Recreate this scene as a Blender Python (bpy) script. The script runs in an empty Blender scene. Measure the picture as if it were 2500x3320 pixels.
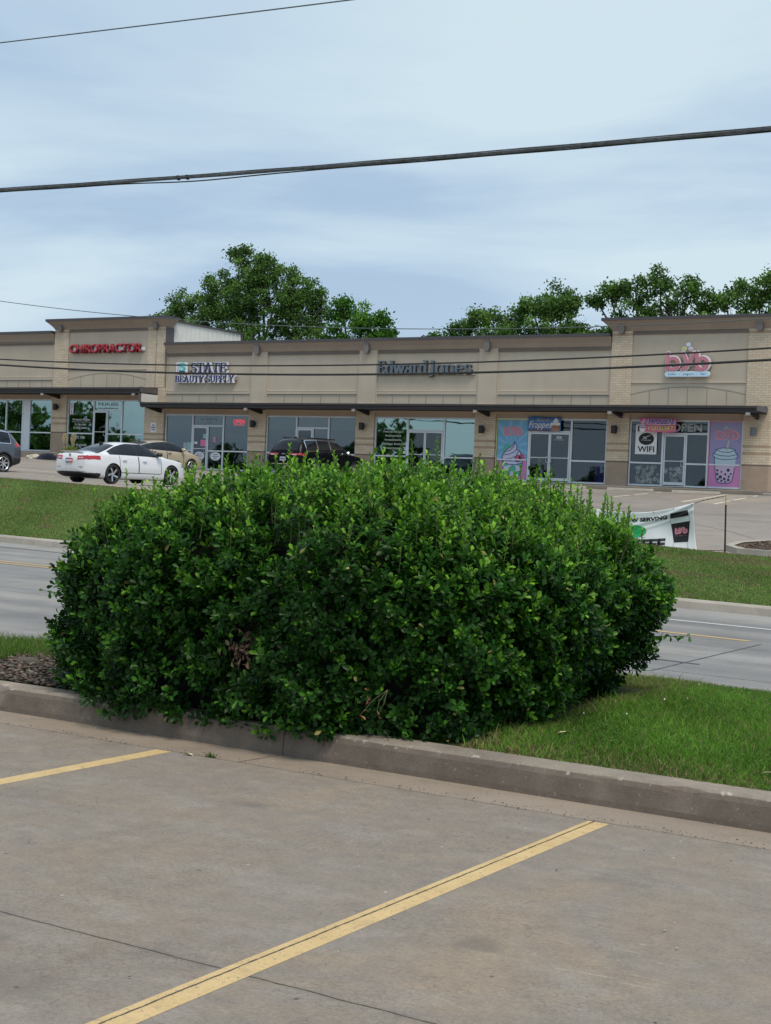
import bpy, math, random
import numpy as np
from mathutils import Matrix, Vector
random.seed(7); RNG = np.random.default_rng(7)
rad = math.radians
SC = bpy.context.scene
COL = SC.collection

# ------------------------------------------------------------------ camera
cam = bpy.data.cameras.new("camera"); camo = bpy.data.objects.new("camera", cam); COL.objects.link(camo)
R_ = Vector((0.85153635, 0.52240877, 0.0444401)); U_ = Vector((-0.043652, -0.01382485, 0.99895114)); F_ = Vector((-0.52247521, 0.85258311, -0.01103183))
M = Matrix((R_, U_, -F_)).transposed().to_4x4(); M.translation = Vector((0, 0, 1.55))
camo.matrix_world = M
cam.sensor_fit = 'VERTICAL'; cam.sensor_height = 33.2; cam.sensor_width = 25.0; cam.lens = 48.0
cam.clip_start = 0.1; cam.clip_end = 6000
SC.camera = camo

# ------------------------------------------------------------------ world and sun
SUN_EL, SUN_AZ = rad(62), rad(150)      # azimuth: direction the light comes from, measured from +X towards +Y is handled below
SUN_DIR = Vector((0.34, -0.24, 0.91)).normalized()   # towards the sun
W = bpy.data.worlds.new("World"); SC.world = W; W.use_nodes = True
nt = W.node_tree; nt.nodes.clear()
def N(t, tree=None, **k):
    n = (tree or nt).nodes.new(t)
    for a, b in k.items(): setattr(n, a, b)
    return n
def build_world():
    L = nt.links.new
    out = N('ShaderNodeOutputWorld'); sky = N('ShaderNodeTexSky'); sky.sky_type = 'NISHITA'; sky.sun_disc = False
    sky.sun_elevation = math.asin(SUN_DIR.z); sky.sun_rotation = math.atan2(SUN_DIR.x, SUN_DIR.y)
    b1 = N('ShaderNodeBackground'); b1.inputs[1].default_value = 0.10; L(sky.outputs[0], b1.inputs[0])
    tc = N('ShaderNodeTexCoord'); sp = N('ShaderNodeSeparateXYZ'); L(tc.outputs['Generated'], sp.inputs[0])
    # cloud deck: project the view direction on a layer overhead
    zc = N('ShaderNodeMath', operation='MAXIMUM'); zc.inputs[1].default_value = 0.0; L(sp.outputs[2], zc.inputs[0])
    za = N('ShaderNodeMath', operation='ADD'); za.inputs[1].default_value = 0.16; L(zc.outputs[0], za.inputs[0])
    dx = N('ShaderNodeMath', operation='DIVIDE'); dy = N('ShaderNodeMath', operation='DIVIDE')
    L(sp.outputs[0], dx.inputs[0]); L(za.outputs[0], dx.inputs[1]); L(sp.outputs[1], dy.inputs[0]); L(za.outputs[0], dy.inputs[1])
    cb = N('ShaderNodeCombineXYZ'); L(dx.outputs[0], cb.inputs[0]); L(dy.outputs[0], cb.inputs[1])
    mp = N('ShaderNodeMapping'); mp.inputs['Rotation'].default_value = (0, 0, rad(-18)); mp.inputs['Scale'].default_value = (0.85, 1.15, 1); mp.inputs['Location'].default_value = (12.3, 3.1, 0)
    L(cb.outputs[0], mp.inputs[0])
    n1 = N('ShaderNodeTexNoise'); n1.inputs['Scale'].default_value = 0.95; n1.inputs['Detail'].default_value = 6; n1.inputs['Roughness'].default_value = 0.52; n1.inputs['Distortion'].default_value = 0.5
    n2 = N('ShaderNodeTexNoise'); n2.inputs['Scale'].default_value = 0.33; n2.inputs['Detail'].default_value = 3; n2.inputs['Roughness'].default_value = 0.4
    L(mp.outputs[0], n1.inputs[0]); L(mp.outputs[0], n2.inputs[0])
    ad = N('ShaderNodeMath', operation='ADD'); L(n1.outputs[0], ad.inputs[0]); L(n2.outputs[0], ad.inputs[1])
    hv = N('ShaderNodeMath', operation='MULTIPLY'); hv.inputs[1].default_value = 0.5; L(ad.outputs[0], hv.inputs[0])
    r = N('ShaderNodeValToRGB'); e = r.color_ramp.elements
    e[0].position = 0.405; e[0].color = (0.400, 0.540, 0.715, 1)
    e[1].position = 0.565; e[1].color = (0.655, 0.795, 0.870, 1)
    x = e.new(0.455); x.color = (0.430, 0.575, 0.745, 1)
    x = e.new(0.505); x.color = (0.540, 0.685, 0.815, 1)
    L(hv.outputs[0], r.inputs[0])
    # lighter and slightly mauve towards the horizon
    mr = N('ShaderNodeMapRange'); mr.inputs[1].default_value = 0.02; mr.inputs[2].default_value = 0.16; mr.inputs[3].default_value = 0.5; mr.inputs[4].default_value = 0.0
    L(sp.outputs[2], mr.inputs[0])
    mx = N('ShaderNodeMix', data_type='RGBA'); mx.inputs['B'].default_value = (0.55, 0.66, 0.80, 1)
    L(mr.outputs[0], mx.inputs['Factor']); L(r.outputs[0], mx.inputs['A'])
    b2 = N('ShaderNodeBackground'); b2.inputs[1].default_value = 1.0; L(mx.outputs['Result'], b2.inputs[0])
    ms = N('ShaderNodeMixShader'); ms.inputs[0].default_value = 0.90; L(b1.outputs[0], ms.inputs[1]); L(b2.outputs[0], ms.inputs[2])
    L(ms.outputs[0], out.inputs[0])
build_world()
sl = bpy.data.lights.new("sun", 'SUN'); sl.energy = 2.4; sl.angle = rad(24); sl.color = (1.0, 0.90, 0.76)
so = bpy.data.objects.new("sun", sl); COL.objects.link(so); so.rotation_euler = SUN_DIR.to_track_quat('Z', 'Y').to_euler(); so.location = (0, 0, 60)
SC.view_settings.view_transform = 'Standard'; SC.view_settings.look = 'None'; SC.view_settings.gamma = 1.0
SC.view_settings.exposure = 0.05
try: SC.view_settings.use_curve_mapping = False
except Exception: pass
SC.cycles.max_bounces = 8; SC.cycles.transparent_max_bounces = 8
SC.cycles.sample_clamp_indirect = 4.0

# ------------------------------------------------------------------ materials
MATS = {}
class MT:
    """tiny node helper"""
    def __init__(s, name):
        s.m = bpy.data.materials.new(name); s.m.use_nodes = True; s.t = s.m.node_tree
        s.b = s.t.nodes['Principled BSDF']; s.o = s.t.nodes['Material Output']
        s.geo = None
        MATS[name] = s.m
    def n(s, t, **k): return N(t, s.t, **k)
    def L(s, a, b): s.t.links.new(a, b)
    def pos(s):
        if not s.geo: s.geo = s.n('ShaderNodeNewGeometry')
        return s.geo.outputs['Position']
    def obj(s): return s.n('ShaderNodeTexCoord').outputs['Object']
    def noise(s, vec, scale, detail=4, rough=0.55, dist=0.0, sc=None):
        n = s.n('ShaderNodeTexNoise'); n.inputs['Scale'].default_value = scale; n.inputs['Detail'].default_value = detail
        n.inputs['Roughness'].default_value = rough; n.inputs['Distortion'].default_value = dist
        if sc:
            mp = s.n('ShaderNodeMapping'); mp.inputs['Scale'].default_value = sc; s.L(vec, mp.inputs[0]); vec = mp.outputs[0]
        s.L(vec, n.inputs['Vector']); return n.outputs[0]
    def ramp(s, f, stops):
        r = s.n('ShaderNodeValToRGB'); e = r.color_ramp.elements
        e[0].position = stops[0][0]; e[0].color = (*stops[0][1], 1); e[1].position = stops[-1][0]; e[1].color = (*stops[-1][1], 1)
        for p, c in stops[1:-1]: e.new(p).color = (*c, 1)
        s.L(f, r.inputs[0]); return r.outputs[0]
    def mix(s, f, a, b, mode='MIX'):
        m = s.n('ShaderNodeMix', data_type='RGBA', blend_type=mode)
        for v, k in ((f, 'Factor'), (a, 'A'), (b, 'B')):
            if isinstance(v, (int, float)): m.inputs[k].default_value = v
            elif isinstance(v, tuple): m.inputs[k].default_value = (*v, 1)
            else: s.L(v, m.inputs[k])
        return m.outputs['Result']
    def math(s, op, a, b=0.0, c=None):
        m = s.n('ShaderNodeMath', operation=op)
        for i, v in enumerate((a, b) if c is None else (a, b, c)):
            if isinstance(v, (int, float)): m.inputs[i].default_value = v
            else: s.L(v, m.inputs[i])
        return m.outputs[0]
    def col(s, c):
        if isinstance(c, tuple): s.b.inputs['Base Color'].default_value = (*c, 1)
        else: s.L(c, s.b.inputs['Base Color'])
    def bump(s, h, st=0.3, d=0.01):
        b = s.n('ShaderNodeBump'); b.inputs['Strength'].default_value = st; b.inputs['Distance'].default_value = d
        s.L(h, b.inputs['Height']); s.L(b.outputs[0], s.b.inputs['Normal'])
def simple(name, col, rough=0.6, metal=0.0, var=0.12, scale=3.0, spec=0.5, coat=0.0):
    t = MT(name); t.b.inputs['Roughness'].default_value = rough; t.b.inputs['Metallic'].default_value = metal
    t.b.inputs['Specular IOR Level'].default_value = spec; t.b.inputs['Coat Weight'].default_value = coat; t.b.inputs['Coat Roughness'].default_value = 0.06
    if var > 0:
        f = t.noise(t.pos(), scale, 4)
        a = tuple(c * (1 - var) for c in col); b = tuple(min(1, c * (1 + var)) for c in col)
        t.col(t.ramp(f, [(0.3, a), (0.7, b)]))
    else: t.col(col)
    return t.m

def concrete(name, base, warm, joints=(), sc=1.0, speck=True, rough=0.82, jw=0.006):
    """joints: (axis, value) dark grooves; stains come from layered noise"""
    t = MT(name); P = t.pos()
    big = t.noise(P, 0.55 * sc, 5, 0.6, 0.6); mid = t.noise(P, 3.2 * sc, 6, 0.65); fine = t.noise(P, 90 * sc, 3, 0.7); grit = t.noise(P, 260 * sc, 2, 0.6)
    c = t.ramp(big, [(0.36, tuple(x * 0.86 for x in base)), (0.5, base), (0.62, warm)])
    c = t.mix(t.ramp(t.noise(P, 0.9 * sc, 4, 0.6, 1.0), [(0.45, (0, 0, 0)), (0.65, (0.7, 0.7, 0.7))]), c, tuple(x * k for x, k in zip(base, (1.02, 1.05, 1.12))))
    c = t.mix(0.75, c, t.ramp(mid, [(0.28, (0.76, 0.76, 0.77)), (0.5, (1, 1, 1)), (0.75, (1.10, 1.09, 1.07))]), 'MULTIPLY')
    c = t.mix(0.9, c, t.ramp(fine, [(0.3, (0.82, 0.82, 0.82)), (0.7, (1.15, 1.15, 1.15))]), 'MULTIPLY')
    c = t.mix(0.6, c, t.ramp(grit, [(0.3, (0.80, 0.80, 0.80)), (0.7, (1.2, 1.2, 1.2))]), 'MULTIPLY')
    if speck:
        v = t.n('ShaderNodeTexVoronoi'); v.inputs['Scale'].default_value = 9; t.L(P, v.inputs['Vector'])
        pit = t.math('LESS_THAN', v.outputs['Distance'], 0.045); sel = t.math('GREATER_THAN', t.noise(P, 4, 2), 0.56)
        c = t.mix(t.math('MULTIPLY', t.math('MULTIPLY', pit, sel), 0.6), c, (0.62, 0.59, 0.54))
        dk = t.noise(P, 1.4, 3, 0.5, 0.3)
        c = t.mix(t.ramp(dk, [(0.62, (0, 0, 0)), (0.74, (0.32, 0.32, 0.32))]), c, (0.17, 0.155, 0.145))
    if joints:
        sp = t.n('ShaderNodeSeparateXYZ'); t.L(P, sp.inputs[0])
        wob = t.math('MULTIPLY', t.math('SUBTRACT', t.noise(P, 7, 3), 0.5), 0.02)
        wid = t.math('MULTIPLY', t.noise(P, 14, 3), jw * 2)
        for ax, v0 in joints:
            d = t.math('ABSOLUTE', t.math('ADD', t.math('SUBTRACT', sp.outputs[ax], v0), wob))
            halo = t.math('LESS_THAN', d, 0.03)
            c = t.mix(t.math('MULTIPLY', halo, 0.10), c, (0.12, 0.11, 0.10))
            c = t.mix(t.math('MULTIPLY', t.math('LESS_THAN', d, wid), 0.85), c, (0.045, 0.042, 0.036))
    t.col(c); t.b.inputs['Roughness'].default_value = rough; t.b.inputs['Specular IOR Level'].default_value = 0.35
    t.bump(t.math('ADD', t.math('MULTIPLY', fine, 0.6), grit), 0.35, 0.003)
    return t.m
def lot_near():
    t = MT('lot_near'); P = t.pos(); sp = t.n('ShaderNodeSeparateXYZ'); t.L(P, sp.inputs[0])
    A = (0.272, 0.222, 0.174); B = (0.250, 0.216, 0.183); Cc = (0.290, 0.234, 0.178)
    c = t.ramp(t.noise(P, 0.75, 6, 0.62, 0.8), [(0.36, A), (0.50, B), (0.62, Cc)])
    c = t.mix(t.ramp(t.noise(P, 1.9, 5, 0.6, 0.3, (1, 1.6, 1)), [(0.52, (0, 0, 0)), (0.70, (.55, .55, .55))]), c, (0.305, 0.278, 0.250))
    c = t.mix(t.ramp(t.noise(P, 1.1, 5, 0.65, 0.6, (1.3, .8, 1)), [(0.56, (0, 0, 0)), (0.72, (.45, .45, .45))]), c, (0.190, 0.160, 0.135))
    c = t.mix(1.0, c, t.ramp(t.noise(P, 9, 6, 0.7), [(0.30, (0.86, 0.86, 0.87)), (0.70, (1.13, 1.13, 1.12))]), 'MULTIPLY')
    c = t.mix(1.0, c, t.ramp(t.noise(P, 55, 5, 0.75), [(0.32, (0.80, 0.80, 0.80)), (0.5, (1, 1, 1)), (0.70, (1.18, 1.18, 1.18))]), 'MULTIPLY')
    c = t.mix(1.0, c, t.ramp(t.noise(P, 210, 3, 0.7), [(0.32, (0.82, 0.82, 0.82)), (0.70, (1.17, 1.17, 1.17))]), 'MULTIPLY')
    # popped aggregate, scuffs and specks
    v = t.n('ShaderNodeTexVoronoi'); v.inputs['Scale'].default_value = 5; t.L(P, v.inputs['Vector'])
    pit = t.math('LESS_THAN', t.math('ADD', v.outputs['Distance'], t.math('MULTIPLY', t.noise(P, 60, 3), .05)), 0.062); sel = t.math('GREATER_THAN', t.noise(P, 2.2, 3), 0.52)
    c = t.mix(t.math('MULTIPLY', t.math('MULTIPLY', pit, sel), .75), c, (0.56, 0.52, 0.45))
    v2 = t.n('ShaderNodeTexVoronoi'); v2.inputs['Scale'].default_value = 3.3; t.L(P, v2.inputs['Vector'])
    c = t.mix(t.math('MULTIPLY', t.math('LESS_THAN', t.math('ADD', v2.outputs['Distance'], t.math('MULTIPLY', t.noise(P, 50, 3), .06)), .062), .7), c, (0.06, 0.05, 0.042))
    scr = t.noise(P, 2.0, 2, 0.5, 1.2, (.35, 3.0, 1)); c = t.mix(t.ramp(t.math('ABSOLUTE', t.math('SUBTRACT', scr, .5)), [(0.0, (.55, .55, .55)), (0.0022, (0, 0, 0))]), c, t.mix(t.math('GREATER_THAN', t.noise(P, .8, 2), .58), c, (0.50, 0.44, 0.36)))
    for sx, sy, sr, sk in ((-3.75, 3.55, .22, .5), (-3.35, 3.25, .30, .45), (-2.35, 4.6, .14, .5), (-5.2, 5.3, .3, .3), (-1.7, 3.6, .3, .35), (-4.3, 5.9, .12, .5), (-2.3, 5.8, .2, .3)):   # old oil drips
        d = t.math('SQRT', t.math('ADD', t.math('POWER', t.math('SUBTRACT', sp.outputs[0], sx), 2), t.math('POWER', t.math('SUBTRACT', sp.outputs[1], sy), 2)))
        m_ = t.ramp(t.math('SUBTRACT', t.math('ADD', 0.5, t.math('MULTIPLY', t.math('SUBTRACT', t.noise(P, 6, 5, .7), .5), 1.2)), t.math('MULTIPLY', d, .5 / sr)), [(0.05, (0, 0, 0)), (0.45, (sk, sk, sk))]); c = t.mix(m_, c, (0.13, 0.115, 0.10))
    # hairline map cracking
    v3 = t.n('ShaderNodeTexVoronoi'); v3.feature = 'DISTANCE_TO_EDGE'; v3.inputs['Scale'].default_value = 26; t.L(P, v3.inputs['Vector'])
    c = t.mix(t.math('MULTIPLY', t.math('LESS_THAN', v3.outputs['Distance'], 0.035), t.ramp(t.noise(P, 1.7, 3), [(0.45, (0, 0, 0)), (0.6, (.30, .30, .30))])), c, (0.10, 0.088, 0.075))
    # damp-looking dirt along the gutter side and the joints
    wob = t.math('MULTIPLY', t.math('SUBTRACT', t.noise(P, 7, 4), 0.5), 0.022); wid = t.math('MULTIPLY', t.noise(P, 18, 4, .7), 0.009)
    for ax, v0 in ((1, 3.82), (0, -0.12), (1, 0.9)):
        d = t.math('ABSOLUTE', t.math('ADD', t.math('SUBTRACT', sp.outputs[ax], v0), wob)); c = t.mix(t.math('MULTIPLY', t.math('LESS_THAN', d, 0.02), 0.12), c, (0.12, 0.10, 0.085)); c = t.mix(t.math('MULTIPLY', t.math('LESS_THAN', d, wid), 0.85), c, (0.04, 0.036, 0.03))
    t.col(c); t.b.inputs['Roughness'].default_value = 0.85; t.b.inputs['Specular IOR Level'].default_value = 0.3
    t.bump(t.math('ADD', t.noise(P, 55, 5, .75), t.noise(P, 210, 3, .7)), 0.5, 0.004)
lot_near()
concrete('gutter_concrete', (0.290, 0.232, 0.178), (0.325, 0.262, 0.198), joints=((1, 6.752), (0, -5.05)), jw=0.006)
def kerb_material():
    t = MT('kerb_concrete'); P = t.pos()
    g = t.n('ShaderNodeNewGeometry'); sp = t.n('ShaderNodeSeparateXYZ'); t.L(P, sp.inputs[0])
    big = t.noise(P, 1.6, 5, 0.6, 0.5); mid = t.noise(P, 11, 5, 0.7); fine = t.noise(P, 120, 3, 0.7)
    c = t.ramp(big, [(0.32, (0.20, 0.168, 0.136)), (0.5, (0.255, 0.216, 0.174)), (0.68, (0.315, 0.265, 0.212))])
    # vertical face mixed unevenly towards dark brown below the top edge
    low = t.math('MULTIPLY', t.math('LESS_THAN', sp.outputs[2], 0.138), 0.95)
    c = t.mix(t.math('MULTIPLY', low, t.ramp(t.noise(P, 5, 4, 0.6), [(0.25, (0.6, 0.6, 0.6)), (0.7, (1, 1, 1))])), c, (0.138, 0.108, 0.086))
    # scuffs and pale chips along the arris
    chip = t.ramp(t.noise(P, 17, 4, 0.6), [(0.60, (0, 0, 0)), (0.66, (1, 1, 1))])
    arr = t.math('MULTIPLY', t.math('GREATER_THAN', sp.outputs[2], 0.118), t.math('LESS_THAN', sp.outputs[2], 0.149))
    c = t.mix(t.math('MULTIPLY', t.math('MULTIPLY', chip, arr), 0.7), c, (0.50, 0.45, 0.40))
    c = t.mix(t.math('MULTIPLY', t.ramp(t.noise(P, 34, 3, 0.6), [(0.64, (0, 0, 0)), (0.72, (1, 1, 1))]), 0.35), c, (0.42, 0.38, 0.33))
    c = t.mix(0.8, c, t.ramp(mid, [(0.3, (0.84, 0.84, 0.84)), (0.7, (1.12, 1.12, 1.12))]), 'MULTIPLY')
    c = t.mix(0.8, c, t.ramp(fine, [(0.3, (0.8, 0.8, 0.8)), (0.7, (1.2, 1.2, 1.2))]), 'MULTIPLY')
    jx = t.math('ABSOLUTE', t.math('SUBTRACT', sp.outputs[0], -5.03))
    c = t.mix(t.math('LESS_THAN', t.math('ADD', jx, t.math('MULTIPLY', t.math('SUBTRACT', t.noise(P, 30, 3), .5), .006)), 0.0032), c, (0.03, 0.028, 0.025))
    t.col(c); t.b.inputs['Roughness'].default_value = 0.85
    t.bump(t.math('ADD', mid, t.math('MULTIPLY', fine, 0.7)), 0.5, 0.006)
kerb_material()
concrete('road_concrete', (0.270, 0.258, 0.242), (0.305, 0.290, 0.270), joints=((1, 17.55), (1, 13.9)), sc=0.5, speck=False, jw=0.012)
def road_extra():
    t = MATS['road_concrete'].node_tree; b = t.nodes['Principled BSDF']; src = b.inputs['Base Color'].links[0].from_socket
    g = t.nodes.new('ShaderNodeNewGeometry'); mp = t.nodes.new('ShaderNodeMapping'); mp.inputs['Scale'].default_value = (0.07, 0.9, 1)
    n = t.nodes.new('ShaderNodeTexNoise'); n.inputs['Scale'].default_value = 1.1; n.inputs['Detail'].default_value = 4
    t.links.new(g.outputs['Position'], mp.inputs[0]); t.links.new(mp.outputs[0], n.inputs[0])
    r = t.nodes.new('ShaderNodeValToRGB'); e = r.color_ramp.elements; e[0].position = .35; e[0].color = (.72, .73, .76, 1); e[1].position = .65; e[1].color = (1.1, 1.1, 1.08, 1)
    t.links.new(n.outputs[0], r.inputs[0])
    m = t.nodes.new('ShaderNodeMix'); m.data_type = 'RGBA'; m.blend_type = 'MULTIPLY'; m.inputs['Factor'].default_value = 1
    t.links.new(src, m.inputs['A']); t.links.new(r.outputs[0], m.inputs['B']); t.links.new(m.outputs['Result'], b.inputs['Base Color'])
road_extra()
concrete('lot_far', (0.275, 0.238, 0.205), (0.32, 0.262, 0.212), joints=(), sc=0.35, speck=False)
concrete('walk_concrete', (0.24, 0.205, 0.17), (0.28, 0.24, 0.195), sc=1.0, speck=False)
concrete('pale_concrete', (0.40, 0.36, 0.305), (0.45, 0.40, 0.34), sc=1.0, speck=False)

def stucco(name, c0, c1):
    t = MT(name); P = t.pos()
    c = t.ramp(t.noise(P, 0.8, 5, 0.6, 0.4), [(0.3, c0), (0.7, c1)])
    st = t.noise(P, 2.2, 4, 0.6, 0.0, (1, 1, 0.12))
    c = t.mix(0.55, c, t.ramp(st, [(0.3, (0.95, 0.95, 0.945)), (0.7, (1.03, 1.03, 1.025))]), 'MULTIPLY')
    t.col(c); t.b.inputs['Roughness'].default_value = 0.9; t.b.inputs['Specular IOR Level'].default_value = 0.2
    t.bump(t.noise(P, 60, 3, 0.7), 0.3, 0.004); return t.m
stucco('stucco', (0.525, 0.445, 0.350), (0.58, 0.497, 0.398)); simple('joint_line', (0.30, 0.255, 0.205), 0.9)
stucco('stucco_trim', (0.60, 0.50, 0.39), (0.64, 0.545, 0.43))
stucco('stucco_brown', (0.375, 0.295, 0.235), (0.42, 0.335, 0.27))
stucco('stucco_soffit', (0.40, 0.305, 0.225), (0.45, 0.345, 0.26))
stucco('stucco_band', (0.175, 0.145, 0.130), (0.205, 0.17, 0.152))
def brick(name, dz):
    t = MT(name); tc = t.n('ShaderNodeTexCoord'); P = tc.outputs['Object']
    sp = t.n('ShaderNodeSeparateXYZ'); t.L(P, sp.inputs[0])
    xy = t.math('ADD', sp.outputs[0], sp.outputs[1])
    cb = t.n('ShaderNodeCombineXYZ'); t.L(xy, cb.inputs[0]); t.L(sp.outputs[2], cb.inputs[1])
    br = t.n('ShaderNodeTexBrick'); t.L(cb.outputs[0], br.inputs['Vector'])
    br.inputs['Scale'].default_value = 1.0; br.inputs['Brick Width'].default_value = 0.31; br.inputs['Row Height'].default_value = 0.102
    br.inputs['Mortar Size'].default_value = 0.012; br.inputs['Mortar Smooth'].default_value = 0.3; br.inputs['Bias'].default_value = 0.0
    br.inputs['Color1'].default_value = (0.62, 0.505, 0.375, 1); br.inputs['Color2'].default_value = (0.70, 0.59, 0.455, 1); br.inputs['Mortar'].default_value = (0.50, 0.385, 0.265, 1)
    c = br.outputs[0]
    z = t.math('SUBTRACT', sp.outputs[2], dz)
    def band(z0, z1): return t.math('MULTIPLY', t.math('GREATER_THAN', z, z0), t.math('LESS_THAN', z, z1))
    for z0, z1, k in ((3.98, 4.10, .85), (4.28, 4.40, .85), (9.18, 9.29, .8)):
        c = t.mix(t.math('MULTIPLY', band(z0, z1), k), c, (0.40, 0.29, 0.20))
    c = t.mix(t.math('MULTIPLY', band(-9, 3.57), 0.86), c, (0.37, 0.275, 0.21))
    c = t.mix(t.math('MULTIPLY', band(3.50, 3.57), 0.8), c, (0.15, 0.115, 0.095))
    c = t.mix(0.7, c, t.ramp(t.noise(t.pos(), 2.5, 4), [(0.3, (0.88, 0.88, 0.88)), (0.7, (1.08, 1.08, 1.08))]), 'MULTIPLY')
    t.col(c); t.b.inputs['Roughness'].default_value = 0.88; t.b.inputs['Specular IOR Level'].default_value = 0.2
    t.bump(br.outputs['Fac'], -0.4, 0.01); return t.m
brick('brick', 0.0); brick('brick_high', 0.78)
simple('cap_metal', (0.085, 0.078, 0.085), 0.45, 0.2, 0.08)
simple('awning_metal', (0.045, 0.040, 0.042), 0.45, 0.2, 0.1)
simple('awning_soffit', (0.035, 0.026, 0.022), 0.8, 0, 0.1)
simple('corbel_grey', (0.20, 0.175, 0.165), 0.7, 0, 0.08); simple('scupper', (0.115, 0.098, 0.100), 0.6, 0, 0.08)
simple('white_panel', (0.72, 0.71, 0.66), 0.55, 0, 0.05)
simple('white_end', (0.48, 0.44, 0.40), 0.6, 0, 0.08)
simple('aluminium', (0.70, 0.74, 0.78), 0.45, 0.15, 0.05)
simple('lamp_black', (0.018, 0.018, 0.02), 0.5, 0, 0.1)
simple('lamp_grey', (0.16, 0.17, 0.18), 0.35, 0.6, 0.1)
simple('roof_membrane', (0.3, 0.3, 0.3), 0.9)
simple('sign_red', (0.40, 0.022, 0.040), 0.35, 0, 0.05); simple('sign_red_side', (0.16, 0.010, 0.018), 0.5, 0, 0.05)
simple('sign_white', (0.82, 0.82, 0.84), 0.5, 0, 0.03)
simple('sign_navy', (0.020, 0.020, 0.125), 0.4, 0, 0.05)
simple('sign_slate', (0.125, 0.160, 0.195), 0.45, 0, 0.08); simple('sign_slate_dark', (0.022, 0.030, 0.042), 0.5, 0, 0.08)
simple('sign_pink', (0.58, 0.215, 0.275), 0.45, 0, 0.05)
simple('sign_blue', (0.56, 0.76, 0.92), 0.4, 0, 0.02); simple('sign_lime', (0.55, 0.66, 0.06), 0.4, 0, 0.02); simple('sign_lilac', (0.60, 0.52, 0.72), 0.4, 0, 0.02)
simple('teal', (0.08, 0.55, 0.47), 0.5, 0, 0.05); simple('raceway', (0.48, 0.43, 0.36), 0.6)
simple('black_ink', (0.012, 0.012, 0.014), 0.6, 0, 0.0); simple('white_ink', (0.74, 0.76, 0.76), 0.6, 0, 0.0); simple('ink_faint', (0.42, 0.47, 0.47), 0.6, 0, 0)
simple('ink_outline', (0.07, 0.09, 0.20), 0.6, 0, 0.0); simple('p_mint', (0.10, 0.44, 0.34), 0.6, 0, 0.0)
simple('p_pink', (0.62, 0.25, 0.50), 0.6, 0, 0.03); simple('p_cream', (0.62, 0.62, 0.82), 0.6, 0, 0.03); simple('p_red', (0.62, 0.10, 0.19), 0.6, 0, 0.05)
simple('p_lilac', (0.32, 0.30, 0.52), 0.5, 0, 0.04); simple('p_cup', (0.50, 0.63, 0.72), 0.6, 0, 0.02); simple('p_cuplow', (0.62, 0.48, 0.66), 0.6, 0, 0.02)
simple('p_straw', (0.46, 0.52, 0.50), 0.5, 0, 0.02); simple('p_boba', (0.035, 0.03, 0.075), 0.5, 0, 0); simple('p_yellow', (0.75, 0.78, 0.18), 0.5, 0, 0)
simple('p_blue', (0.035, 0.055, 0.42), 0.5, 0, 0.05); simple('p_hotpink', (0.80, 0.20, 0.42), 0.5, 0, 0.05); simple('p_brown', (0.20, 0.075, 0.045), 0.5, 0, 0.1)
simple('p_tan', (0.45, 0.22, 0.12), 0.5, 0, 0.1); simple('p_green', (0.02, 0.42, 0.13), 0.5, 0, 0.05); simple('p_teal_paper', (0.30, 0.52, 0.56), 0.6, 0, 0.03)
simple('p_sky', (0.10, 0.25, 0.55), 0.6, 0, 0.2); simple('lip_pink', (0.70, 0.26, 0.32), 0.5, 0, 0.02); simple('logo_pale', (0.60, 0.40, 0.52), 0.5, 0, 0)
simple('banner_vinyl', (0.80, 0.81, 0.83), 0.42, 0, 0.02)
simple('post_black', (0.02, 0.022, 0.022), 0.6); simple('post_tan', (0.55, 0.42, 0.22), 0.7); simple('rope', (0.10, 0.085, 0.07), 0.9)
simple('cable_black', (0.022, 0.022, 0.024), 0.6, 0, 0.2); simple('cable_grey', (0.12, 0.13, 0.14), 0.5, 0.2, 0.25, 8); simple('cable_green', (0.10, 0.13, 0.12), 0.6)
simple('bin_purple', (0.30, 0.25, 0.85), 0.5); simple('chair_grey', (0.16, 0.18, 0.18), 0.5); simple('interior_wall', (0.20, 0.21, 0.22), 0.9); simple('interior_floor', (0.13, 0.125, 0.12), 0.8)
simple('interior_lilac', (0.28, 0.29, 0.40), 0.9); simple('shelf_metal', (0.35, 0.37, 0.40), 0.4, 0.5); simple('box_blue', (0.08, 0.22, 0.42), 0.6, 0, 0.3, 9); simple('box_white', (0.5, 0.52, 0.55), 0.6); simple('box_red', (0.40, 0.08, 0.10), 0.6)
simple('blind', (0.55, 0.64, 0.66), 0.8)
simple('tan_leaf', (0.52, 0.42, 0.24), 0.7, 0, 0.2, 20); simple('stone', (0.50, 0.44, 0.35), 0.9, 0, 0.2, 5); simple('lavender', (0.10, 0.10, 0.16), 0.8, 0, 0.3, 9)
simple('bark', (0.10, 0.085, 0.07), 0.9, 0, 0.25, 6); simple('twig', (0.10, 0.11, 0.05), 0.8, 0, 0.2, 9)
simple('tyre', (0.020, 0.020, 0.021), 0.75, 0, 0.15, 9); simple('rim_silver', (0.55, 0.56, 0.58), 0.28, 0.85, 0.04); simple('rim_black', (0.02, 0.02, 0.022), 0.3, 0.5, 0)
simple('car_trim', (0.016, 0.016, 0.018), 0.45, 0, 0.0); simple('underbody', (0.008, 0.008, 0.008), 0.9, 0, 0); simple('chrome', (0.75, 0.75, 0.77), 0.15, 1.0, 0)
simple('tail_red', (0.42, 0.012, 0.02), 0.12, 0, 0.1, 20, coat=1.0); simple('tail_clear', (0.60, 0.45, 0.45), 0.15, 0, 0.1, 20, coat=1.0); simple('lamp_glass', (0.45, 0.47, 0.50), 0.1, 0.3, 0, coat=1)
simple('plate_white', (0.55, 0.62, 0.70), 0.5, 0, 0.05); simple('plate_blue', (0.08, 0.16, 0.30), 0.5); simple('plate_red', (0.55, 0.08, 0.06), 0.5)
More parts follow.
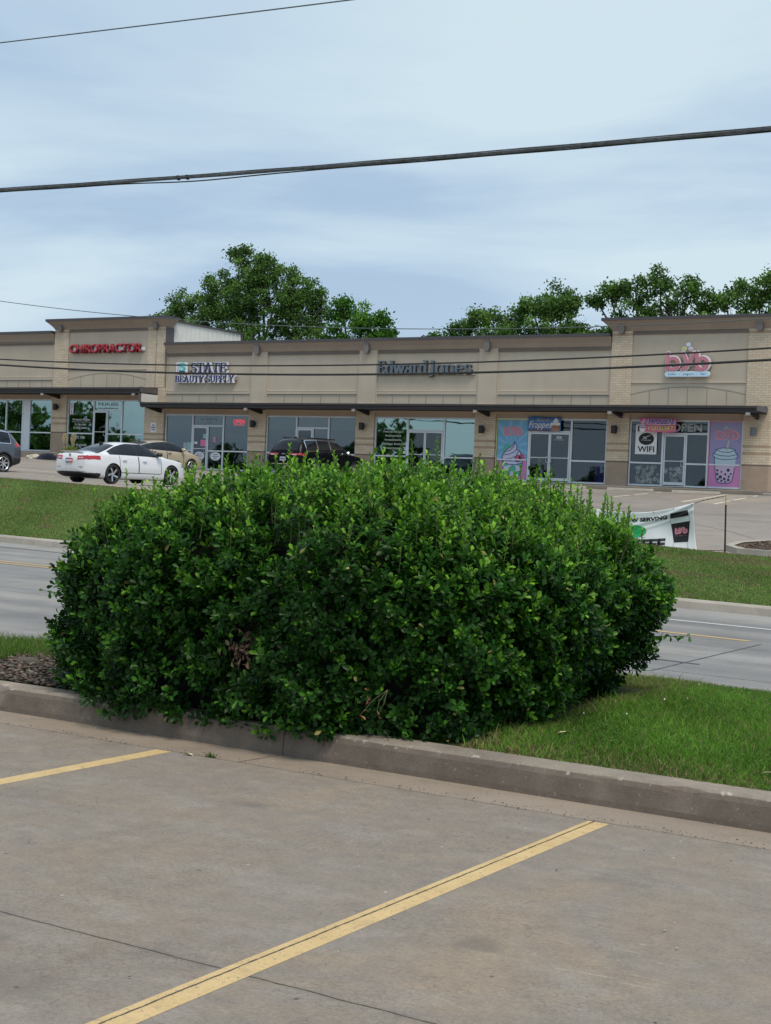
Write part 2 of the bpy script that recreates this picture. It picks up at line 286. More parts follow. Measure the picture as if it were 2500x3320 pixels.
def paint(name, c, metal=0.0, rough=0.25):
    t = MT(name); t.b.inputs['Metallic'].default_value = metal; t.b.inputs['Roughness'].default_value = rough; t.b.inputs['Coat Weight'].default_value = 1.0; t.b.inputs['Coat Roughness'].default_value = 0.04
    f = t.noise(t.pos(), 3, 4); sp = t.n('ShaderNodeSeparateXYZ'); t.L(t.obj(), sp.inputs[0])
    low = t.math('MULTIPLY', t.math('SUBTRACT', 0.55, sp.outputs[2]), 0.5)
    lowc = t.n('ShaderNodeClamp'); t.L(t.math('MULTIPLY', low, f), lowc.inputs[0])
    t.col(t.mix(lowc.outputs[0], c, (0.23, 0.20, 0.17))); return t.m
paint('paint_white', (0.76, 0.77, 0.79), 0.0, 0.3); paint('paint_tan', (0.50, 0.425, 0.31), 0.15, 0.35); paint('paint_black', (0.004, 0.004, 0.006), 0.0, 0.3); MATS['paint_black'].node_tree.nodes['Principled BSDF'].inputs['Coat Weight'].default_value = .05; MATS['paint_black'].node_tree.nodes['Principled BSDF'].inputs['Specular IOR Level'].default_value = .1; paint('paint_grey', (0.085, 0.098, 0.115), 0.5, 0.35)
def car_glass():
    t = MT('car_glass'); t.col((0.012, 0.014, 0.018)); t.b.inputs['Roughness'].default_value = 0.03; t.b.inputs['Specular IOR Level'].default_value = 0.35; t.b.inputs['Coat Weight'].default_value = 0.1; t.b.inputs['Coat Roughness'].default_value = 0.02
car_glass()
def glass(name, refl, tint, base=0.3, wav=0.10):
    """coated shop glazing: wavy mirror over a tinted see-through body"""
    t = MT(name); t.t.nodes.remove(t.b); P = t.pos()
    nz = t.noise(P, 0.8, 1, 0.4, 0.5, (1, 1, 1.6)); bp = t.n('ShaderNodeBump'); bp.inputs['Strength'].default_value = wav; bp.inputs['Distance'].default_value = 0.02; t.L(nz, bp.inputs['Height'])
    gl = t.n('ShaderNodeBsdfGlossy'); gl.inputs['Roughness'].default_value = 0.012; gl.inputs['Color'].default_value = (*refl, 1); t.L(bp.outputs[0], gl.inputs['Normal'])
    tr = t.n('ShaderNodeBsdfTransparent'); tr.inputs['Color'].default_value = (*tint, 1)
    fr = t.n('ShaderNodeFresnel'); fr.inputs['IOR'].default_value = 1.5
    f = t.math('ADD', t.math('MULTIPLY', fr.outputs[0], 1.0), base)
    ms = t.n('ShaderNodeMixShader'); t.L(f, ms.inputs[0]); t.L(tr.outputs[0], ms.inputs[1]); t.L(gl.outputs[0], ms.inputs[2]); t.L(ms.outputs[0], t.o.inputs[0])
glass('glass_plain', (0.55, 0.62, 0.65), (0.50, 0.54, 0.56), .13); glass('glass_teal', (0.64, 0.84, 0.82), (0.30, 0.42, 0.42), .38); glass('glass_dark', (0.48, 0.53, 0.57), (0.62, 0.65, 0.68), .07)
def leafmat(name, trans=0.25, rough=0.38, spec=0.5):
    t = MT(name); a = t.n('ShaderNodeVertexColor'); a.layer_name = 'tone'
    f = t.noise(t.pos(), 40, 2); c = t.mix(0.6, a.outputs[0], t.ramp(f, [(0.3, (0.8, 0.8, 0.8)), (0.7, (1.2, 1.2, 1.2))]), 'MULTIPLY')
    t.col(c); t.b.inputs['Roughness'].default_value = rough; t.b.inputs['Specular IOR Level'].default_value = spec
    tl = t.n('ShaderNodeBsdfTranslucent'); t.L(c, tl.inputs[0]); ms = t.n('ShaderNodeMixShader'); ms.inputs[0].default_value = trans
    t.L(t.b.outputs[0], ms.inputs[1]); t.L(tl.outputs[0], ms.inputs[2]); t.L(ms.outputs[0], t.o.inputs[0])
leafmat('leaf_shrub', 0.32, 0.40, 0.26); leafmat('leaf_tree', 0.35, 0.7, 0.1); leafmat('grass_blade', 0.40, 0.7, 0.12); leafmat('pebble', 0.0, 0.8, 0.3)
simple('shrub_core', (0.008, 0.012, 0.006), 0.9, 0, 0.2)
def turf(name, a, b, dry, sc):
    t = MT(name); P = t.pos()
    c = t.ramp(t.noise(P, sc, 5, 0.65, 0.3), [(0.3, a), (0.62, b), (0.78, dry)])
    c = t.mix(0.9, c, t.ramp(t.noise(P, 14, 5, 0.75, 0, (0.35, 1, 1)), [(0.28, (0.45, 0.45, 0.45)), (0.72, (1.5, 1.5, 1.4))]), 'MULTIPLY')
    t.col(c); t.b.inputs['Roughness'].default_value = 0.95; t.b.inputs['Specular IOR Level'].default_value = 0.1; t.bump(t.noise(P, 30, 4, 0.7), 0.8, 0.03)
turf('turf_far', (0.085, 0.130, 0.030), (0.120, 0.170, 0.045), (0.28, 0.22, 0.11), 0.55)
turf('soil', (0.035, 0.045, 0.015), (0.055, 0.06, 0.022), (0.10, 0.08, 0.045), 3)
turf('earth_far', (0.05, 0.07, 0.025), (0.07, 0.09, 0.03), (0.12, 0.11, 0.06), 0.05)
turf('mulch', (0.07, 0.045, 0.030), (0.12, 0.085, 0.06), (0.17, 0.13, 0.10), 6)
def linepaint(name, c0, c1):
    t = MT(name); P = t.pos()
    c = t.ramp(t.noise(P, 5, 5, 0.6), [(0.3, c0), (0.65, c1)])
    c = t.mix(t.ramp(t.noise(P, 28, 4, 0.7), [(0.62, (0, 0, 0)), (0.72, (0.55, 0.55, 0.55))]), c, (0.30, 0.26, 0.21))
    c = t.mix(0.8, c, t.ramp(t.noise(P, 160, 2), [(0.3, (0.85, 0.85, 0.85)), (0.7, (1.12, 1.12, 1.12))]), 'MULTIPLY')
    if name == 'line_yellow':
        c = t.mix(t.ramp(t.noise(P, 7, 6, 0.75, 0.5), [(0.55, (0, 0, 0)), (0.66, (.5, .5, .5))]), c, (0.33, 0.26, 0.16)); c = t.mix(t.ramp(t.noise(P, 45, 5, 0.75), [(0.57, (0, 0, 0)), (0.64, (.8, .8, .8))]), c, (0.25, 0.205, 0.15))
        sp = t.n('ShaderNodeSeparateXYZ'); t.L(P, sp.inputs[0])
        wob = t.math('MULTIPLY', t.math('SUBTRACT', t.noise(P, 6, 4, 0.6), 0.5), 0.012); wid = t.math('MULTIPLY', t.math('SUBTRACT', t.noise(P, 13, 5, 0.75), .22), 0.0135)
        d = t.math('ABSOLUTE', t.math('ADD', t.math('SUBTRACT', sp.outputs[0], -2.852), wob))
        c = t.mix(t.math('MULTIPLY', t.math('LESS_THAN', d, 0.010), 0.15), c, (0.2, 0.15, 0.08))
        c = t.mix(t.math('LESS_THAN', d, wid), c, (0.05, 0.042, 0.03))
    t.col(c); t.b.inputs['Roughness'].default_value = 0.7
linepaint('line_yellow', (0.55, 0.385, 0.175), (0.64, 0.460, 0.225)); linepaint('line_cream', (0.66, 0.58, 0.45), (0.74, 0.66, 0.52)); linepaint('line_white', (0.6, 0.6, 0.58), (0.7, 0.7, 0.68)); linepaint('line_road_yellow', (0.50, 0.34, 0.13), (0.58, 0.40, 0.17)); linepaint('tar', (0.07, 0.07, 0.075), (0.10, 0.10, 0.11))

# ------------------------------------------------------------------ mesh helpers
def tag(o, label=None, cat=None, group=None, kind=None):
    if label: o['label'] = label
    if cat: o['category'] = cat
    if group: o['group'] = group
    if kind: o['kind'] = kind
    return o
def link(name, me, mat, parent=None):
    o = bpy.data.objects.new(name, me); COL.objects.link(o)
    if mat: me.materials.append(MATS[mat]) if not me.materials else None
    if parent: o.parent = parent
    return o
def empty(name, loc=(0, 0, 0), rz=0.0):
    o = bpy.data.objects.new(name, None); COL.objects.link(o); o.location = loc; o.rotation_euler = (0, 0, rz); o.empty_display_size = 0.3; return o
class MB:
    """collects simple solids into one mesh"""
    def __init__(s): s.v = []; s.f = []
    def add(s, V, F):
        b = len(s.v); s.v.extend([tuple(p) for p in V]); s.f.extend([tuple(b + i for i in f) for f in F]); return s
    def box(s, x0, x1, y0, y1, z0, z1):
        return s.add([(x0, y0, z0), (x1, y0, z0), (x1, y1, z0), (x0, y1, z0), (x0, y0, z1), (x1, y0, z1), (x1, y1, z1), (x0, y1, z1)],
                     [(0, 3, 2, 1), (4, 5, 6, 7), (0, 1, 5, 4), (1, 2, 6, 5), (2, 3, 7, 6), (3, 0, 4, 7)])
    def prism(s, pts, a, b, axis='y'):
        """2-D outline (ccw) extruded along an axis; pts are (x,z) for y, (y,z) for x, (x,y) for z"""
        n = len(pts); f = {'y': lambda p, t: (p[0], t, p[1]), 'x': lambda p, t: (t, p[0], p[1]), 'z': lambda p, t: (p[0], p[1], t)}[axis]
        V = [f(p, a) for p in pts] + [f(p, b) for p in pts]
        F = [tuple(range(n - 1, -1, -1)), tuple(range(n, 2 * n))] + [(i, (i + 1) % n, n + (i + 1) % n, n + i) for i in range(n)]
        return s.add(V, F)
    def tube(s, pts, r, n=8, caps=True):
        pts = [Vector(p) for p in pts]; rs = r if isinstance(r, (list, tuple)) else [r] * len(pts); V = []; F = []
        up = Vector((0, 0, 1))
        for i, p in enumerate(pts):
            d = (pts[min(i + 1, len(pts) - 1)] - pts[max(i - 1, 0)]).normalized()
            a = d.cross(up if abs(d.z) < 0.95 else Vector((1, 0, 0))).normalized(); b = d.cross(a)
            for k in range(n):
                t = 2 * math.pi * k / n; V.append(p + (a * math.cos(t) + b * math.sin(t)) * rs[i])
        for i in range(len(pts) - 1):
            for k in range(n): F.append((i * n + k, i * n + (k + 1) % n, (i + 1) * n + (k + 1) % n, (i + 1) * n + k))
        if caps: F.append(tuple(range(n - 1, -1, -1))); F.append(tuple(range((len(pts) - 1) * n, len(pts) * n)))
        return s.add(V, F)
    def disc(s, cx, cz, rx, rz, y0, y1, n=28): return s.prism([(cx + rx * math.cos(2 * math.pi * k / n), cz + rz * math.sin(2 * math.pi * k / n)) for k in range(n)], y0, y1)
    def build(s, name, mat, parent=None, smooth=False, bevel=0):
        me = bpy.data.meshes.new(name); me.from_pydata(s.v, [], s.f); me.update()
        if bevel:
            import bmesh
            bm = bmesh.new(); bm.from_mesh(me); bmesh.ops.bevel(bm, geom=bm.edges[:], offset=bevel, segments=2, affect='EDGES'); bm.to_mesh(me); bm.free()
        if smooth: me.polygons.foreach_set('use_smooth', [True] * len(me.polygons))
        return link(name, me, mat, parent)
def npmesh(name, V, F, mat, parent=None, tone=None, smooth=False):
    """V (n,3) float, F (m,4) int; tone (n,3) per-vertex colour"""
    me = bpy.data.meshes.new(name); k = F.shape[1]
    me.vertices.add(len(V)); me.vertices.foreach_set('co', np.ascontiguousarray(V, np.float32).ravel())
    me.loops.add(F.size); me.loops.foreach_set('vertex_index', np.ascontiguousarray(F, np.int32).ravel())
    me.polygons.add(len(F)); me.polygons.foreach_set('loop_start', np.arange(0, F.size, k, dtype=np.int32))
    me.update(calc_edges=True)
    if smooth: me.polygons.foreach_set('use_smooth', np.ones(len(F), bool))
    if tone is not None:
        a = me.color_attributes.new('tone', 'FLOAT_COLOR', 'POINT')
        a.data.foreach_set('color', np.ascontiguousarray(np.c_[tone, np.ones(len(tone))], np.float32).ravel())
    me.validate(); return link(name, me, mat, parent)
def grid(name, xs, ys, fz, mat, kind='structure', parent=None):
    V = [(x, y, fz(x, y)) for y in ys for x in xs]; n = len(xs)
    F = [(j * n + i, j * n + i + 1, (j + 1) * n + i + 1, (j + 1) * n + i) for j in range(len(ys) - 1) for i in range(n - 1)]
    me = bpy.data.meshes.new(name); me.from_pydata(V, [], F); me.update(); o = link(name, me, mat, parent)
    if kind: o['kind'] = kind
    return o
def text(name, body, x, z, y, h, mat, parent=None, w=None, depth=0.004, bold=0.0, shear=0.0, center=False, space=1.0):
    """lettering on a plane facing -Y; fitted to height h (cap) and optionally width w"""
    cu = bpy.data.curves.new(name, 'FONT'); cu.body = body; cu.size = 1.0; cu.extrude = 0.0; cu.offset = bold; cu.shear = shear; cu.space_character = space; cu.resolution_u = 3
    ob = bpy.data.objects.new(name, cu); COL.objects.link(ob)
    dg = bpy.context.evaluated_depsgraph_get(); me = bpy.data.meshes.new_from_object(ob.evaluated_get(dg)); bpy.data.objects.remove(ob); bpy.data.curves.remove(cu)
    import bmesh
    V = np.array([v.co[:] for v in me.vertices]); lo = V.min(0); hi = V.max(0)
    sx = (w / (hi[0] - lo[0])) if w else h / 0.7; sz = h / (0.7 + 2 * bold)
    bm = bmesh.new(); bm.from_mesh(me); r = bmesh.ops.extrude_face_region(bm, geom=bm.faces[:])
    for g in r['geom']:
        if isinstance(g, bmesh.types.BMVert): g.co.z += 1
    offx = lo[0] + ((hi[0] - lo[0]) / 2 if center else 0)
    for v in bm.verts: v.co = Vector((x + (v.co.x - offx) * sx, y - v.co.z * depth, z + (v.co.y + bold) * sz))
    bmesh.ops.recalc_face_normals(bm, faces=bm.faces[:]); bm.to_mesh(me); bm.free(); me.name = name; me.materials.clear()
    return link(name, me, mat, parent)
# broad-nib serif letters: strokes in a unit box, thick verticals and thin horizontals
def arc(cx, cy, rx, ry, a0, a1, n=12): return [(cx + rx * math.cos(rad(a0 + (a1 - a0) * i / n)), cy + ry * math.sin(rad(a0 + (a1 - a0) * i / n))) for i in range(n + 1)]
GLY = {
 'S': (.62, [arc(.31, .74, .22, .24, 40, 250) + arc(.31, .27, .24, .26, 95, -150)], [(.55, .88, 'v'), (.06, .13, 'v')]),
 'T': (.72, [[(.36, 0), (.36, 1)], [(.03, .97), (.69, .97)]], [(.36, 0, 'h'), (.05, .9, 'v'), (.67, .9, 'v')]),
 'A': (.80, [[(.10, 0), (.40, 1)], [(.38, 1), (.66, 0)], [(.2, .34), (.55, .34)]], [(.10, 0, 'h'), (.67, 0, 'h')]),
 'E': (.68, [[(.16, 0), (.16, 1)], [(.05, .97), (.6, .97)], [(.05, .03), (.62, .03)], [(.16, .5), (.46, .5)]], [(.59, .88, 'v'), (.61, .12, 'v'), (.46, .5, 'v')]),
 'B': (.68, [[(.15, 0), (.15, 1)], [(.04, .97), (.34, .97)] + arc(.34, .75, .2, .22, 90, -90) + [(.15, .53)], [(.34, .53)] + arc(.36, .28, .23, .25, 90, -90) + [(.04, .03)]], []),
 'U': (.78, [[(.17, 1), (.17, .3)] + arc(.39, .28, .22, .26, 180, 360) + [(.61, 1)]], [(.17, 1, 'h'), (.61, 1, 'h')]),
 'Y': (.76, [[(.12, 1), (.38, .45)], [(.64, 1), (.38, .45)], [(.38, .47), (.38, 0)]], [(.12, 1, 'h'), (.64, 1, 'h'), (.38, 0, 'h')]),
 'P': (.66, [[(.15, 0), (.15, 1)], [(.04, .97), (.34, .97)] + arc(.36, .72, .22, .25, 90, -90) + [(.15, .47)]], [(.15, 0, 'h')]),
 'L': (.62, [[(.16, 0), (.16, 1)], [(.05, .03), (.58, .03)]], [(.16, 1, 'h'), (.57, .12, 'v')]),
 'J': (.42, [[(.24, 1), (.24, .05)] + arc(.08, -.02, .16, .16, 0, -100)], []),
 'd': (.64, [[(.50, 0), (.50, 1)], arc(.28, .33, .2, .32, 60, 300)], [(.44, 1, 'h'), (.54, 0, 'h')]),
 'w': (.90, [[(.08, .68), (.26, 0)], [(.26, 0), (.44, .66)], [(.44, .66), (.62, 0)], [(.62, 0), (.82, .68)]], [(.08, .67, 'h'), (.82, .67, 'h')]),
 'a': (.60, [arc(.28, .48, .18, .19, 150, 0) + [(.46, 0)], arc(.26, .19, .18, .18, 60, 320)], [(.5, 0, 'h')]),
 'r': (.50, [[(.16, 0), (.16, .68)], arc(.34, .42, .18, .24, 150, 60)], [(.16, 0, 'h'), (.11, .67, 'h'), (.42, .58, 'v')]),
 'o': (.64, [arc(.32, .33, .23, .33, 0, 360, 24)], []),
 'n': (.68, [[(.16, 0), (.16, .68)], arc(.35, .44, .18, .23, 170, 0) + [(.53, 0)]], [(.16, 0, 'h'), (.53, 0, 'h'), (.1, .67, 'h')]),
 'e': (.60, [[(.08, .38), (.52, .38)] + arc(.3, .34, .22, .32, 10, 320, 20)], []),
 's': (.52, [arc(.26, .51, .16, .16, 40, 250, 9) + arc(.26, .18, .18, .18, 100, -150, 9)], [(.42, .58, 'v'), (.08, .1, 'v')]),
 ' ': (.30, [], []),
}
def serif(mb, s, x, z, h, w, y0, y1, thick=.19, thin=.075, grow=0.0):
    tot = sum(GLY[c][0] for c in s); sx = w / tot; cx = x; k = 0
    def ribbon(pts):
        nonlocal k
        P = [(cx + p[0] * sx, z + p[1] * h) for p in pts]; Lf = []; Rt = []
        for i, p in enumerate(P):
            a = P[max(i - 1, 0)]; b = P[min(i + 1, len(P) - 1)]; dx, dz = b[0] - a[0], b[1] - a[1]; l = math.hypot(dx, dz) or 1; dx /= l; dz /= l
            hw = .5 * math.hypot(thick * h * dz, thin * h * dx) + grow; Lf.append((p[0] - dz * hw, p[1] + dx * hw)); Rt.append((p[0] + dz * hw, p[1] - dx * hw))
        for i in range(len(P) - 1):
            k += 1; e = (k % 9) * 0.0011
            mb.prism([Lf[i], Rt[i], Rt[i + 1], Lf[i + 1]], y0 - e, y1)
    for c in s:
        wd, st, se = GLY[c]
        for pts in st: ribbon(pts)
        for (px, pz, m) in se:
            if m == 'h': ribbon([(px - .17, pz + (.025 if pz < .1 else -.025)), (px + .17, pz + (.025 if pz < .1 else -.025))])
            else: k += 1; mb.box(cx + px * sx - thin * h * .5 - grow, cx + px * sx + thin * h * .5 + grow, y0 - (k % 9) * .0011, y1, z + (pz - .1) * h, z + (pz + .1) * h)
        cx += wd * sx
# rounded strokes of even width (shop logo)
def rstroke(mb, pts, hw, y0, y1, n=10):
    for i in range(len(pts) - 1):
        (x0, z0), (x1, z1) = pts[i], pts[i + 1]; a = math.atan2(z1 - z0, x1 - x0); e = (i % 7) * .0007
        o = [(x1 + hw * math.cos(a + t), z1 + hw * math.sin(a + t)) for t in np.linspace(-math.pi / 2, math.pi / 2, n)] + [(x0 + hw * math.cos(a + t), z0 + hw * math.sin(a + t)) for t in np.linspace(math.pi / 2, 3 * math.pi / 2, n)]
        mb.prism(o, y0 - e, y1)
def logo(mb, x, z, w, h, hw, y0, y1):
    """three round letters b y b in a w x h box"""
    for k in (0, .657):
        bx = x + k * w; rx = .121 * w; rz = .285 * h
        rstroke(mb, [(bx + hw, z + h - hw), (bx + hw, z + hw)], hw, y0, y1)
        rstroke(mb, [(bx + hw + rx + rx * math.cos(t), z + hw + rz + rz * math.sin(t)) for t in np.linspace(math.pi, -math.pi, 19)], hw, y0 - .006, y1)
    q = lambda u, v: (x + u * w, z + v * h)
    rstroke(mb, [q(.385, .90), q(.475, .42)], hw, y0, y1)
    rstroke(mb, [q(.615, .90), q(.515, .42), q(.465, .20), q(.425, .12), q(.375, .10)], hw, y0 - .006, y1)

# ------------------------------------------------------------------ terrain
def road_z(x): return -0.015 * (x + 7.5) if x > -60 else 0.79
GX = [-90, -60, -43, -36, -32, -28, -18, -10, 0, 30]
GY = [31, 36, 41, 50, 55, 60.55]
GZ = [[2.3, 2.05, 1.72, 1.60, 1.57, 1.47, 1.00, .62, .45, .30],
      [2.4, 2.2, 1.80, 1.54, 1.52, 1.48, 1.10, .90, .70, .5],
      [2.5, 2.3, 1.83, 1.52, 1.51, 1.49, 1.27, 1.12, .95, .8],
      [2.8, 2.6, 2.05, 1.86, 1.82, 1.78, 1.60, 1.52, 1.4, 1.3],
      [2.9, 2.7, 2.17, 2.16, 2.12, 2.05, 1.76, 1.74, 1.65, 1.6],
      [3.0, 2.8, 2.28, 2.27, 2.26, 2.25, 2.25, 2.24, 2.2, 2.1]]
def lot_z(x, y):
    y = min(max(y, 31), 60.55); i = min(max(np.searchsorted(GX, x) - 1, 0), len(GX) - 2); j = min(max(np.searchsorted(GY, y) - 1, 0), len(GY) - 2)
    u = min(max((x - GX[i]) / (GX[i + 1] - GX[i]), 0), 1); v = (y - GY[j]) / (GY[j + 1] - GY[j])
    return (GZ[j][i] * (1 - u) + GZ[j][i + 1] * u) * (1 - v) + (GZ[j + 1][i] * (1 - u) + GZ[j + 1][i + 1] * u) * v
def verge_z(x, y):
    a = road_z(x) + 0.125; b = lot_z(x, 31) + 0.0; t = (y - 22.4) / 8.6
    return a + (b - a) * (t * 0.85 + 0.15 * math.sin(t * math.pi / 2)) - (0.004 if t > .99 else 0)
EDGE = [(-60, 8.1), (-14, 8.1), (-11, 8.25), (-9.6, 8.95), (-8.9, 9.3), (-7.6, 10.0), (-6.3, 10.9), (-5.2, 11.35), (-4.0, 11.42), (-3.0, 11.25), (30, 11.2)]
def edge_y(x): return float(np.interp(x, [p[0] for p in EDGE], [p[1] for p in EDGE]))
def near_z(x, y):
    e = edge_y(x); return 0.145 + 0.05 * math.sin(max(0, min(1, (y - 7.37) / max(e - 7.37, .1))) * math.pi) * (1 if x > -5 else .3)
g = grid('ground', [-2500, -300, -95, 95, 300, 2500], [-2500, -200, -35, 300, 2500], lambda x, y: -1.2, 'earth_far')
xs = list(np.arange(-60, 30.1, 5))
grid('parking_lot', xs, [-35, -10, 0, 6.75], lambda x, y: 0.0, 'lot_near')
grid('gutter', xs, [6.75, 7.17], lambda x, y: 0.0 if y < 7 else -0.012, 'gutter_concrete')
m = MB()
kp = [(7.165, -.3), (7.165, .02), (7.175, .11), (7.185, .135), (7.205, .150), (7.22, .153), (7.37, .153), (7.37, -.3)]
kx = list(np.arange(-60, -12, 4)) + list(np.arange(-12, 2, .04)) + [2, 10, 30]
V = []
for x in kx:
    for i, (y, z) in enumerate(kp):
        c = 0
        if 2 <= i <= 5 and -13 < x < 2:
            c = max(0, math.sin(x * 9.1) * math.sin(x * 3.7 + 1) * math.sin(x * 1.3 + 2) - .32) * .05 + .0012 * math.sin(x * 23 + i)
        V.append((x, y + c, z - c * .7))
n = len(kp); F = [(i * n + k, (i + 1) * n + k, (i + 1) * n + k + 1, i * n + k + 1) for i in range(len(kx) - 1) for k in range(n - 1)]
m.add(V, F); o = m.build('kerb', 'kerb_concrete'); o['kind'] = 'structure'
grid('verge_soil', list(np.arange(-60, -13, 4)) + list(np.arange(-12, 2, .3)) + [5, 30], [0, .1, .2, .3, .4, .5, .6, .7, .8, .9, .97, 1.0], lambda x, y: 0, 'soil')
vs = bpy.data.objects['verge_soil'].data
for v in vs.vertices:
    t = v.co.y; e = edge_y(v.co.x); y = 7.37 + (e - 7.37) * t; v.co.y = y; v.co.z = near_z(v.co.x, y) if t < 1 else -.3
grid('road', [-90, -60, -40, -20, -14, -11, -9.6, -8.9, -7.6, -6.3, -5.2, -4, -3, 0, 30], [0, .2, .5, 1], lambda x, y: road_z(x) - .01, 'road_concrete')
for v in bpy.data.objects['road'].data.vertices: e = edge_y(v.co.x) - .1; v.co.y = e + (22.2 - e) * v.co.y
m = MB()
for x0, x1 in zip([-90, -60, -30, -20, -10, 0], [-60, -30, -20, -10, 0, 30]):
    za, zb = road_z(x0), road_z(x1)
    P = [(22.2, -.02), (22.215, .10), (22.24, .128), (22.40, .134), (22.40, -.2)]
    m.add([(x0, y, za + z) for y, z in P] + [(x1, y, zb + z) for y, z in P], [(i, 5 + i, 6 + i, i + 1) for i in range(4)])
o = m.build('far_kerb', 'pale_concrete'); o['kind'] = 'structure'
grid('far_verge', list(np.arange(-90, -40, 5)) + list(np.arange(-40, 1, 1.5)) + [10, 30], [22.39, 23.5, 25, 26.5, 28, 29.5, 30.6, 31.02], verge_z, 'turf_far')
grid('far_parking_lot', sorted(set(GX + list(range(-50, 0, 2)))), sorted(set(GY + list(np.arange(32, 60, 2)))), lambda x, y: lot_z(x, y), 'lot_far')
m = MB(); m.box(-200, 120, 61.9, 400, 1.0, 1.9); o = m.build('back_ground', 'earth_far'); o['kind'] = 'structure'
# road markings and joints
def strip(name, pts, w, zf, mat, lift=.004):
    m = MB()
    for (a, b) in zip(pts[:-1], pts[1:]):
        n = max(1, int(math.dist(a, b) / 1.5)); dx, dy = b[0] - a[0], b[1] - a[1]; l = math.hypot(dx, dy); nx, ny = -dy / l * w / 2, dx / l * w / 2
        for i in range(n):
            p = (a[0] + dx * i / n, a[1] + dy * i / n); q = (a[0] + dx * (i + 1) / n, a[1] + dy * (i + 1) / n)
            m.add([(p[0] - nx, p[1] - ny, zf(p[0] - nx, p[1] - ny) + lift), (q[0] - nx, q[1] - ny, zf(q[0] - nx, q[1] - ny) + lift), (q[0] + nx, q[1] + ny, zf(q[0] + nx, q[1] + ny) + lift), (p[0] + nx, p[1] + ny, zf(p[0] + nx, p[1] + ny) + lift)], [(0, 1, 2, 3)])
    o = m.build(name, mat); o['kind'] = 'structure'; return o
rz = lambda x, y: road_z(x) - .01
for x in (-5.575, -2.828, -.08, -8.32): strip('parking_line', [(x, -2), (x, 6.735)], .112, lambda x, y: 0, 'line_yellow', .001)
strip('lane_line', [(-60, 17.95), (-12.5, 17.95)], .11, rz, 'line_road_yellow'); strip('lane_line', [(-60, 17.62), (-12.5, 17.62)], .11, rz, 'line_road_yellow')
strip('lane_line', [(-7.6, 17.95), (-5.62, 17.85)], .12, rz, 'line_road_yellow')
strip('lane_line', [(-10, 19.85), (-2, 19.85)], .10, rz, 'line_white')
strip('tar_patch', [(-24, 20.9), (-19.6, 20.9)], .05, rz, 'tar'); strip('tar_patch', [(-5.65, 14.75), (-5.15, 14.72)], .07, rz, 'tar')
strip('road_joint', [(-6.4, 12.3), (-5.28, 13.7), (-5.40, 17.6)], .02, rz, 'tar')
lz = lambda x, y: lot_z(x, y)
for x, y0, y1 in ((-28.9, 55.2, 59.9), (-26.0, 55.2, 59.9), (-23.1, 55.0, 60.2), (-20.25, 55.0, 60.4), (-18.95, 55.0, 60.4), (-31.8, 55, 60), (-40.5, 54, 59.5), (-43.4, 54, 59.5)): strip('parking_line', [(x, y0), (x, y1)], .11, lz, 'line_cream')
for k in range(9): strip('parking_line', [(-20.2, 55.0 + k * .6), (-19.0, 55.45 + k * .6)], .10, lz, 'line_cream')
strip('pavement_joint', [(-14.2, 39.6), (-12.3, 37.2), (-10.4, 34.2)], .03, lz, 'tar')
strip('pavement_joint', [(-34, 45.5), (-4, 45.5)], .03, lz, 'tar')
for x0, y0, x1, y1 in ((-37.6, 38.2, -34.8, 47), (-34.4, 38.2, -31.6, 47), (-47, 44.0, -42, 44.0), (-45, 41.2, -40, 41.2)): strip('parking_line', [(x0, y0), (x1, y1)], .11, lz, 'line_cream')
m = MB(); m.prism([(60.6, 1.9), (60.6, 2.41), (60.63, 2.435), (62.6, 2.435), (62.6, 1.9)], -52.9, -18.9, 'x'); o = m.build('walkway', 'walk_concrete'); o['kind'] = 'structure'
m = MB(); m.prism([(60.2, 1.9), (60.2, 3.10), (60.23, 3.125), (62.6, 3.125), (62.6, 1.9)], -72, -52.92, 'x'); o = m.build('walkway', 'walk_concrete'); o['kind'] = 'structure'
m = MB(); m.prism([(60.75, 1.9), (60.75, 2.33), (60.78, 2.35), (68, 2.35), (68, 1.9)], -18.88, -12, 'x'); o = m.build('walkway', 'pale_concrete'); o['kind'] = 'structure'

# ------------------------------------------------------------------ strip mall
Y = 62.0
mall = empty('strip_mall', (-40, 62, 2.4))
def mp(mb, name, mat, parent=None, **k):
    o = mb.build(name, mat, None, **k); p = parent or mall; o.parent = p; o.matrix_parent_inverse = p.matrix_world.inverted() if p is not mall else Matrix.Translation((40, -62, -2.4)); return o
tag(mall, 'long tan stucco and brick strip mall with two taller corner blocks across the road', 'shopping building')
# back shell
m = MB(); m.box(-75, -52.45, 66.9, 67.1, 1.9, 8.9); m.box(-52.35, -19.1, 67.6, 67.8, 1.9, 8.9); m.box(-75, -60.6, 62.3, 66.9, 8.9, 9.0); m.box(-52.3, -26.5, 62.3, 67.6, 8.5, 8.6)
mp(m, 'rear_wall', 'roof_membrane')
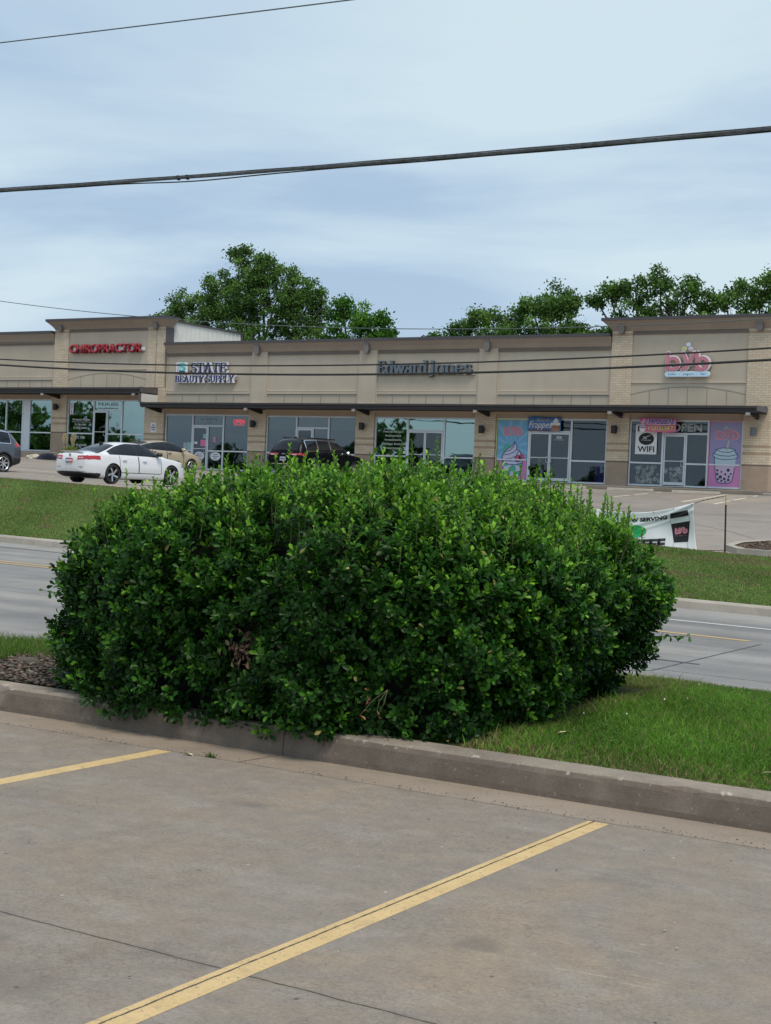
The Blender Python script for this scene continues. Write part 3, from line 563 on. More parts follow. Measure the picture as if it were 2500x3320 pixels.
# main upper wall bays: each recessed field, band, lower panel
def bay_wall(x0, x1, zb, zs):
    """zs: dict of z levels"""
    m = MB(); m.box(x0, x1, Y + .06, Y + .25, zs['base'], zs['top']); return m
def flat_upper(x0, x1, dz, joints, pil, top=9.15, hi=False):
    b = 6.08 + dz
    m = MB(); m.box(x0, x1, Y + .07, Y + .30, b, 8.95 + dz); mp(m, 'stucco_field', 'stucco')
    m = MB(); m.box(x0, x1, Y + .02, Y + .068, 6.53 + dz, 6.67 + dz); mp(m, 'belt_trim', 'stucco')
    m = MB(); m.box(x0 + .03, x1 - .03, Y - .01, Y + .069, 8.555 + dz, 8.66 + dz); mp(m, 'head_band', 'stucco_band')
    m = MB(); m.box(x0 + .02, x0 + .045, Y + .0, Y + .066, b, 8.55 + dz); m.box(x1 - .045, x1 - .02, Y, Y + .066, b, 8.55 + dz); m.box(x0 + .05, x1 - .05, Y + .012, Y + .069, 6.675 + dz, 6.695 + dz); mp(m, 'edge_bead', 'stucco_trim')
    m = MB(); m.box(x0 + .03, x1 - .03, Y + .055, Y + .068, 6.505 + dz, 6.52 + dz)
    n = joints
    for i in range(1, n): x = x0 + (x1 - x0) * i / n; m.box(x - .012, x + .012, Y + .055, Y + .068, b, 6.50 + dz)
    mp(m, 'panel_joint', 'joint_line')
for a, b, nj in ((-52.3, -46.56, 5), (-45.56, -39.92, 5), (-38.87, -33.18, 6), (-32.18, -26.44, 6)): flat_upper(a, b, 0, nj, None)
flat_upper(-66.2, -60.6, .78, 6, None); flat_upper(-73.5, -67.3, .78, 6, None)
for a, b, dz in ((-46.56, -45.56, 0), (-39.92, -38.87, 0), (-33.18, -32.18, 0), (-67.3, -66.2, .78)):
    m = MB(); m.box(a, b, Y, Y + .3, 6.08 + dz, 8.70 + dz); mp(m, 'pilaster', 'stucco')
def cornice(x0, x1, z0, z1, out, ret_l, ret_r, capz, name_sfx=''):
    """flared cornice with metal cap; returns round the ends where the block is taller than its neighbour"""
    prof = [(-.28, z0), (0, z0 + .002), (.03, z0 + .06), (out * .35, z0 + (z1 - z0) * .45), (out * .85, z0 + (z1 - z0) * .88), (out, z1)]
    m = MB(); V = []; F = []
    for (d, z) in prof:
        l = x0 - (d if ret_l else 0); r = x1 + (d if ret_r else 0)
        V += [(l, Y + .6, z), (l, Y - d, z), (r, Y - d, z), (r, Y + .6, z)]
    for i in range(len(prof) - 1):
        for k in range(3): F.append((4 * i + k, 4 * i + k + 1, 4 * i + 5 + k, 4 * i + 4 + k))
    m.add(V, F); mp(m, 'cornice', 'stucco_brown')
    m = MB(); l = x0 - (out + .03 if ret_l else 0); r = x1 + (out + .03 if ret_r else 0)
    m.box(l, r, Y - out - .04, Y + .5, z1 + .002, capz)
    if ret_l: m.box(l, l + .3, Y + .5, Y + .7, z1 + .002, capz)
    if ret_r: m.box(r - .3, r, Y + .5, Y + .7, z1 + .002, capz)
    mp(m, 'parapet_cap', 'cap_metal')
cornice(-52.3, -26.48, 8.70, 9.14, .26, False, False, 9.28)
cornice(-75, -60.62, 9.50, 9.92, .26, False, False, 10.08)
cornice(-60.58, -52.42, 10.14, 10.58, .38, True, True, 10.72)
cornice(-26.44, -19.05, 9.37, 9.82, .38, True, True, 9.95)
# scuppers / downspout heads on the cornices
for x, z in ((-46.14, 8.73), (-39.42, 8.73), (-32.7, 8.75), (-25.95, 9.45), (-19.66, 9.45), (-60.05, 10.22), (-53.05, 10.22), (-66.8, 9.53)):
    m = MB(); m.prism([(x - .15, z + .33), (x - .15, z - .05), (x - .09, z - .19), (x + .09, z - .19), (x + .15, z - .05), (x + .15, z + .33), (x + .08, z + .38), (x - .08, z + .38)][::-1], Y - .24, Y - .02)
    mp(m, 'corbel', 'corbel_grey')
# tower blocks
def tower(x0, x1, px0, px1, zb, zt, arch_e, arch_c, belt, njx, bmat):
    for a, b in ((x0, px0), (px1, x1)):
        m = MB(); m.box(a, b, Y - .02, Y + .4, zb, zt); mp(m, 'brick_pier', bmat)
    m = MB(); m.box(px0, px1, Y + .06, Y + .4, zb, zt); mp(m, 'stucco_field', 'stucco')
    m = MB(); m.box(px0 + .02, px1 - .02, Y - .01, Y + .058, zt - .14, zt - .02); mp(m, 'head_band', 'stucco_band')
    m = MB(); m.box(px0 + .02, px1 - .02, Y + .02, Y + .058, belt - .06, belt); mp(m, 'belt_trim', 'stucco_trim')
    m = MB(); n = 20; L = px1 - px0; pts = []
    for i in range(n + 1): u = i / n; pts.append((px0 + L * u, arch_e + (arch_c - arch_e) * (1 - (2 * u - 1) ** 2)))
    for a, b in zip(pts[:-1], pts[1:]): m.add([(a[0], Y + .05, a[1] - .015), (b[0], Y + .05, b[1] - .015), (b[0], Y + .05, b[1] + .015), (a[0], Y + .05, a[1] + .015)], [(0, 1, 2, 3)])
    for i in range(1, njx):
        u = i / njx; x = px0 + L * u; m.box(x - .012, x + .012, Y + .05, Y + .058, zb, arch_e + (arch_c - arch_e) * (1 - (2 * u - 1) ** 2) - .02)
    mp(m, 'panel_joint', 'joint_line')
tower(-26.44, -19.05, -25.46, -20.17, 6.09, 9.37, 6.55, 6.89, 7.12, 6, 'brick')
tower(-60.58, -52.42, -59.50, -53.67, 6.88, 10.14, 7.3, 7.67, 7.92, 6, 'brick_high')
m = MB(); m.box(-53.05, -53.02, Y - .024, Y - .018, 6.1, 10.1); mp(m, 'control_joint', 'stucco_band')
# side of the taller left block: brown corner board and ribbed white panel
m = MB(); m.box(-52.42, -52.36, Y - .02, Y + .62, 9.28, 10.14); mp(m, 'corner_board', 'scupper')
m = MB(); m.box(-52.42, -52.38, Y + .62, Y + 6.6, 8.5, 10.50)
for i in range(16): y = Y + .75 + i * .38; m.prism([(-52.38, y - .03), (-52.35, y), (-52.38, y + .03)], 8.5, 10.5, 'z')
mp(m, 'ribbed_panel', 'white_panel')
m = MB(); m.box(-52.44, -52.30, Y + .5, Y + 6.7, 10.502, 10.60); m.box(-52.44, -52.3, Y + 6.6, Y + 6.7, 8.5, 10.5); mp(m, 'gable_trim', 'cap_metal')
for q in ((-60.5, -60.45, Y + .4, Y + 6.6, 8.5, 10.5), (-26.42, -26.4, Y + .4, Y + 6.5, 8, 9.8), (-19.12, -19.06, Y + .42, Y + 6.5, 1.9, 9.37)): m = MB(); m.box(*q); mp(m, 'side_wall', 'brick')
# ground floor piers
PIERS = [(-46.58, -45.47), (-39.92, -38.86), (-33.22, -32.13), (-26.48, -25.43), (-20.22, -19.05)]
for a, b in PIERS: m = MB(); m.box(a, b, Y - .05, Y + .41, 2.42, 6.075); mp(m, 'brick_pier', 'brick')
for a, b in ((-60.58, -59.45), (-67.3, -66.2)): m = MB(); m.box(a, b, Y - .05, Y + .4, 3.1, 6.87); mp(m, 'brick_pier', 'brick_high')
m = MB(); m.box(-53.66, -52.30, Y - .05, Y + .4, 2.42, 6.86); mp(m, 'brick_pier', 'brick')
# storefronts
def storefront(x0, x1, z0, z1, mull, mid, doors, dtop, gm, dz=0):
    """mull: mullion x list; doors: list of (x0,x1) leaves; mid: rail height"""
    hx0, hx1 = doors[0][0], doors[-1][1]
    w = MB(); f = .055
    w.box(x0, x1, Y + .05, Y + .16, z1 - .07, z1); w.box(x0, x1, Y + .03, Y + .16, z0, z0 + .07)
    w.box(x0, x0 + .06, Y + .05, Y + .16, z0 + .07, z1 - .07); w.box(x1 - .06, x1, Y + .05, Y + .16, z0 + .07, z1 - .07)
    for x in mull: w.box(x - .045, x + .045, Y + .05, Y + .16, z0 + .07, z1 - .07)
    cols = [x0 + .06] + mull + [x1 - .06]
    panes = []
    for a, b in zip(cols[:-1], cols[1:]):
        a2 = a + (.045 if a != cols[0] else 0); b2 = b - (.045 if b != cols[-1] else 0)
        if hx0 != hx1 and a - .02 < hx0 < b:      # door column
            w.box(a2, b2, Y + .05, Y + .16, dtop, dtop + .07); panes.append((a2, b2, dtop + .07, z1 - .07))
            if b2 - hx1 > .3:                       # sidelight
                w.box(hx1 + .0, hx1 + .07, Y + .05, Y + .16, z0 + .07, dtop); w.box(hx1 + .07, b2, Y + .05, Y + .16, mid - .035, mid + .035)
                panes += [(hx1 + .07, b2, z0 + .07, mid - .035), (hx1 + .07, b2, mid + .035, dtop)]
        else:
            w.box(a2, b2, Y + .05, Y + .16, mid - .035, mid + .035); panes += [(a2, b2, z0 + .07, mid - .035), (a2, b2, mid + .035, z1 - .07)]
    win = mp(w, 'window', 'aluminium'); 
    for (a, b, c, d) in panes:
        p = MB(); p.box(a, b, Y + .10, Y + .11, c, d); mp(p, 'pane', gm, win)
    for k, (a, b) in enumerate(doors):
        if b <= a: continue
        d = MB(); st = .055; g0 = .007
        a += g0; b -= g0
        d.box(a, a + st, Y + .03, Y + .09, z0 + .03, dtop - .01); d.box(b - st, b, Y + .03, Y + .09, z0 + .03, dtop - .01)
        d.box(a + st, b - st, Y + .03, Y + .09, z0 + .03, z0 + .2); d.box(a + st, b - st, Y + .03, Y + .09, dtop - .09, dtop - .01); d.box(a + st, b - st, Y + .035, Y + .085, mid + .09, mid + .125)
        dr = mp(d, 'door', 'aluminium')
        p = MB(); p.box(a + st, b - st, Y + .055, Y + .063, z0 + .2, dtop - .09); mp(p, 'pane', 'glass_dark', dr)
        left = (k == 1)
        hx = a + st * .6 if left else b - st * .6; s = 1 if left else -1; hz = mid + .02
        h = MB(); h.tube([(hx, Y + .03, hz - .14), (hx, Y - .04, hz - .14), (hx + s * .09, Y - .05, hz - .12), (hx + s * .09, Y - .05, hz + .12), (hx, Y - .04, hz + .14), (hx, Y + .03, hz + .14)], .014, 6); mp(h, 'handle', 'aluminium', dr)
    m = MB(); m.box(x0, x1, Y + .04, Y + .3, z1 + .002, (5.98 if z1 < 6 else 6.8)); mp(m, 'transom_panel', 'stucco_soffit')
    return win
storefront(-52.22, -46.60, 2.50, 5.44, [-50.35, -48.28], 3.51, [(-50.28, -49.33)], 4.80, 'glass_plain')
storefront(-45.45, -39.93, 2.50, 5.42, [-43.58, -41.60], 3.51, [(-43.50, -42.58)], 4.78, 'glass_plain')
storefront(-38.84, -33.24, 2.50, 5.42, [-36.97, -34.93], 3.51, [(-36.92, -35.96), (-35.96, -34.98)], 4.76, 'glass_teal')
storefront(-32.11, -26.50, 2.50, 5.43, [-30.40, -28.26], 3.52, [(-30.35, -29.32), (-29.32, -28.31)], 4.80, 'glass_dark')
storefront(-25.41, -20.24, 2.50, 5.43, [-23.85, -21.78], 3.52, [(-23.78, -22.80)], 4.80, 'glass_dark')
storefront(-59.42, -53.68, 3.20, 6.19, [-57.45, -55.38], 4.29, [(-57.40, -56.45)], 5.56, 'glass_teal')
storefront(-66.18, -60.60, 3.22, 6.20, [-64.28, -62.95, -62.40], 4.29, [(0, 0)], 5.56, 'glass_teal')
storefront(-73.2, -67.32, 3.22, 6.20, [-71.3, -69.2], 4.29, [(0, 0)], 5.56, 'glass_teal')
m = MB(); m.box(-62.905, -62.445, Y + .07, Y + .099, 3.3, 6.12); mp(m, 'cover_plate', 'aluminium')
m = MB(); m.box(-66.2, -60.6, Y - .02, Y + .2, 3.126, 3.215); m.box(-59.44, -53.7, Y - .02, Y + .2, 3.126, 3.195); mp(m, 'sill', 'walk_concrete')
m = MB()
for a, b in zip([-52.3, -45.47, -38.86, -32.13, -25.43], [-46.58, -39.92, -33.22, -26.48, -20.22]): m.box(a, b, Y + .0, Y + .2, 2.436, 2.498)
mp(m, 'sill', 'walk_concrete')
# interiors
for a, b, z0, z1, c in ((-52.2, -46.6, 2.44, 5.9, 'interior_wall'), (-45.4, -39.95, 2.44, 5.9, 'interior_lilac'), (-38.8, -33.25, 2.44, 5.9, 'interior_wall'), (-32.1, -26.5, 2.44, 5.9, 'interior_wall'), (-25.4, -20.25, 2.44, 5.9, 'interior_wall'), (-59.4, -53.7, 3.13, 6.7, 'interior_wall'), (-66.1, -60.6, 3.13, 6.7, 'interior_wall'), (-73, -67.3, 3.13, 6.7, 'interior_wall')):
    m = MB(); V = [(a, Y + .4, z0), (b, Y + .4, z0), (b, Y + 4.2, z0), (a, Y + 4.2, z0), (a, Y + .4, z1), (b, Y + .4, z1), (b, Y + 4.2, z1), (a, Y + 4.2, z1)]
    m.add(V, [(4, 7, 6, 5), (1, 2, 6, 5), (2, 3, 7, 6), (3, 0, 4, 7)]); mp(m, 'interior_wall', c)
    m = MB(); m.add(V[:4], [(0, 1, 2, 3)]); mp(m, 'interior_floor', 'interior_floor')
m = MB(); m.box(-45.38, -40.0, Y + .25, Y + .27, 4.72, 5.36); mp(m, 'window_blind', 'blind')
m = MB(); m.box(-57.4, -55.45, Y + .25, Y + .27, 5.68, 6.1); m.box(-55.3, -53.75, Y + .9, Y + .93, 4.4, 6.1); mp(m, 'window_blind', 'blind')
# canopies
def canopy(x0, x1, z0, z1, ret=None, left=False):
    m = MB(); y = Y - 1.5; h = (z1 - z0)
    m.prism([(y, z0 + h * .52), (y - .06, z0 + h * .60), (y - .06, z0 + h * .93), (y, z1), (y + .1, z1), (Y - .06, z1 + .09), (Y - .06, z1 - .1), (y + .12, z0 + h * .42), (y + .12, z0), (y + .02, z0), (y + .02, z0 + h * .24), (y - .02, z0 + h * .28), (y - .02, z0 + h * .46)][::-1], x0, x1, 'x')
    c = mp(m, 'canopy', 'awning_metal')
    m = MB(); m.box(x0 + .01, x1 - .01, y + .125, Y - .06, z0 + .02, z0 + .04); mp(m, 'soffit', 'awning_soffit', c)
    m = MB(); m.box(x1 + .002, x1 + .03, y + .0, Y - .055, z0 + .06, z1 + .03); mp(m, 'end_cover', 'scupper', c)
    if left: m = MB(); m.box(x0 - .03, x0 - .002, y + .0, Y - .055, z0 + .06, z1 + .03); mp(m, 'end_cover', 'scupper', c)
    return c
c_main = canopy(-52.72, -19.22, 5.70, 5.965, left=True)
c_high = canopy(-74, -52.80, 6.44, 6.76)
m = MB(); m.box(-52.86, -52.77, Y - 1.40, Y - .06, 5.99, 6.435); mp(m, 'step_panel', 'white_panel')
m = MB(); m.box(-52.88, -52.76, Y - 1.50, Y - 1.402, 5.97, 6.437); mp(m, 'step_post', 'scupper')
def bracket(x, z, c):
    m = MB(); m.prism([(Y - 1.36, z), (Y - .06, z - .22), (Y - .06, z), ], x - .06, x + .06, 'x'); m.box(x - .05, x + .05, Y - 1.36, Y - .06, z + .0, z + .018); mp(m, 'bracket', 'awning_soffit', c)
    m = MB(); m.box(x - .09, x + .09, Y - 1.47, Y - 1.37, z - .12, z + .07); mp(m, 'beam_end', 'white_end', c)
for x in (-45.75, -39.2, -32.5, -25.8, -19.6, -52.5): bracket(x, 5.70, c_main)
for x in (-60.0, -53.3): bracket(x, 6.44, c_high)
# wall lamps
def wall_lamp(x, z, label, mat='lamp_black'):
    r = empty('wall_lamp', (x, Y - .06, z)); tag(r, label, 'wall lamp', 'up-down lamps on the brick piers')
    m = MB(); n = 14
    m.add([(.13 * math.cos(2 * math.pi * k / n), -.22 + .13 * math.sin(2 * math.pi * k / n), h) for h in (-.18, .18) for k in range(n)], [(k, (k + 1) % n, n + (k + 1) % n, n + k) for k in range(n)] + [tuple(range(n - 1, -1, -1)), tuple(range(n, 2 * n))]); m.build('lamp_body', mat, r)
    m = MB(); m.box(-.04, .04, -.12, .0, -.05, .05); m.box(-.07, .07, -.02, .0, -.09, .09); m.build('mounting_arm', mat, r)
    return r
for x, z, l in ((-60.1, 5.75, 'black lamp on the brick pier left of the chiropractor storefront'), (-46.15, 4.96, 'black lamp on the pier right of the beauty supply door'), (-39.45, 4.93, 'black lamp on the pier between the parked black car bay and the serif-lettered shop'), (-32.75, 4.87, 'black lamp on the pier left of the swirl yogurt cup poster'), (-26.05, 4.96, 'black lamp on the pier left of the WIFI poster window'), ):
    wall_lamp(x, z, l)
wall_lamp(-19.7, 4.96, 'steel grey lamp on the last pier at the right end of the mall', 'lamp_grey')

# ------------------------------------------------------------------ signs on the facade
def sign(name, loc, label, cat='sign'):
    r = empty(name, loc); tag(r, label, cat); return r
def into(o, r): o.parent = r; o.matrix_parent_inverse = Matrix.Translation(-Vector(r.location)); return o
S = Y - .0
r = sign('shop_sign', (-56.8, Y, 9.0), 'red CHIROPRACTOR channel letters on the left block')
into(text('lettering', 'CHIROPRACTOR', -59.30, 8.79, Y - .13, .50, 'sign_red', w=5.30, depth=.035, bold=.022), r)
into(text('letter_return', 'CHIROPRACTOR', -59.28, 8.785, Y - .03, .51, 'sign_red_side', w=5.30, depth=.098, bold=.026), r)
m = MB(); m.box(-59.2, -53.85, Y - .015, Y + .04, 8.90, 9.10); into(m.build('raceway', 'sign_white'), r)
r = sign('shop_sign', (-49.6, Y, 7.8), 'navy serif STATE BEAUTY SUPPLY letters with a teal logo square')
m = MB(); serif(m, 'STATE', -50.48, 7.66, .50, 2.42, Y - .17, Y - .145); into(m.build('lettering', 'sign_navy'), r)
m = MB(); serif(m, 'STATE', -50.45, 7.64, .52, 2.46, Y - .14, Y - .03, grow=.035); into(m.build('letter_return', 'sign_white'), r)
m = MB(); serif(m, 'BEAUTY SUPPLY', -51.52, 7.15, .34, 3.95, Y - .17, Y - .145); into(m.build('lettering', 'sign_navy'), r)
m = MB(); serif(m, 'BEAUTY SUPPLY', -51.48, 7.13, .36, 4.0, Y - .14, Y - .03, grow=.03); into(m.build('letter_return', 'sign_white'), r)
m = MB(); m.box(-51.5, -50.74, Y - .15, Y - .03, 7.60, 8.20); lb = into(m.build('logo_square', 'sign_white', bevel=.02), r)
m = MB(); m.box(-51.28, -50.86, Y - .156, Y - .152, 7.74, 8.17); into(m.build('logo_field', 'sign_blue'), lb)
m = MB(); m.box(-51.28, -50.86, Y - .158, Y - .152, 7.63, 7.735); into(m.build('logo_base', 'sign_navy'), lb)
m = MB(); serif(m, 'S', -51.28, 7.76, .40, .42, Y - .163, Y - .158, thick=.36, thin=.14); into(m.build('logo_letter', 'teal'), lb)
t_ = into(text('logo_text', 'STATE', 0, 0, 0, .09, 'sign_navy', w=.5, depth=.003), lb)
t_.matrix_parent_inverse = Matrix.Identity(4); t_.parent = None
t_.matrix_world = Matrix.Translation((-51.31, Y - .153, 7.66)) @ Matrix.Rotation(-math.pi / 2, 4, 'Y')
t_.parent = lb; t_.matrix_parent_inverse = Matrix.Identity(4)
m = MB(); m.box(-51.4, -47.45, Y - .028, Y + .04, 7.25, 7.42); m.box(-50.7, -48.1, Y - .028, Y + .04, 7.78, 7.98); into(m.build('raceway', 'raceway'), r)
r = sign('shop_sign', (-36.1, Y, 7.8), 'slate blue serif Edward Jones letters')
m = MB(); serif(m, 'Edward', -38.80, 7.52, .64, 2.85, Y - .11, Y - .08, thick=.20, thin=.08); serif(m, 'J', -35.90, 7.52, .64, .40, Y - .11, Y - .08, thick=.24, thin=.08); serif(m, 'ones', -35.52, 7.52, .62, 2.02, Y - .11, Y - .08, thick=.24, thin=.09); into(m.build('lettering', 'sign_slate'), r)
m = MB(); serif(m, 'Edward', -38.75, 7.50, .64, 2.85, Y - .070, Y - .03, thick=.22, thin=.10, grow=.0); serif(m, 'J', -35.87, 7.50, .64, .40, Y - .070, Y - .03, thick=.26, thin=.10, grow=.0); serif(m, 'ones', -35.47, 7.50, .62, 2.02, Y - .070, Y - .03, thick=.26, thin=.11, grow=.0); into(m.build('letter_return', 'sign_slate_dark'), r)
m = MB(); m.box(-38.7, -33.35, Y - .028, Y + .04, 7.46, 7.62); into(m.build('raceway', 'raceway'), r)
r = sign('shop_sign', (-22.8, Y, 7.9), 'pink byb logo sign with bubbles above a white boba yogurt bar strip')
m = MB(); logo(m, -23.80, 7.57, 2.02, .86, .074, Y - .150, Y - .115); into(m.build('lettering', 'sign_pink'), r)
m = MB(); logo(m, -23.835, 7.535, 2.09, .93, .100, Y - .105, Y - .05); into(m.build('letter_return', 'sign_white'), r)
m = MB(); m.box(-23.8, -21.75, Y - .045, Y + .04, 7.78, 7.96); into(m.build('raceway', 'raceway'), r)
for cx, cz, c in ((-22.82, 8.72, 'sign_blue'), (-22.99, 8.54, 'sign_lime'), (-22.71, 8.54, 'sign_lilac')):
    m = MB(); m.disc(cx, cz, .10, .09, Y - .12, Y - .06); d = into(m.build('bubble', 'sign_white'), r)
    m = MB(); m.disc(cx, cz, .075, .068, Y - .130, Y - .122); into(m.build('bubble_face', c), d)
m = MB(); m.prism([(-23.72 + .10 * math.cos(t), 7.43 + .10 * math.sin(t)) for t in np.linspace(math.pi / 2, 1.5 * math.pi, 9)] + [(-21.9 + .10 * math.cos(t), 7.43 + .10 * math.sin(t)) for t in np.linspace(-math.pi / 2, math.pi / 2, 9)], Y - .14, Y - .06); pl_ = into(m.build('name_plate', 'sign_blue'), r)
m = MB(); m.prism([(-23.72 + .125 * math.cos(t), 7.43 + .125 * math.sin(t)) for t in np.linspace(math.pi / 2, 1.5 * math.pi, 9)] + [(-21.9 + .125 * math.cos(t), 7.43 + .125 * math.sin(t)) for t in np.linspace(-math.pi / 2, math.pi / 2, 9)], Y - .12, Y - .055); into(m.build('plate_rim', 'sign_white'), pl_)
into(text('plate_text', 'boba  -  yogurt  -  bar', -22.81, 7.40, Y - .142, .09, 'ink_outline', w=1.72, depth=.003, center=True, space=1.2), pl_)

# ------------------------------------------------------------------ window posters, banners, lettering on glass
G = Y + .045          # just in front of the glazing
def sheet(name, x0, x1, z0, z1, mat, r, y=G): m = MB(); m.box(x0, x1, y - .004, y, z0, z1); return into(m.build(name, mat), r)
def poly(name, pts, y, mat, r, t=.003): m = MB(); m.prism(pts, y - t, y); return into(m.build(name, mat), r)
def lines(name, paths, hw, y, mat, r):
    m = MB()
    for p in paths: rstroke(m, p, hw, y - .003, y, 5)
    return into(m.build(name, mat), r)
# swirl yogurt poster
r = sign('window_poster', (-31.25, G, 4.0), 'blue and pink window poster of a swirl yogurt cup with strawberries and mint dots', 'poster')
x0, x1, z0, z1 = -32.02, -30.46, 2.58, 5.34
def sunburst():
    t = MT('p_sunburst'); P = t.pos(); sp = t.n('ShaderNodeSeparateXYZ'); t.L(P, sp.inputs[0])
    a = t.math('ARCTAN2', t.math('SUBTRACT', sp.outputs[2], 4.15), t.math('SUBTRACT', sp.outputs[0], -31.25))
    s = t.math('SINE', t.math('MULTIPLY', a, 12.0)); c = t.mix(t.ramp(s, [(0.35, (0, 0, 0)), (0.65, (1, 1, 1))]), (0.16, 0.42, 0.66), (0.24, 0.50, 0.74)); t.col(c); t.b.inputs['Roughness'].default_value = .45
sunburst()
sheet('poster_sheet', x0, x1, 3.50, z1, 'p_sunburst', r); sheet('poster_base', x0, x1, z0, 3.498, 'p_pink', r)
m = MB(); m.box(x0 - .05, x1, G - .03, G - .006, z1 + .005, z1 + .035); m.box(x0 - .055, x0 - .03, G - .03, G - .006, z0, z1 + .03); into(m.build('light_strip', 'p_yellow'), r)
m = MB(); logo(m, -31.70, 4.62, .95, .44, .040, G - .013, G - .009); into(m.build('lettering', 'lip_pink'), r)
m = MB(); logo(m, -31.72, 4.60, .99, .48, .060, G - .0085, G - .0055); into(m.build('letter_halo', 'logo_pale'), r)
cw = [(-31.72, 3.43), (-30.66, 3.43), (-30.76, 2.85), (-30.83, 2.77), (-31.0, 2.72), (-31.35, 2.71), (-31.55, 2.74), (-31.62, 2.82)]
cup = poly('cup', cw[::-1], G - .006, 'p_cream', r)
for cx, cz, a, b in ((-31.16, 3.08, .17, .17), (-31.55, 3.32, .16, .14), (-30.87, 3.33, .15, .12), (-31.47, 2.86, .14, .13), (-30.92, 2.86, .13, .12)):
    m = MB(); m.disc(cx, cz, a, b, G - .012, G - .0095); into(m.build('dot', 'p_mint'), cup)
sw = [(-31.69, 3.50), (-31.74, 3.62), (-31.72, 3.74), (-31.60, 3.82), (-31.58, 3.92), (-31.42, 4.02), (-31.22, 4.14), (-31.12, 4.34), (-31.0, 4.16), (-31.0, 3.98), (-30.86, 3.92), (-30.76, 3.78), (-30.72, 3.6), (-30.76, 3.50)]
poly('mint_ring', [(-31.5 + .23 * math.cos(t), 3.92 + .33 * math.sin(t)) for t in np.linspace(0, 6.28, 24)[:-1]], G - .006, 'p_mint', r, .002)
poly('swirl', sw[::-1], G - .009, 'p_cream', r)
poly('cup_lip', [(-31.76, 3.48), (-30.64, 3.48), (-30.70, 3.36), (-31.0, 3.29), (-31.3, 3.28), (-31.6, 3.35)][::-1], G - .013, 'p_cream', r)
for cx, cz in ((-30.90, 3.55), (-30.72, 3.62)): m = MB(); m.disc(cx, cz, .15, .16, G - .017, G - .014); into(m.build('strawberry', 'p_red'), r)
lines('outline', [sw, cw + [cw[0]], [(-31.76, 3.46), (-31.6, 3.33), (-31.3, 3.26), (-31.0, 3.27), (-30.68, 3.36)], [(-31.72, 3.70), (-31.4, 3.74), (-31.1, 3.86), (-31.0, 3.98)], [(-31.6, 3.86), (-31.35, 3.92), (-31.15, 4.1), (-31.1, 4.3)], [(-31.6, 3.52), (-31.3, 3.55), (-31.02, 3.66), (-30.9, 3.9)], [(-30.92 + .15 * math.cos(t), 3.55 + .16 * math.sin(t)) for t in np.linspace(0, 6.28, 16)]], .017, G - .018, 'ink_outline', r)
m = MB(); m.box(x0, x1, G - .03, G - .019, 3.47, 3.53); into(m.build('glazing_bar', 'aluminium'), r)
# bubble tea poster
r = sign('window_poster', (-21.0, G, 4.0), 'lilac and pink window poster of a bubble tea cup with dark pearls and a straw', 'poster')
x0, x1 = -21.70, -20.30
sheet('poster_sheet', x0, x1, 3.52, 5.36, 'p_lilac', r); sheet('poster_base', x0, x1, 2.56, 3.518, 'p_pink', r)
m = MB(); m.box(x0 - .02, x1, G - .03, G - .006, 5.365, 5.41); m.box(x0 - .045, x0 - .008, G - .03, G - .006, 2.52, 5.40); into(m.build('light_strip', 'lip_pink'), r)
m = MB(); logo(m, -21.42, 4.62, .98, .44, .040, G - .013, G - .009); into(m.build('lettering', 'sign_pink'), r)
m = MB(); logo(m, -21.44, 4.60, 1.02, .48, .060, G - .0085, G - .0055); into(m.build('letter_halo', 'logo_pale'), r)
poly('bubbles', [(-21.0, 5.22), (-21.12, 5.08), (-20.86, 5.08)], G - .006, 'ink_faint', r, .002)
lid = [(-21.52, 3.90), (-21.50, 4.02), (-21.42, 4.06), (-21.40, 4.18), (-21.1, 4.25), (-20.8, 4.25), (-20.54, 4.18), (-20.52, 4.04), (-20.44, 4.0), (-20.44, 3.86), (-20.6, 3.78), (-21.0, 3.75), (-21.35, 3.79)]
cupp = [(-21.46, 3.84), (-20.50, 3.82), (-20.54, 3.4), (-20.64, 2.86), (-20.74, 2.76), (-21.0, 2.73), (-21.25, 2.76), (-21.33, 2.86), (-21.42, 3.4)]
poly('cup', cupp[::-1], G - .006, 'p_cuplow', r); poly('tea', [(-21.45, 3.50), (-20.53, 3.50), (-20.50, 3.82), (-21.46, 3.84)], G - .0095, 'p_cup', r)
poly('lid', lid[::-1], G - .013, 'p_cup', r)
poly('straw', [(-20.98, 4.14), (-20.86, 4.14), (-20.80, 4.58), (-20.88, 4.60)], G - .018, 'p_straw', r)
lines('outline', [lid + [lid[0]], cupp[2:] + [cupp[0]], [(-21.5, 4.0), (-21.2, 3.92), (-20.8, 3.9), (-20.46, 3.98)], [(-21.4, 4.17), (-21.1, 4.07), (-20.8, 4.07), (-20.54, 4.16)]], .013, G - .0215, 'ink_outline', r)
for i, (a, b, q) in enumerate(((-21.30, 3.28, .05), (-20.82, 3.30, .07), (-21.12, 3.22, .04), (-20.94, 3.12, .05), (-21.30, 3.12, .055), (-21.16, 3.0, .075), (-20.78, 3.02, .05), (-20.98, 2.92, .06), (-21.26, 2.90, .05), (-21.1, 2.84, .05), (-20.80, 2.88, .06), (-20.93, 2.80, .04), (-20.70, 3.14, .045))):
    m = MB(); m.disc(a, b, q, q, G - .0125, G - .0098); into(m.build('pearl', 'p_boba'), r)
m = MB(); m.box(x0, x1, G - .035, G - .024, 3.49, 3.555); into(m.build('glazing_bar', 'aluminium'), r)
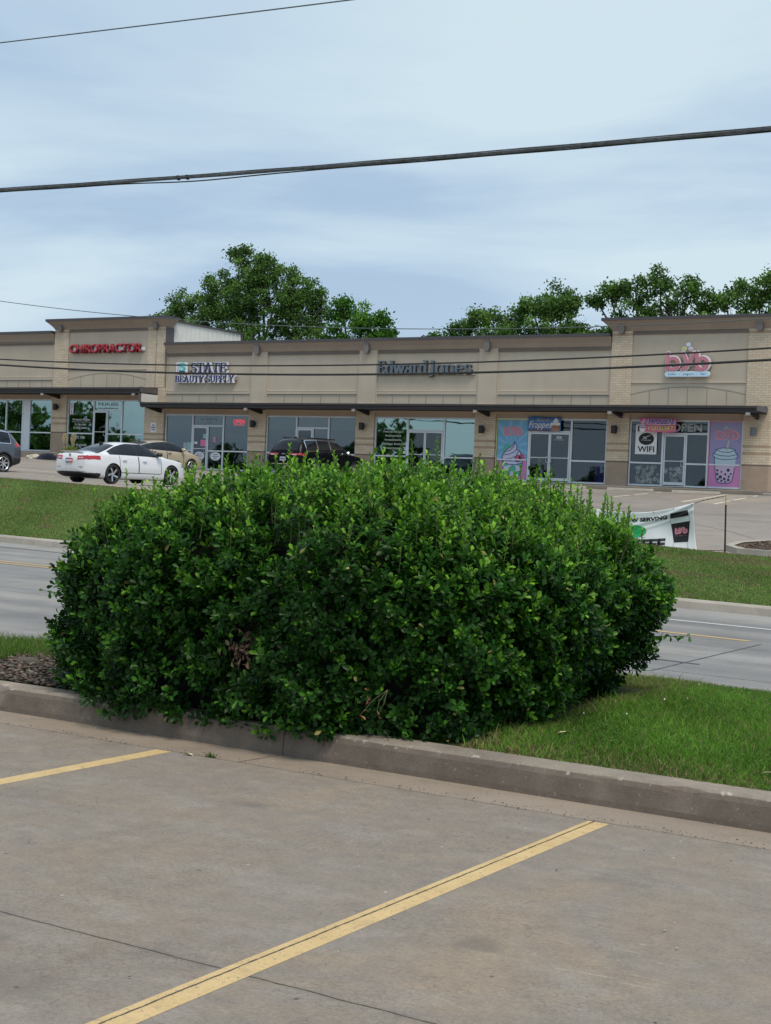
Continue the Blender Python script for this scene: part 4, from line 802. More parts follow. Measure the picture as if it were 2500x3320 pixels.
# wifi poster
r = sign('window_poster', (-24.6, G, 4.4), 'white window poster with a black disc above the word WIFI', 'poster')
x0, x1 = -25.13, -24.12
sheet('poster_sheet', x0, x1, 3.90, 5.22, 'sign_white', r)
into(text('lettering', 'WIFI', -24.62, 4.00, G - .005, .26, 'black_ink', w=.78, bold=.02, center=True), r)
into(text('lettering', 'FREE', -24.62, 4.92, G - .005, .24, 'black_ink', w=.84, bold=.02, center=True), r)
m = MB(); m.disc(-24.62, 4.58, .36, .27, G - .009, G - .005); dd = into(m.build('logo_disc', 'black_ink'), r)
w_ = text('logo_text', 'STARLINK', -24.62, 4.50, G - .010, .05, 'white_ink', w=.46, bold=.01, center=True, space=1.2); into(w_, dd)
m = MB()
for p in ([(-24.78, 4.58), (-24.70, 4.62), (-24.60, 4.69), (-24.44, 4.74)], [(-24.76, 4.68), (-24.66, 4.61), (-24.60, 4.58)]): rstroke(m, p, .014, G - .013, G - .010, 5)
x_ = m.build('logo_mark', 'white_ink'); into(x_, dd)
# frozen yogurt banner, hung in front under the canopy
FY = Y - .35
r = sign('shop_banner', (-23.9, FY, 5.15), 'pink FROZEN YOGURT banner hung above the door', 'banner')
def wavy(x0, x1, z0, z1, y, mat, name, r, amp=.02, nx=24):
    V = []; F = []
    for j in range(5):
        for i in range(nx + 1): u = i / nx; v = j / 4; V.append((x0 + (x1 - x0) * u, y + amp * math.sin(u * 9 + v * 2), z0 + (z1 - z0) * v + .012 * math.sin(u * 7)))
    F = [(j * (nx + 1) + i, j * (nx + 1) + i + 1, (j + 1) * (nx + 1) + i + 1, (j + 1) * (nx + 1) + i) for j in range(4) for i in range(nx)]
    m = MB(); m.add(V, F); o = m.build(name, mat, smooth=True); o.modifiers.new('thickness', 'SOLIDIFY').thickness = .004; return into(o, r)
wavy(-24.82, -23.12, 4.87, 5.50, FY, 'p_hotpink', 'banner_sheet', r, .01)
into(text('lettering', 'FROZEN', -24.40, 5.22, FY - .026, .20, 'p_blue', w=1.18, bold=.015, shear=.1), r); into(text('letter_halo', 'FROZEN', -24.43, 5.195, FY - .018, .25, 'sign_white', w=1.25, bold=.05, shear=.1), r)
into(text('lettering', 'YOGURT', -24.45, 4.94, FY - .026, .21, 'p_yellow', w=1.26, bold=.015, shear=.05), r); into(text('letter_halo', 'YOGURT', -24.48, 4.915, FY - .018, .26, 'sign_pink', w=1.32, bold=.05, shear=.05), r)
cpx = poly('cup', [(-24.80, 5.02), (-24.53, 5.04), (-24.56, 4.88), (-24.74, 4.87)][::-1], FY - .016, 'sign_white', r)
poly('swirl', [(-24.80, 5.04), (-24.52, 5.06), (-24.54, 5.18), (-24.58, 5.28), (-24.59, 5.48), (-24.68, 5.32), (-24.76, 5.22)][::-1], FY - .016, 'p_cream', r)
for z in (5.08, 5.16, 5.24): lines('swirl_line', [[(-24.78, z), (-24.66, z - .02), (-24.55, z + .03)]], .012, FY - .021, 'p_brown', r)
m = MB(); m.tube([(-24.82, FY, 5.49), (-26.2, FY + .02, 5.56)], .008, 5); m.tube([(-23.12, FY, 5.50), (-19.7, FY - .3, 5.55)], .008, 5); into(m.build('cord', 'p_lilac'), r)
# frappes banner
FY = Y - .06
r = sign('shop_banner', (-29.6, FY, 5.15), 'blue Delicious Frappes banner above the double doors', 'banner')
wavy(-30.43, -28.76, 4.84, 5.50, FY, 'p_sky', 'banner_sheet', r, .006)
into(text('lettering', 'Frappes', -30.38, 5.00, FY - .016, .32, 'sign_white', w=1.20, bold=.012, shear=.35), r)
into(text('letter_halo', 'DELICIOUS', -29.95, 5.315, FY - .011, .10, 'sign_white', w=.58, bold=.09), r); into(text('lettering', 'DELICIOUS', -29.93, 5.325, FY - .018, .075, 'p_brown', w=.54, bold=.02), r)
poly('cup', [(-29.22, 5.15), (-28.80, 5.15), (-28.86, 4.85), (-29.18, 4.84)][::-1], FY - .016, 'p_tan', r)
m = MB()
for a, b, q in ((-29.17, 5.18, .09), (-29.0, 5.2, .11), (-28.87, 5.18, .09), (-29.05, 5.31, .09), (-28.94, 5.33, .07), (-29.0, 5.41, .06)): m.disc(a, b, q, q * .8, FY - .021 - q * .03, FY - .0165)
into(m.build('cream', 'sign_white'), r)
m = MB()
for i in range(5): x = -29.17 + i * .08; m.box(x, x + .025, FY - .0215, FY - .018, 5.0 - (i % 3) * .05, 5.14)
into(m.build('syrup', 'p_brown'), r)
m = MB()
for i in range(26): m.disc(-30.38 + i * .044, 4.87 + .03 * math.sin(i * 2.3) + .02, .03, .03, FY - .0140 - .0003 * i, FY - .009, 8)
into(m.build('coffee_beans', 'p_brown'), r)
# open letters
r = sign('window_letters', (-22.7, G, 5.1), 'big grey OPEN letters behind the transom beside the pink banner', 'window lettering')
m = MB(); m.box(-23.72, -21.85, Y + .13, Y + .14, 4.90, 5.35); into(m.build('backing', 'black_ink'), r)
into(text('lettering', 'OPEN', -23.50, 4.93, Y + .08, .37, 'ink_faint', w=1.42, bold=.03), r)
r = sign('window_letters', (-47.4, Y, 5.0), 'red neon OPEN sign inside the beauty supply window', 'neon sign')
t = MT('neon'); t.b.inputs['Emission Color'].default_value = (1, .08, .12, 1); t.b.inputs['Emission Strength'].default_value = .9; t.col((.5, .03, .05))
into(text('lettering', 'OPEN', -47.65, 4.98, Y + .095, .22, 'neon', w=.72, bold=.0, depth=.004), r)
m = MB(); m.box(-47.62, -46.95, Y + .091, Y + .095, 4.90, 4.92); into(m.build('underline', 'neon'), r)
def glasstext(label, items, mat='white_ink'):
    x, z = items[0][1], items[0][2]; r = sign('window_letters', (x, Y + .09, z), label, 'window lettering')
    for b, cx, cz, h, w in items: into(text('lettering', b, cx, cz, Y + .098, h, mat, w=w, depth=.003, bold=.015, center=True), r)
    return r
glasstext('pale 918.341.6535 phone number on the transom over the chiropractor door', [('918.341.6535', -56.45, 5.86, .19, 1.50), ('chiropracticwellness.com', -56.45, 5.68, .10, 1.50)], 'sign_slate')
glasstext('white practice lettering on the left chiropractor pane', [('Chiropractic Physicians', -58.4, 5.02, .12, 1.35), ('Dr. Gary Hicks', -58.45, 4.74, .13, .85), ('Dr. Shelia Gardner', -58.45, 4.55, .13, 1.05)])
m = MB(); m.box(-59.1, -57.7, Y + .095, Y + .099, 4.93, 4.945); o = m.build('underline', 'white_ink'); o.parent = bpy.data.objects['window_letters.003'] if 'window_letters.003' in bpy.data.objects else None
if o.parent: o.matrix_parent_inverse = Matrix.Translation(-Vector(o.parent.location))
glasstext('cream EST. 1981 lettering on the low chiropractor pane', [('EST. 1981', -58.45, 3.98, .16, .72), ('Dr. Kenneth', -58.5, 3.58, .14, 1.1)])
glasstext('white hours list on the chiropractor door glass', [('MON 9-5', -56.93, 4.95, .07, .55), ('TUES 9-5', -56.93, 4.83, .07, .6), ('WED 9-5', -56.93, 4.71, .07, .6), ('THURS 9-5', -56.93, 4.59, .07, .6)])
glasstext('white address letters over the beauty supply door', [('918 E WILL ROGERS', -49.3, 5.13, .12, 1.2), ('SUITE K', -49.3, 4.96, .11, .45)], 'ink_faint')
glasstext('white services list on the left pane of the serif-lettered shop', [('Financial Advisors', -37.8, 4.66, .10, 1.15), ('Retirement', -37.8, 4.46, .10, .9), ('Investments', -37.8, 4.26, .10, .95), ('College Savings', -37.8, 4.06, .10, 1.3), ('Insurance', -37.8, 3.86, .10, .95)])
glasstext('white hours list on the left double door leaf below the serif sign', [('Mon - Fri', -36.5, 4.42, .06, .38), ('8 - 5', -36.5, 4.30, .06, .30), ('Sat', -36.5, 4.14, .06, .3), ('Closed', -36.5, 4.02, .06, .32)], 'ink_faint')
r = sign('window_letters', (-28.8, Y, 4.6), 'white 900 house number on the right leaf of the double doors', 'house number')
into(text('lettering', '900', -28.86, 4.50, Y + .052, .14, 'white_ink', w=.27, bold=.03, center=True), r); into(text('lettering', 'EAST WILL ROGERS BLVD', -28.86, 4.44, Y + .052, .035, 'white_ink', w=.5, center=True), r)
# oval stickers and papers of the beauty supply
for x, l in ((-49.82, 'white oval ONLY sticker on the beauty supply door'), (-48.76, 'white oval ONLY sticker on the sidelight beside the beauty supply door')):
    r = sign('window_sticker', (x, Y, 3.2), l, 'sticker'); r['group'] = 'oval stickers on the beauty supply glass'; yy = Y + (.052 if x < -49 else .095)
    m = MB(); m.disc(x, 3.23, .34, .22, yy - .004, yy); into(m.build('sticker_disc', 'sign_white'), r)
    for k, s in enumerate(('Licensed', 'Professionals', 'ONLY')): into(text('lettering', s, x, 3.31 - k * .11, yy - .005, .065, 'ink_outline', w=(.3, .46, .26)[k], bold=.02, center=True), r)
for x0, x1, z0, z1, c, l, yy in ((-49.77, -49.40, 3.76, 4.09, 'p_hotpink', 'bright pink notice taped to the beauty supply door', .052), (-49.62, -49.38, 4.16, 4.40, 'p_teal_paper', 'teal notice on the beauty supply door above the pink one', .052), (-50.72, -50.40, 3.56, 3.95, 'p_teal_paper', 'teal notice on the left beauty supply window', .095), (-48.95, -48.78, 3.96, 4.25, 'lip_pink', 'small pink notice on the sidelight of the beauty supply', .095), (-50.18, -49.98, 3.86, 3.98, 'sign_white', 'small white card at the left of the beauty supply door', .052), (-50.95, -50.74, 3.6, 3.92, 'ink_faint', 'grey framed notice in the left beauty supply window', .095), (-33.5, -33.4, 3.64, 3.76, 'sign_white', 'white card low on the left pane under the serif sign', .095)):
    if x0 == -33.5: x0, x1 = -37.2, -37.05
    m = MB(); m.box(x0, x1, Y + yy - .003, Y + yy, z0, z1); o = m.build('paper_notice', c); tag(o, l, 'notice')
r = sign('wall_sign', (-53.0, Y, 4.7), 'small white parking notice plate on the pier by the chiropractor door', 'wall sign')
m = MB(); m.box(-53.18, -52.80, Y - .062, Y - .052, 4.42, 4.95); into(m.build('sign_plate', 'sign_white'), r)
for k, s in enumerate(('NO', 'PARKING', 'TOWED')): into(text('lettering', s, -52.99, 4.78 - k * .13, Y - .063, .08, 'sign_navy', w=(.16, .3, .28)[k], bold=.03, center=True), r)
r = sign('window_banner', (-59.1, G, 5.6), 'narrow white vertical banner with red letters in the left chiropractor window', 'banner')
m = MB(); m.box(-59.24, -58.98, G - .004, G, 5.35, 5.98); into(m.build('banner_sheet', 'sign_white'), r)
for k, c in enumerate('CHIRO'): into(text('lettering', c, -59.11, 5.84 - k * .12, G - .005, .09, 'sign_red', bold=.04, center=True), r)
# doodle film on byb lower panes
m = MB(); rr = random.Random(4)
for i in range(70):
    x = rr.uniform(-25.05, -22.9); z = rr.uniform(2.65, 3.35)
    if -23.92 < x < -23.68: continue
    q = rr.uniform(.05, .085); yy = Y + (.052 if x > -23.75 else .093)
    rstroke(m, [(x + q * math.cos(t), z + q * math.sin(t)) for t in np.linspace(0, 6.28, 9)], .008, yy - .002 - .0001 * i, yy, 3)
    rstroke(m, [(x - q * .5, z), (x + q * .5, z + .01)], .008, yy - .0025, yy, 3)
o = m.build('window_film', 'ink_faint'); tag(o, 'doodle pattern of little cups on the low panes under the WIFI poster', 'window film')
# things inside
r = empty('trash_bin', (-26.93, Y + .50, 2.44)); tag(r, 'purple bin standing inside the window right of the double doors', 'bin')
m = MB(); m.tube([(0, 0, 0), (0, 0, .95)], [.27, .31], 16); m.build('bin_body', 'bin_purple', r); m = MB(); m.tube([(0, 0, .955), (0, 0, 1.02)], [.33, .33], 16); m.build('bin_rim', 'bin_purple', r)
r = empty('shelf_unit', (-41.3, Y + 1.0, 2.44)); tag(r, 'wire shelving with blue and white goods behind the black car window', 'shelf')
m = MB()
for x in (-.9, .9):
    for y in (0, .4): m.tube([(x, y, 0), (x, y, 2.1)], .025, 6)
for z in (.5, 1.0, 1.45, 1.95): m.box(-.9, .9, 0, .4, z, z + .03)
m.build('rack', 'shelf_metal', r)
for i in range(18):
    z = (.53, 1.03, 1.48)[i % 3]; x = -.8 + (i // 3) * .29; m = MB(); m.box(x, x + .2, .05, .3, z, z + random.uniform(.16, .34)); o = m.build('packet', ('box_blue', 'box_white', 'box_blue', 'box_white')[i % 4]); o.location = (-41.3, Y + 1.0, 2.44); tag(o, ('blue', 'white', 'blue', 'white')[i % 4] + ' packet on the ' + ('bottom', 'middle', 'top')[i % 3] + ' wire shelf in the window, ' + ('first', 'second', 'third', 'fourth', 'fifth', 'sixth')[i // 3] + ' from the left', 'packet', 'goods on the wire shelving')
r = empty('bar_stool', (-28.0, Y + 1.0, 2.44)); tag(r, 'pale metal stool inside the window left of the purple bin', 'stool')
m = MB()
for a in (-1, 1):
    for b in (-1, 1): m.tube([(a * .22, b * .2, 0), (a * .15, b * .15, 1.0)], .02, 6)
m.box(-.19, .19, -.18, .18, .4, .43); m.build('stool_frame', 'shelf_metal', r); m = MB(); m.tube([(0, 0, 1.0), (0, 0, 1.06)], .2, 14); m.build('seat', 'chair_grey', r)

# ------------------------------------------------------------------ wheel stops
ST = MB(); ST.add([], [])
def wheel_stop(x0, x1, y, label):
    r = MB(); z = lot_z((x0 + x1) / 2, y) + .002; r.prism([(y - .09, z), (y - .06, z + .10), (y - .03, z + .125), (y + .03, z + .125), (y + .06, z + .10), (y + .09, z)][::-1], x0, x1, 'x')
    o = r.build('wheel_stop', 'pale_concrete', bevel=.008); tag(o, label, 'wheel stop', 'concrete wheel stops along the walkway')
for a, b, l in ((-25.45, -23.35, 'concrete wheel stop under the WIFI poster window'), (-22.50, -20.40, 'concrete wheel stop below the bubble tea poster'), (-28.45, -26.45, 'concrete wheel stop below the window with the purple bin'), (-31.4, -29.4, 'concrete wheel stop below the swirl cup poster, half hidden by the shrub')): wheel_stop(a, b, 59.9, l)

# ------------------------------------------------------------------ cars
def cubic(xs, ys, x):
    xs = np.array(xs, float); ys = np.array(ys, float); d = np.diff(ys) / np.diff(xs); mm = np.zeros(len(xs)); mm[0] = d[0]; mm[-1] = d[-1]
    for i in range(1, len(xs) - 1): mm[i] = 0 if d[i - 1] * d[i] <= 0 else 2 * d[i - 1] * d[i] / (d[i - 1] + d[i])
    i = np.clip(np.searchsorted(xs, x) - 1, 0, len(xs) - 2); h = xs[i + 1] - xs[i]; t = np.clip((x - xs[i]) / h, 0, 1)
    return (2 * t**3 - 3 * t**2 + 1) * ys[i] + (t**3 - 2 * t**2 + t) * h * mm[i] + (-2 * t**3 + 3 * t**2) * ys[i + 1] + (t**3 - t**2) * h * mm[i + 1]
def wheel(parent, x, y, R, w, style, side):
    """wheel centred at (x,y,R); side = +1 when the outer face looks to +y"""
    r = empty('wheel', (x, y, R)); r.parent = parent
    prof = [(R * .72, .38), (R * .77, .47), (R * .86, .50), (R * .93, .48), (R, .38), (R, -.38), (R * .93, -.48), (R * .77, -.47), (R * .72, -.38)]
    n = 40; V = []; F = []
    for k in range(n):
        t = 2 * math.pi * k / n
        for (q, o) in prof: V.append((q * math.cos(t), o * w * side, q * math.sin(t)))
    c = len(prof)
    for k in range(n):
        for i in range(c - 1): F.append((k * c + i, k * c + i + 1, ((k + 1) % n) * c + i + 1, ((k + 1) % n) * c + i))
    m = MB(); m.add(V, F); m.build('tyre', 'tyre', r, smooth=True)
    ro = R * .745; yo = side * w * .36; m = MB(); V = []
    pr = [(ro, side * w * .44), (ro * .93, side * w * .44), (ro * .91, side * w * .2), (ro * .9, -side * w * .3)]
    for k in range(n):
        t = 2 * math.pi * k / n
        for (q, o) in pr: V.append((q * math.cos(t), o, q * math.sin(t)))
    m.add(V, [(k * 4 + i, k * 4 + i + 1, ((k + 1) % n) * 4 + i + 1, ((k + 1) % n) * 4 + i) for k in range(n) for i in range(3)]); m.build('rim_ring', 'rim_black' if style == 'sport' else 'rim_silver', r, smooth=True)
    m = MB(); m.tube([(0, side * w * .0, 0), (0, side * w * .05, 0)], ro * .9, 24); m.build('brake_disc', 'rim_black', r)
    ns = {'sport': 5, 'five': 5, 'ten': 7, 'split': 5}[style]
    m = MB(); m2 = MB()
    for k in range(ns):
        a = 2 * math.pi * k / ns + .3
        def P(q, da, o): return (q * math.cos(a + da), yo + side * o, q * math.sin(a + da))
        def bar(mb, q0, a0, w0, q1, a1, w1, o0=0.0, th=.03):
            V = [];
            for (q, da, hw, oo) in ((q0, a0, w0, 0), (q1, a1, w1, .02)):
                cx, cz = q * math.cos(a + da), q * math.sin(a + da); tx, tz = -math.sin(a + da), math.cos(a + da)
                for s1, s2 in ((-1, 0), (1, 0), (1, 1), (-1, 1)): V.append((cx + tx * hw * s1, yo + side * (oo + o0 - th * s2), cz + tz * hw * s1))
            mb.add(V, [(0, 1, 5, 4), (1, 2, 6, 5), (2, 3, 7, 6), (3, 0, 4, 7), (4, 5, 6, 7), (0, 3, 2, 1)])
        if style == 'sport': bar(m, .04, 0, .030, ro * .93, .50, .034, .0); bar(m2, .04, -.12, .05, ro * .92, .22, .060, -.012)
        elif style == 'split': bar(m, .04, .0, .03, ro * .93, .20, .018); bar(m, .04, .0, .03, ro * .93, -.20, .018); bar(m2, .04, .3, .03, ro * .9, .62, .03, -.012)
        else: bar(m, .03, 0, .035, ro * .93, 0, .026 if style == 'five' else .016)
    if style in ('ten', 'five'): m.tube([(ro * .93 * math.cos(t), yo + side * .02, ro * .93 * math.sin(t)) for t in np.linspace(0, 2 * math.pi, 25)], .012, 4)
    m.tube([(0, yo + side * .01, 0), (0, yo - side * .05, 0)], ro * .17, 12); m.build('spokes', 'rim_silver', r)
    if m2.v: m2.build('inner_spokes', 'rim_black', r)
    return r
def make_car(P, label, cat):
    """x: rear bumper 0 -> front L; y left; z up"""
    L = P['L']; root = empty(P['name']); tag(root, label, cat)
    S_ = np.linspace(0, L, int(L / .022)); f = lambda k: cubic([p[0] for p in P[k]], [p[1] for p in P[k]], S_)
    zc, zb, ze, w, wr, zl = f('zc'), f('zb'), f('ze'), f('w'), f('wr'), f('zl')
    ze = np.minimum(ze, zc - .005); ze = np.maximum(ze, zb + .004); zc = np.maximum(zc, ze + .01)
    ul = np.linspace(0, 1, 34); prof = cubic([0, .06, .18, .5, .72, .93, 1], P.get('side', [.86, .955, .985, 1.0, .985, .95, .925]), ul)
    rings = []
    for i, s in enumerate(S_):
        bt = np.c_[np.full(6, s), np.linspace(0, w[i] * prof[0], 7)[:6], np.full(6, zl[i])]; lo = np.r_[bt, np.c_[np.full(34, s), w[i] * prof, zl[i] + (zb[i] - zl[i]) * ul]]
        t = np.linspace(0, 1, 20)[1:]; y0 = w[i] * prof[-1]; y1 = min(wr[i], y0 - .01); bul = .03 * np.sin(t * math.pi) * min(1, (ze[i] - zb[i]) / .3)
        mid = np.c_[np.full(19, s), y0 + (y1 - y0) * t + bul, zb[i] + (ze[i] - zb[i]) * t]
        t = np.linspace(0, 1, 26)[1:]; yy = y1 * (1 - t); top = np.c_[np.full(25, s), yy, zc[i] - (zc[i] - ze[i]) * np.abs(yy / y1) ** 2.6]
        half = np.r_[lo, mid, top]; mir = half[::-1][1:] * [1, -1, 1]; rings.append(np.r_[half, mir])
    nr = len(rings[0]); fr = []; rc = []
    # closed ends: the end ring drawn in towards its middle, slightly bulged
    def cap(ring, sgn, out):
        c = np.array([ring[0][0], 0, (ring[:, 2].min() + ring[:, 2].max()) / 2]); k = []
        for q in np.linspace(1, 0, 61)[1:]: r2 = c + (ring - c) * q; r2[:, 0] = ring[0][0] + sgn * out * (1 - q ** 3); k.append(r2)
        return k
    allr = cap(rings[0], -1, P.get('bulge', .06))[::-1] + rings + cap(rings[-1], 1, .07)
    nc = 60; V = np.concatenate(allr); nR = len(allr); F = []; K = []
    a = np.arange(nr - 1); ii = np.arange(nR - 1)
    F = np.stack([ii[:, None] * nr + a, ii[:, None] * nr + a + 1, (ii[:, None] + 1) * nr + a + 1, (ii[:, None] + 1) * nr + a], -1).reshape(-1, 4)
    for wx in P['wx']:      # round the wheel openings exactly
        q = P['R'] + .045; dd = np.hypot(V[:, 0] - wx, V[:, 2] - P['R']); k = (np.abs(dd - q) < .017) & (np.abs(V[:, 1]) > .5) & (V[:, 2] < P['R'] * 2 + .2)
        V[k, 0] = wx + (V[k, 0] - wx) * q / dd[k]; V[k, 2] = P['R'] + (V[k, 2] - P['R']) * q / dd[k]
    C = V[F].mean(1); s, y, z = C[:, 0], C[:, 1], C[:, 2]; col = np.tile(a, nR - 1); row = np.repeat(ii, nr - 1)
    hc = np.minimum(col, nr - 2 - col); lower = hc < 39; side = (hc >= 39) & (hc < 58); top = hc >= 58
    rear = row < nc; front = row >= nR - 1 - nc; bodyr = ~(rear | front)
    part = np.zeros(len(F), int); names = ['body']; mats = [P['paint']]
    def cls(mask, name, mat):
        if mask.any():
            names.append(name); mats.append(mat); part[mask] = len(names) - 1
    I = lambda k, x: cubic([p[0] for p in P[k]], [p[1] for p in P[k]], x)
    zbv, zev = I('zb', np.clip(s, 0, L)), I('ze', np.clip(s, 0, L)); fr_ = (z - zbv) / np.maximum(zev - zbv, .02)
    # wheel openings
    hole = np.zeros(len(F), bool)
    for wx in P['wx']: hole |= (np.hypot(s - wx, z - P['R'] + .0) < P['R'] + .045) & lower & bodyr & (np.abs(y) > .3)
    # trim arches / sill
    dm = np.zeros(len(F), bool)
    if P.get('arch'):
        for wx in P['wx']: dm |= (np.hypot(s - wx, z - P['R']) < P['R'] + .045 + P['arch']) & lower & (z < P['R'] * 2 + .15)
        dm |= lower & (z < P.get('sill', .36)) & bodyr
    else: dm |= lower & (z < zl.min() + .02)
    dm |= rear & (z < P.get('rear_trim', .36)); dm |= (s < .5) & lower & (z < P.get('rear_trim', .36) - .04)
    names.append('lower_trim'); mats.append('car_trim'); part[dm] = 1
    for nm, sg in (('l', 1), ('r', -1)):
        sd = (y * sg > 0) & bodyr
        for (x0, x1) in P['doors']:
            dsk = sd & lower & (s > x0 + .02) & (s < x1) & (z > P.get('door_z', .42)) & ~dm; cls(dsk & ~hole, 'door', P['paint'])
            gap = sd & (lower) & (((np.abs(s - x0) < .014) | (np.abs(s - x1) < .014)) & (z > P.get('door_z', .42)) | ((s > x0) & (s < x1) & (np.abs(z - P.get('door_z', .42)) < .012))); part[gap] = 1
    for (x0, x1) in P['side_glass']:
        for sg in (1, -1): cls(side & (y * sg > 0) & (s > x0) & (s < x1) & (fr_ > .10) & (fr_ < .93) & (zev - zbv > .10), 'side_window', 'car_glass')
    gm = side & (s > P['side_glass'][0][0] - .03) & (s < P['side_glass'][-1][1] + .03) & (zev - zbv > .08) & (part == 0) & (fr_ > .04); 
    cls(gm, 'window_trim', P.get('wtrim', 'car_trim'))
    a0, a1 = P['rear_glass']; cls(top & (s > a0) & (s < a1) & (np.abs(y) < I('wr', np.clip(s, 0, L)) - .05), 'rear_window', 'car_glass')
    a0, a1 = P['windshield']; cls(top & (s > a0) & (s < a1) & (np.abs(y) < I('wr', np.clip(s, 0, L)) - .05), 'windshield', 'car_glass')
    for sg in (1, -1):
        for (x1, y0, y1, z0, z1, sl_, mt) in P['tail']:
            zz = z - sl_ * (np.abs(y) - y0); cls((s < x1) & (y * sg > y0) & (y * sg < y1) & (zz > z0) & (zz < z1) & ~dm, 'tail_light', mt)
        cls((s > L - .42) & (y * sg > .45) & (z > .62) & (z < .76 + .1 * (P['H'] > 1.6)) & ~top, 'headlight', 'lamp_glass')
    if P.get('chrome'):
        z0, z1 = P['chrome']; part[(rear | (s < .2)) & (np.abs(y) < .8) & (z > z0) & (z < z1)] = len(names); names.append('bumper_strip'); mats.append('chrome')
    for k, (nm, mt) in enumerate(zip(names, mats)):
        idx = F[(part == k) & ~hole]
        if not len(idx): continue
        u, inv = np.unique(idx, return_inverse=True); o = npmesh(nm, V[u], inv.reshape(-1, 4), mt, root, smooth=True)
    # dark underbody fills the wheel wells
    m = MB(); ww = P['w'][2][1] - .24; m.box(.35, L - .35, -ww, ww, .26, .92 * min(zb.min() + .5, .95)); m.build('underbody', 'underbody', root)
    for wx in P['wx']:
        m = MB(); q = P['R'] + .05
        for sg in (1, -1):
            pts = [(wx + q * math.cos(t), P['R'] + q * math.sin(t)) for t in np.linspace(-.35, math.pi + .35, 18)]
            for A, B in zip(pts[:-1], pts[1:]): m.add([(A[0], sg * (ww - .02), A[1]), (B[0], sg * (ww - .02), B[1]), (B[0], sg * (P['w'][2][1] - .035), B[1]), (A[0], sg * (P['w'][2][1] - .035), A[1])], [(0, 1, 2, 3)])
        m.build('wheel_well', 'underbody', root)
    for wx in P['wx']:
        for sg in (1, -1): wheel(root, wx, sg * (P['w'][2][1] - .115), P['R'], .225, P['rim'], sg)
    # mirrors, handles, plate, antenna
    for sg in (1, -1):
        mx, mz = P['mirror']; yw = P['w'][2][1] - .08
        m = MB(); m.box(mx - .06, mx + .10, sg * (yw + .02), sg * (yw + .22), mz, mz + .14); m.build('mirror', P.get('mirror_mat', 'car_trim'), root, bevel=.03, smooth=True)
        for hx, hz in P['handles']:
            m = MB(); m.box(hx - .11, hx + .08, sg * (P['w'][2][1] - .02), sg * (P['w'][2][1] + .03), hz - .018, hz + .018); m.build('door_handle', P.get('handle_mat', P['paint']), root, bevel=.01)
    px, pz = P['plate']
    m = MB(); m.box(px - .012, px, -.155, .155, pz - .08, pz + .08); pl = m.build('number_plate', P.get('plate_mat', 'plate_white'), root)
    if P.get('plate_blue'): m = MB(); m.box(px - .016, px - .013, .02, .155, pz - .08, pz + .08); m.build('plate_panel', 'plate_blue', pl)
    m = MB()
    for k in range(5): m.box(px - .019, px - .0165, .10 - k * .055 - .018, .10 - k * .055 + .018, pz - .035, pz + .035)
    m.build('plate_marks', 'sign_white' if P.get('plate_blue') else 'sign_navy', pl)
    if P.get('fin'): fx, fz = P['fin']; m = MB(); m.prism([(fx, fz - .02), (fx + .22, fz - .02), (fx + .02, fz + .075), (fx - .02, fz + .07)][::1], -.03, .03, 'y'); m.build('antenna', 'car_trim', root)
    for nm, mt, (x0, x1, y0, y1, z0, z1) in P.get('extra', []):
        m = MB(); m.box(x0, x1, y0, y1, z0, z1); m.build(nm, mt, root, bevel=min(.015, (z1 - z0) * .3))
    return root
def place(root, rw, P, ang, z, side=-1, pitch=0.0):
    """put the rear wheel's contact point of the given side at rw; ang = heading from +X"""
    lx, ly = P['wx'][0], side * P['w'][2][1]; c, s = math.cos(ang), math.sin(ang)
    root.location = (rw[0] - (lx * c - ly * s), rw[1] - (lx * s + ly * c), z); root.rotation_euler = (0, pitch, ang)
SED = dict(name='sedan', L=4.88, H=1.45, R=.335, wx=(1.08, 3.91), paint='paint_white',
    zc=[(0, .97), (.12, 1.06), (.55, 1.10), (.95, 1.245), (1.5, 1.385), (2.05, 1.445), (2.6, 1.44), (3.0, 1.34), (3.62, 1.06), (4.2, .96), (4.65, .82), (4.88, .66)],
    zb=[(0, .93), (.3, .99), (.9, .985), (2.2, .955), (3.4, .93), (4.1, .87), (4.6, .76), (4.88, .60)],
    ze=[(0, .935), (.55, 1.0), (.95, 1.10), (1.4, 1.28), (1.95, 1.385), (2.5, 1.385), (2.95, 1.27), (3.5, 1.0), (3.8, .93), (4.88, .6)],
    w=[(0, .70), (.12, .82), (.7, .93), (2.4, .935), (4.1, .925), (4.5, .86), (4.75, .74), (4.88, .60)],
    wr=[(0, .62), (.5, .74), (.95, .66), (1.6, .60), (2.5, .59), (3.0, .64), (3.6, .76), (4.2, .70), (4.88, .45)],
    zl=[(0, .34), (.4, .22), (1, .16), (4, .15), (4.88, .20)], doors=((1.38, 2.28), (2.30, 3.38)), door_z=.38, side_glass=((.98, 1.32), (1.36, 2.22), (2.28, 3.28)), rear_glass=(.52, 1.42), windshield=(2.72, 3.56),
    tail=((.50, .36, .97, .785, .925, .04, 'tail_red'), (.10, .42, .62, .835, .875, .04, 'tail_clear')), rear_trim=.40, mirror=(3.20, .98), handles=((1.62, .82), (2.58, .80)), plate=(-.075, .76), plate_mat='plate_red', plate_blue=True, fin=(1.30, 1.365), rim='sport',
    extra=[('spoiler', 'paint_white', (.03, .14, -.52, .52, 1.055, 1.075)), ('exhaust_tip', 'chrome', (-.02, .10, -.66, -.44, .36, .43)), ('exhaust_tip', 'chrome', (-.02, .10, .44, .66, .36, .43)), ('badge', 'chrome', (-.05, -.03, -.05, .05, .90, .99)), ('rear_seam', 'car_trim', (-.05, -.03, -.60, .60, .545, .556))])
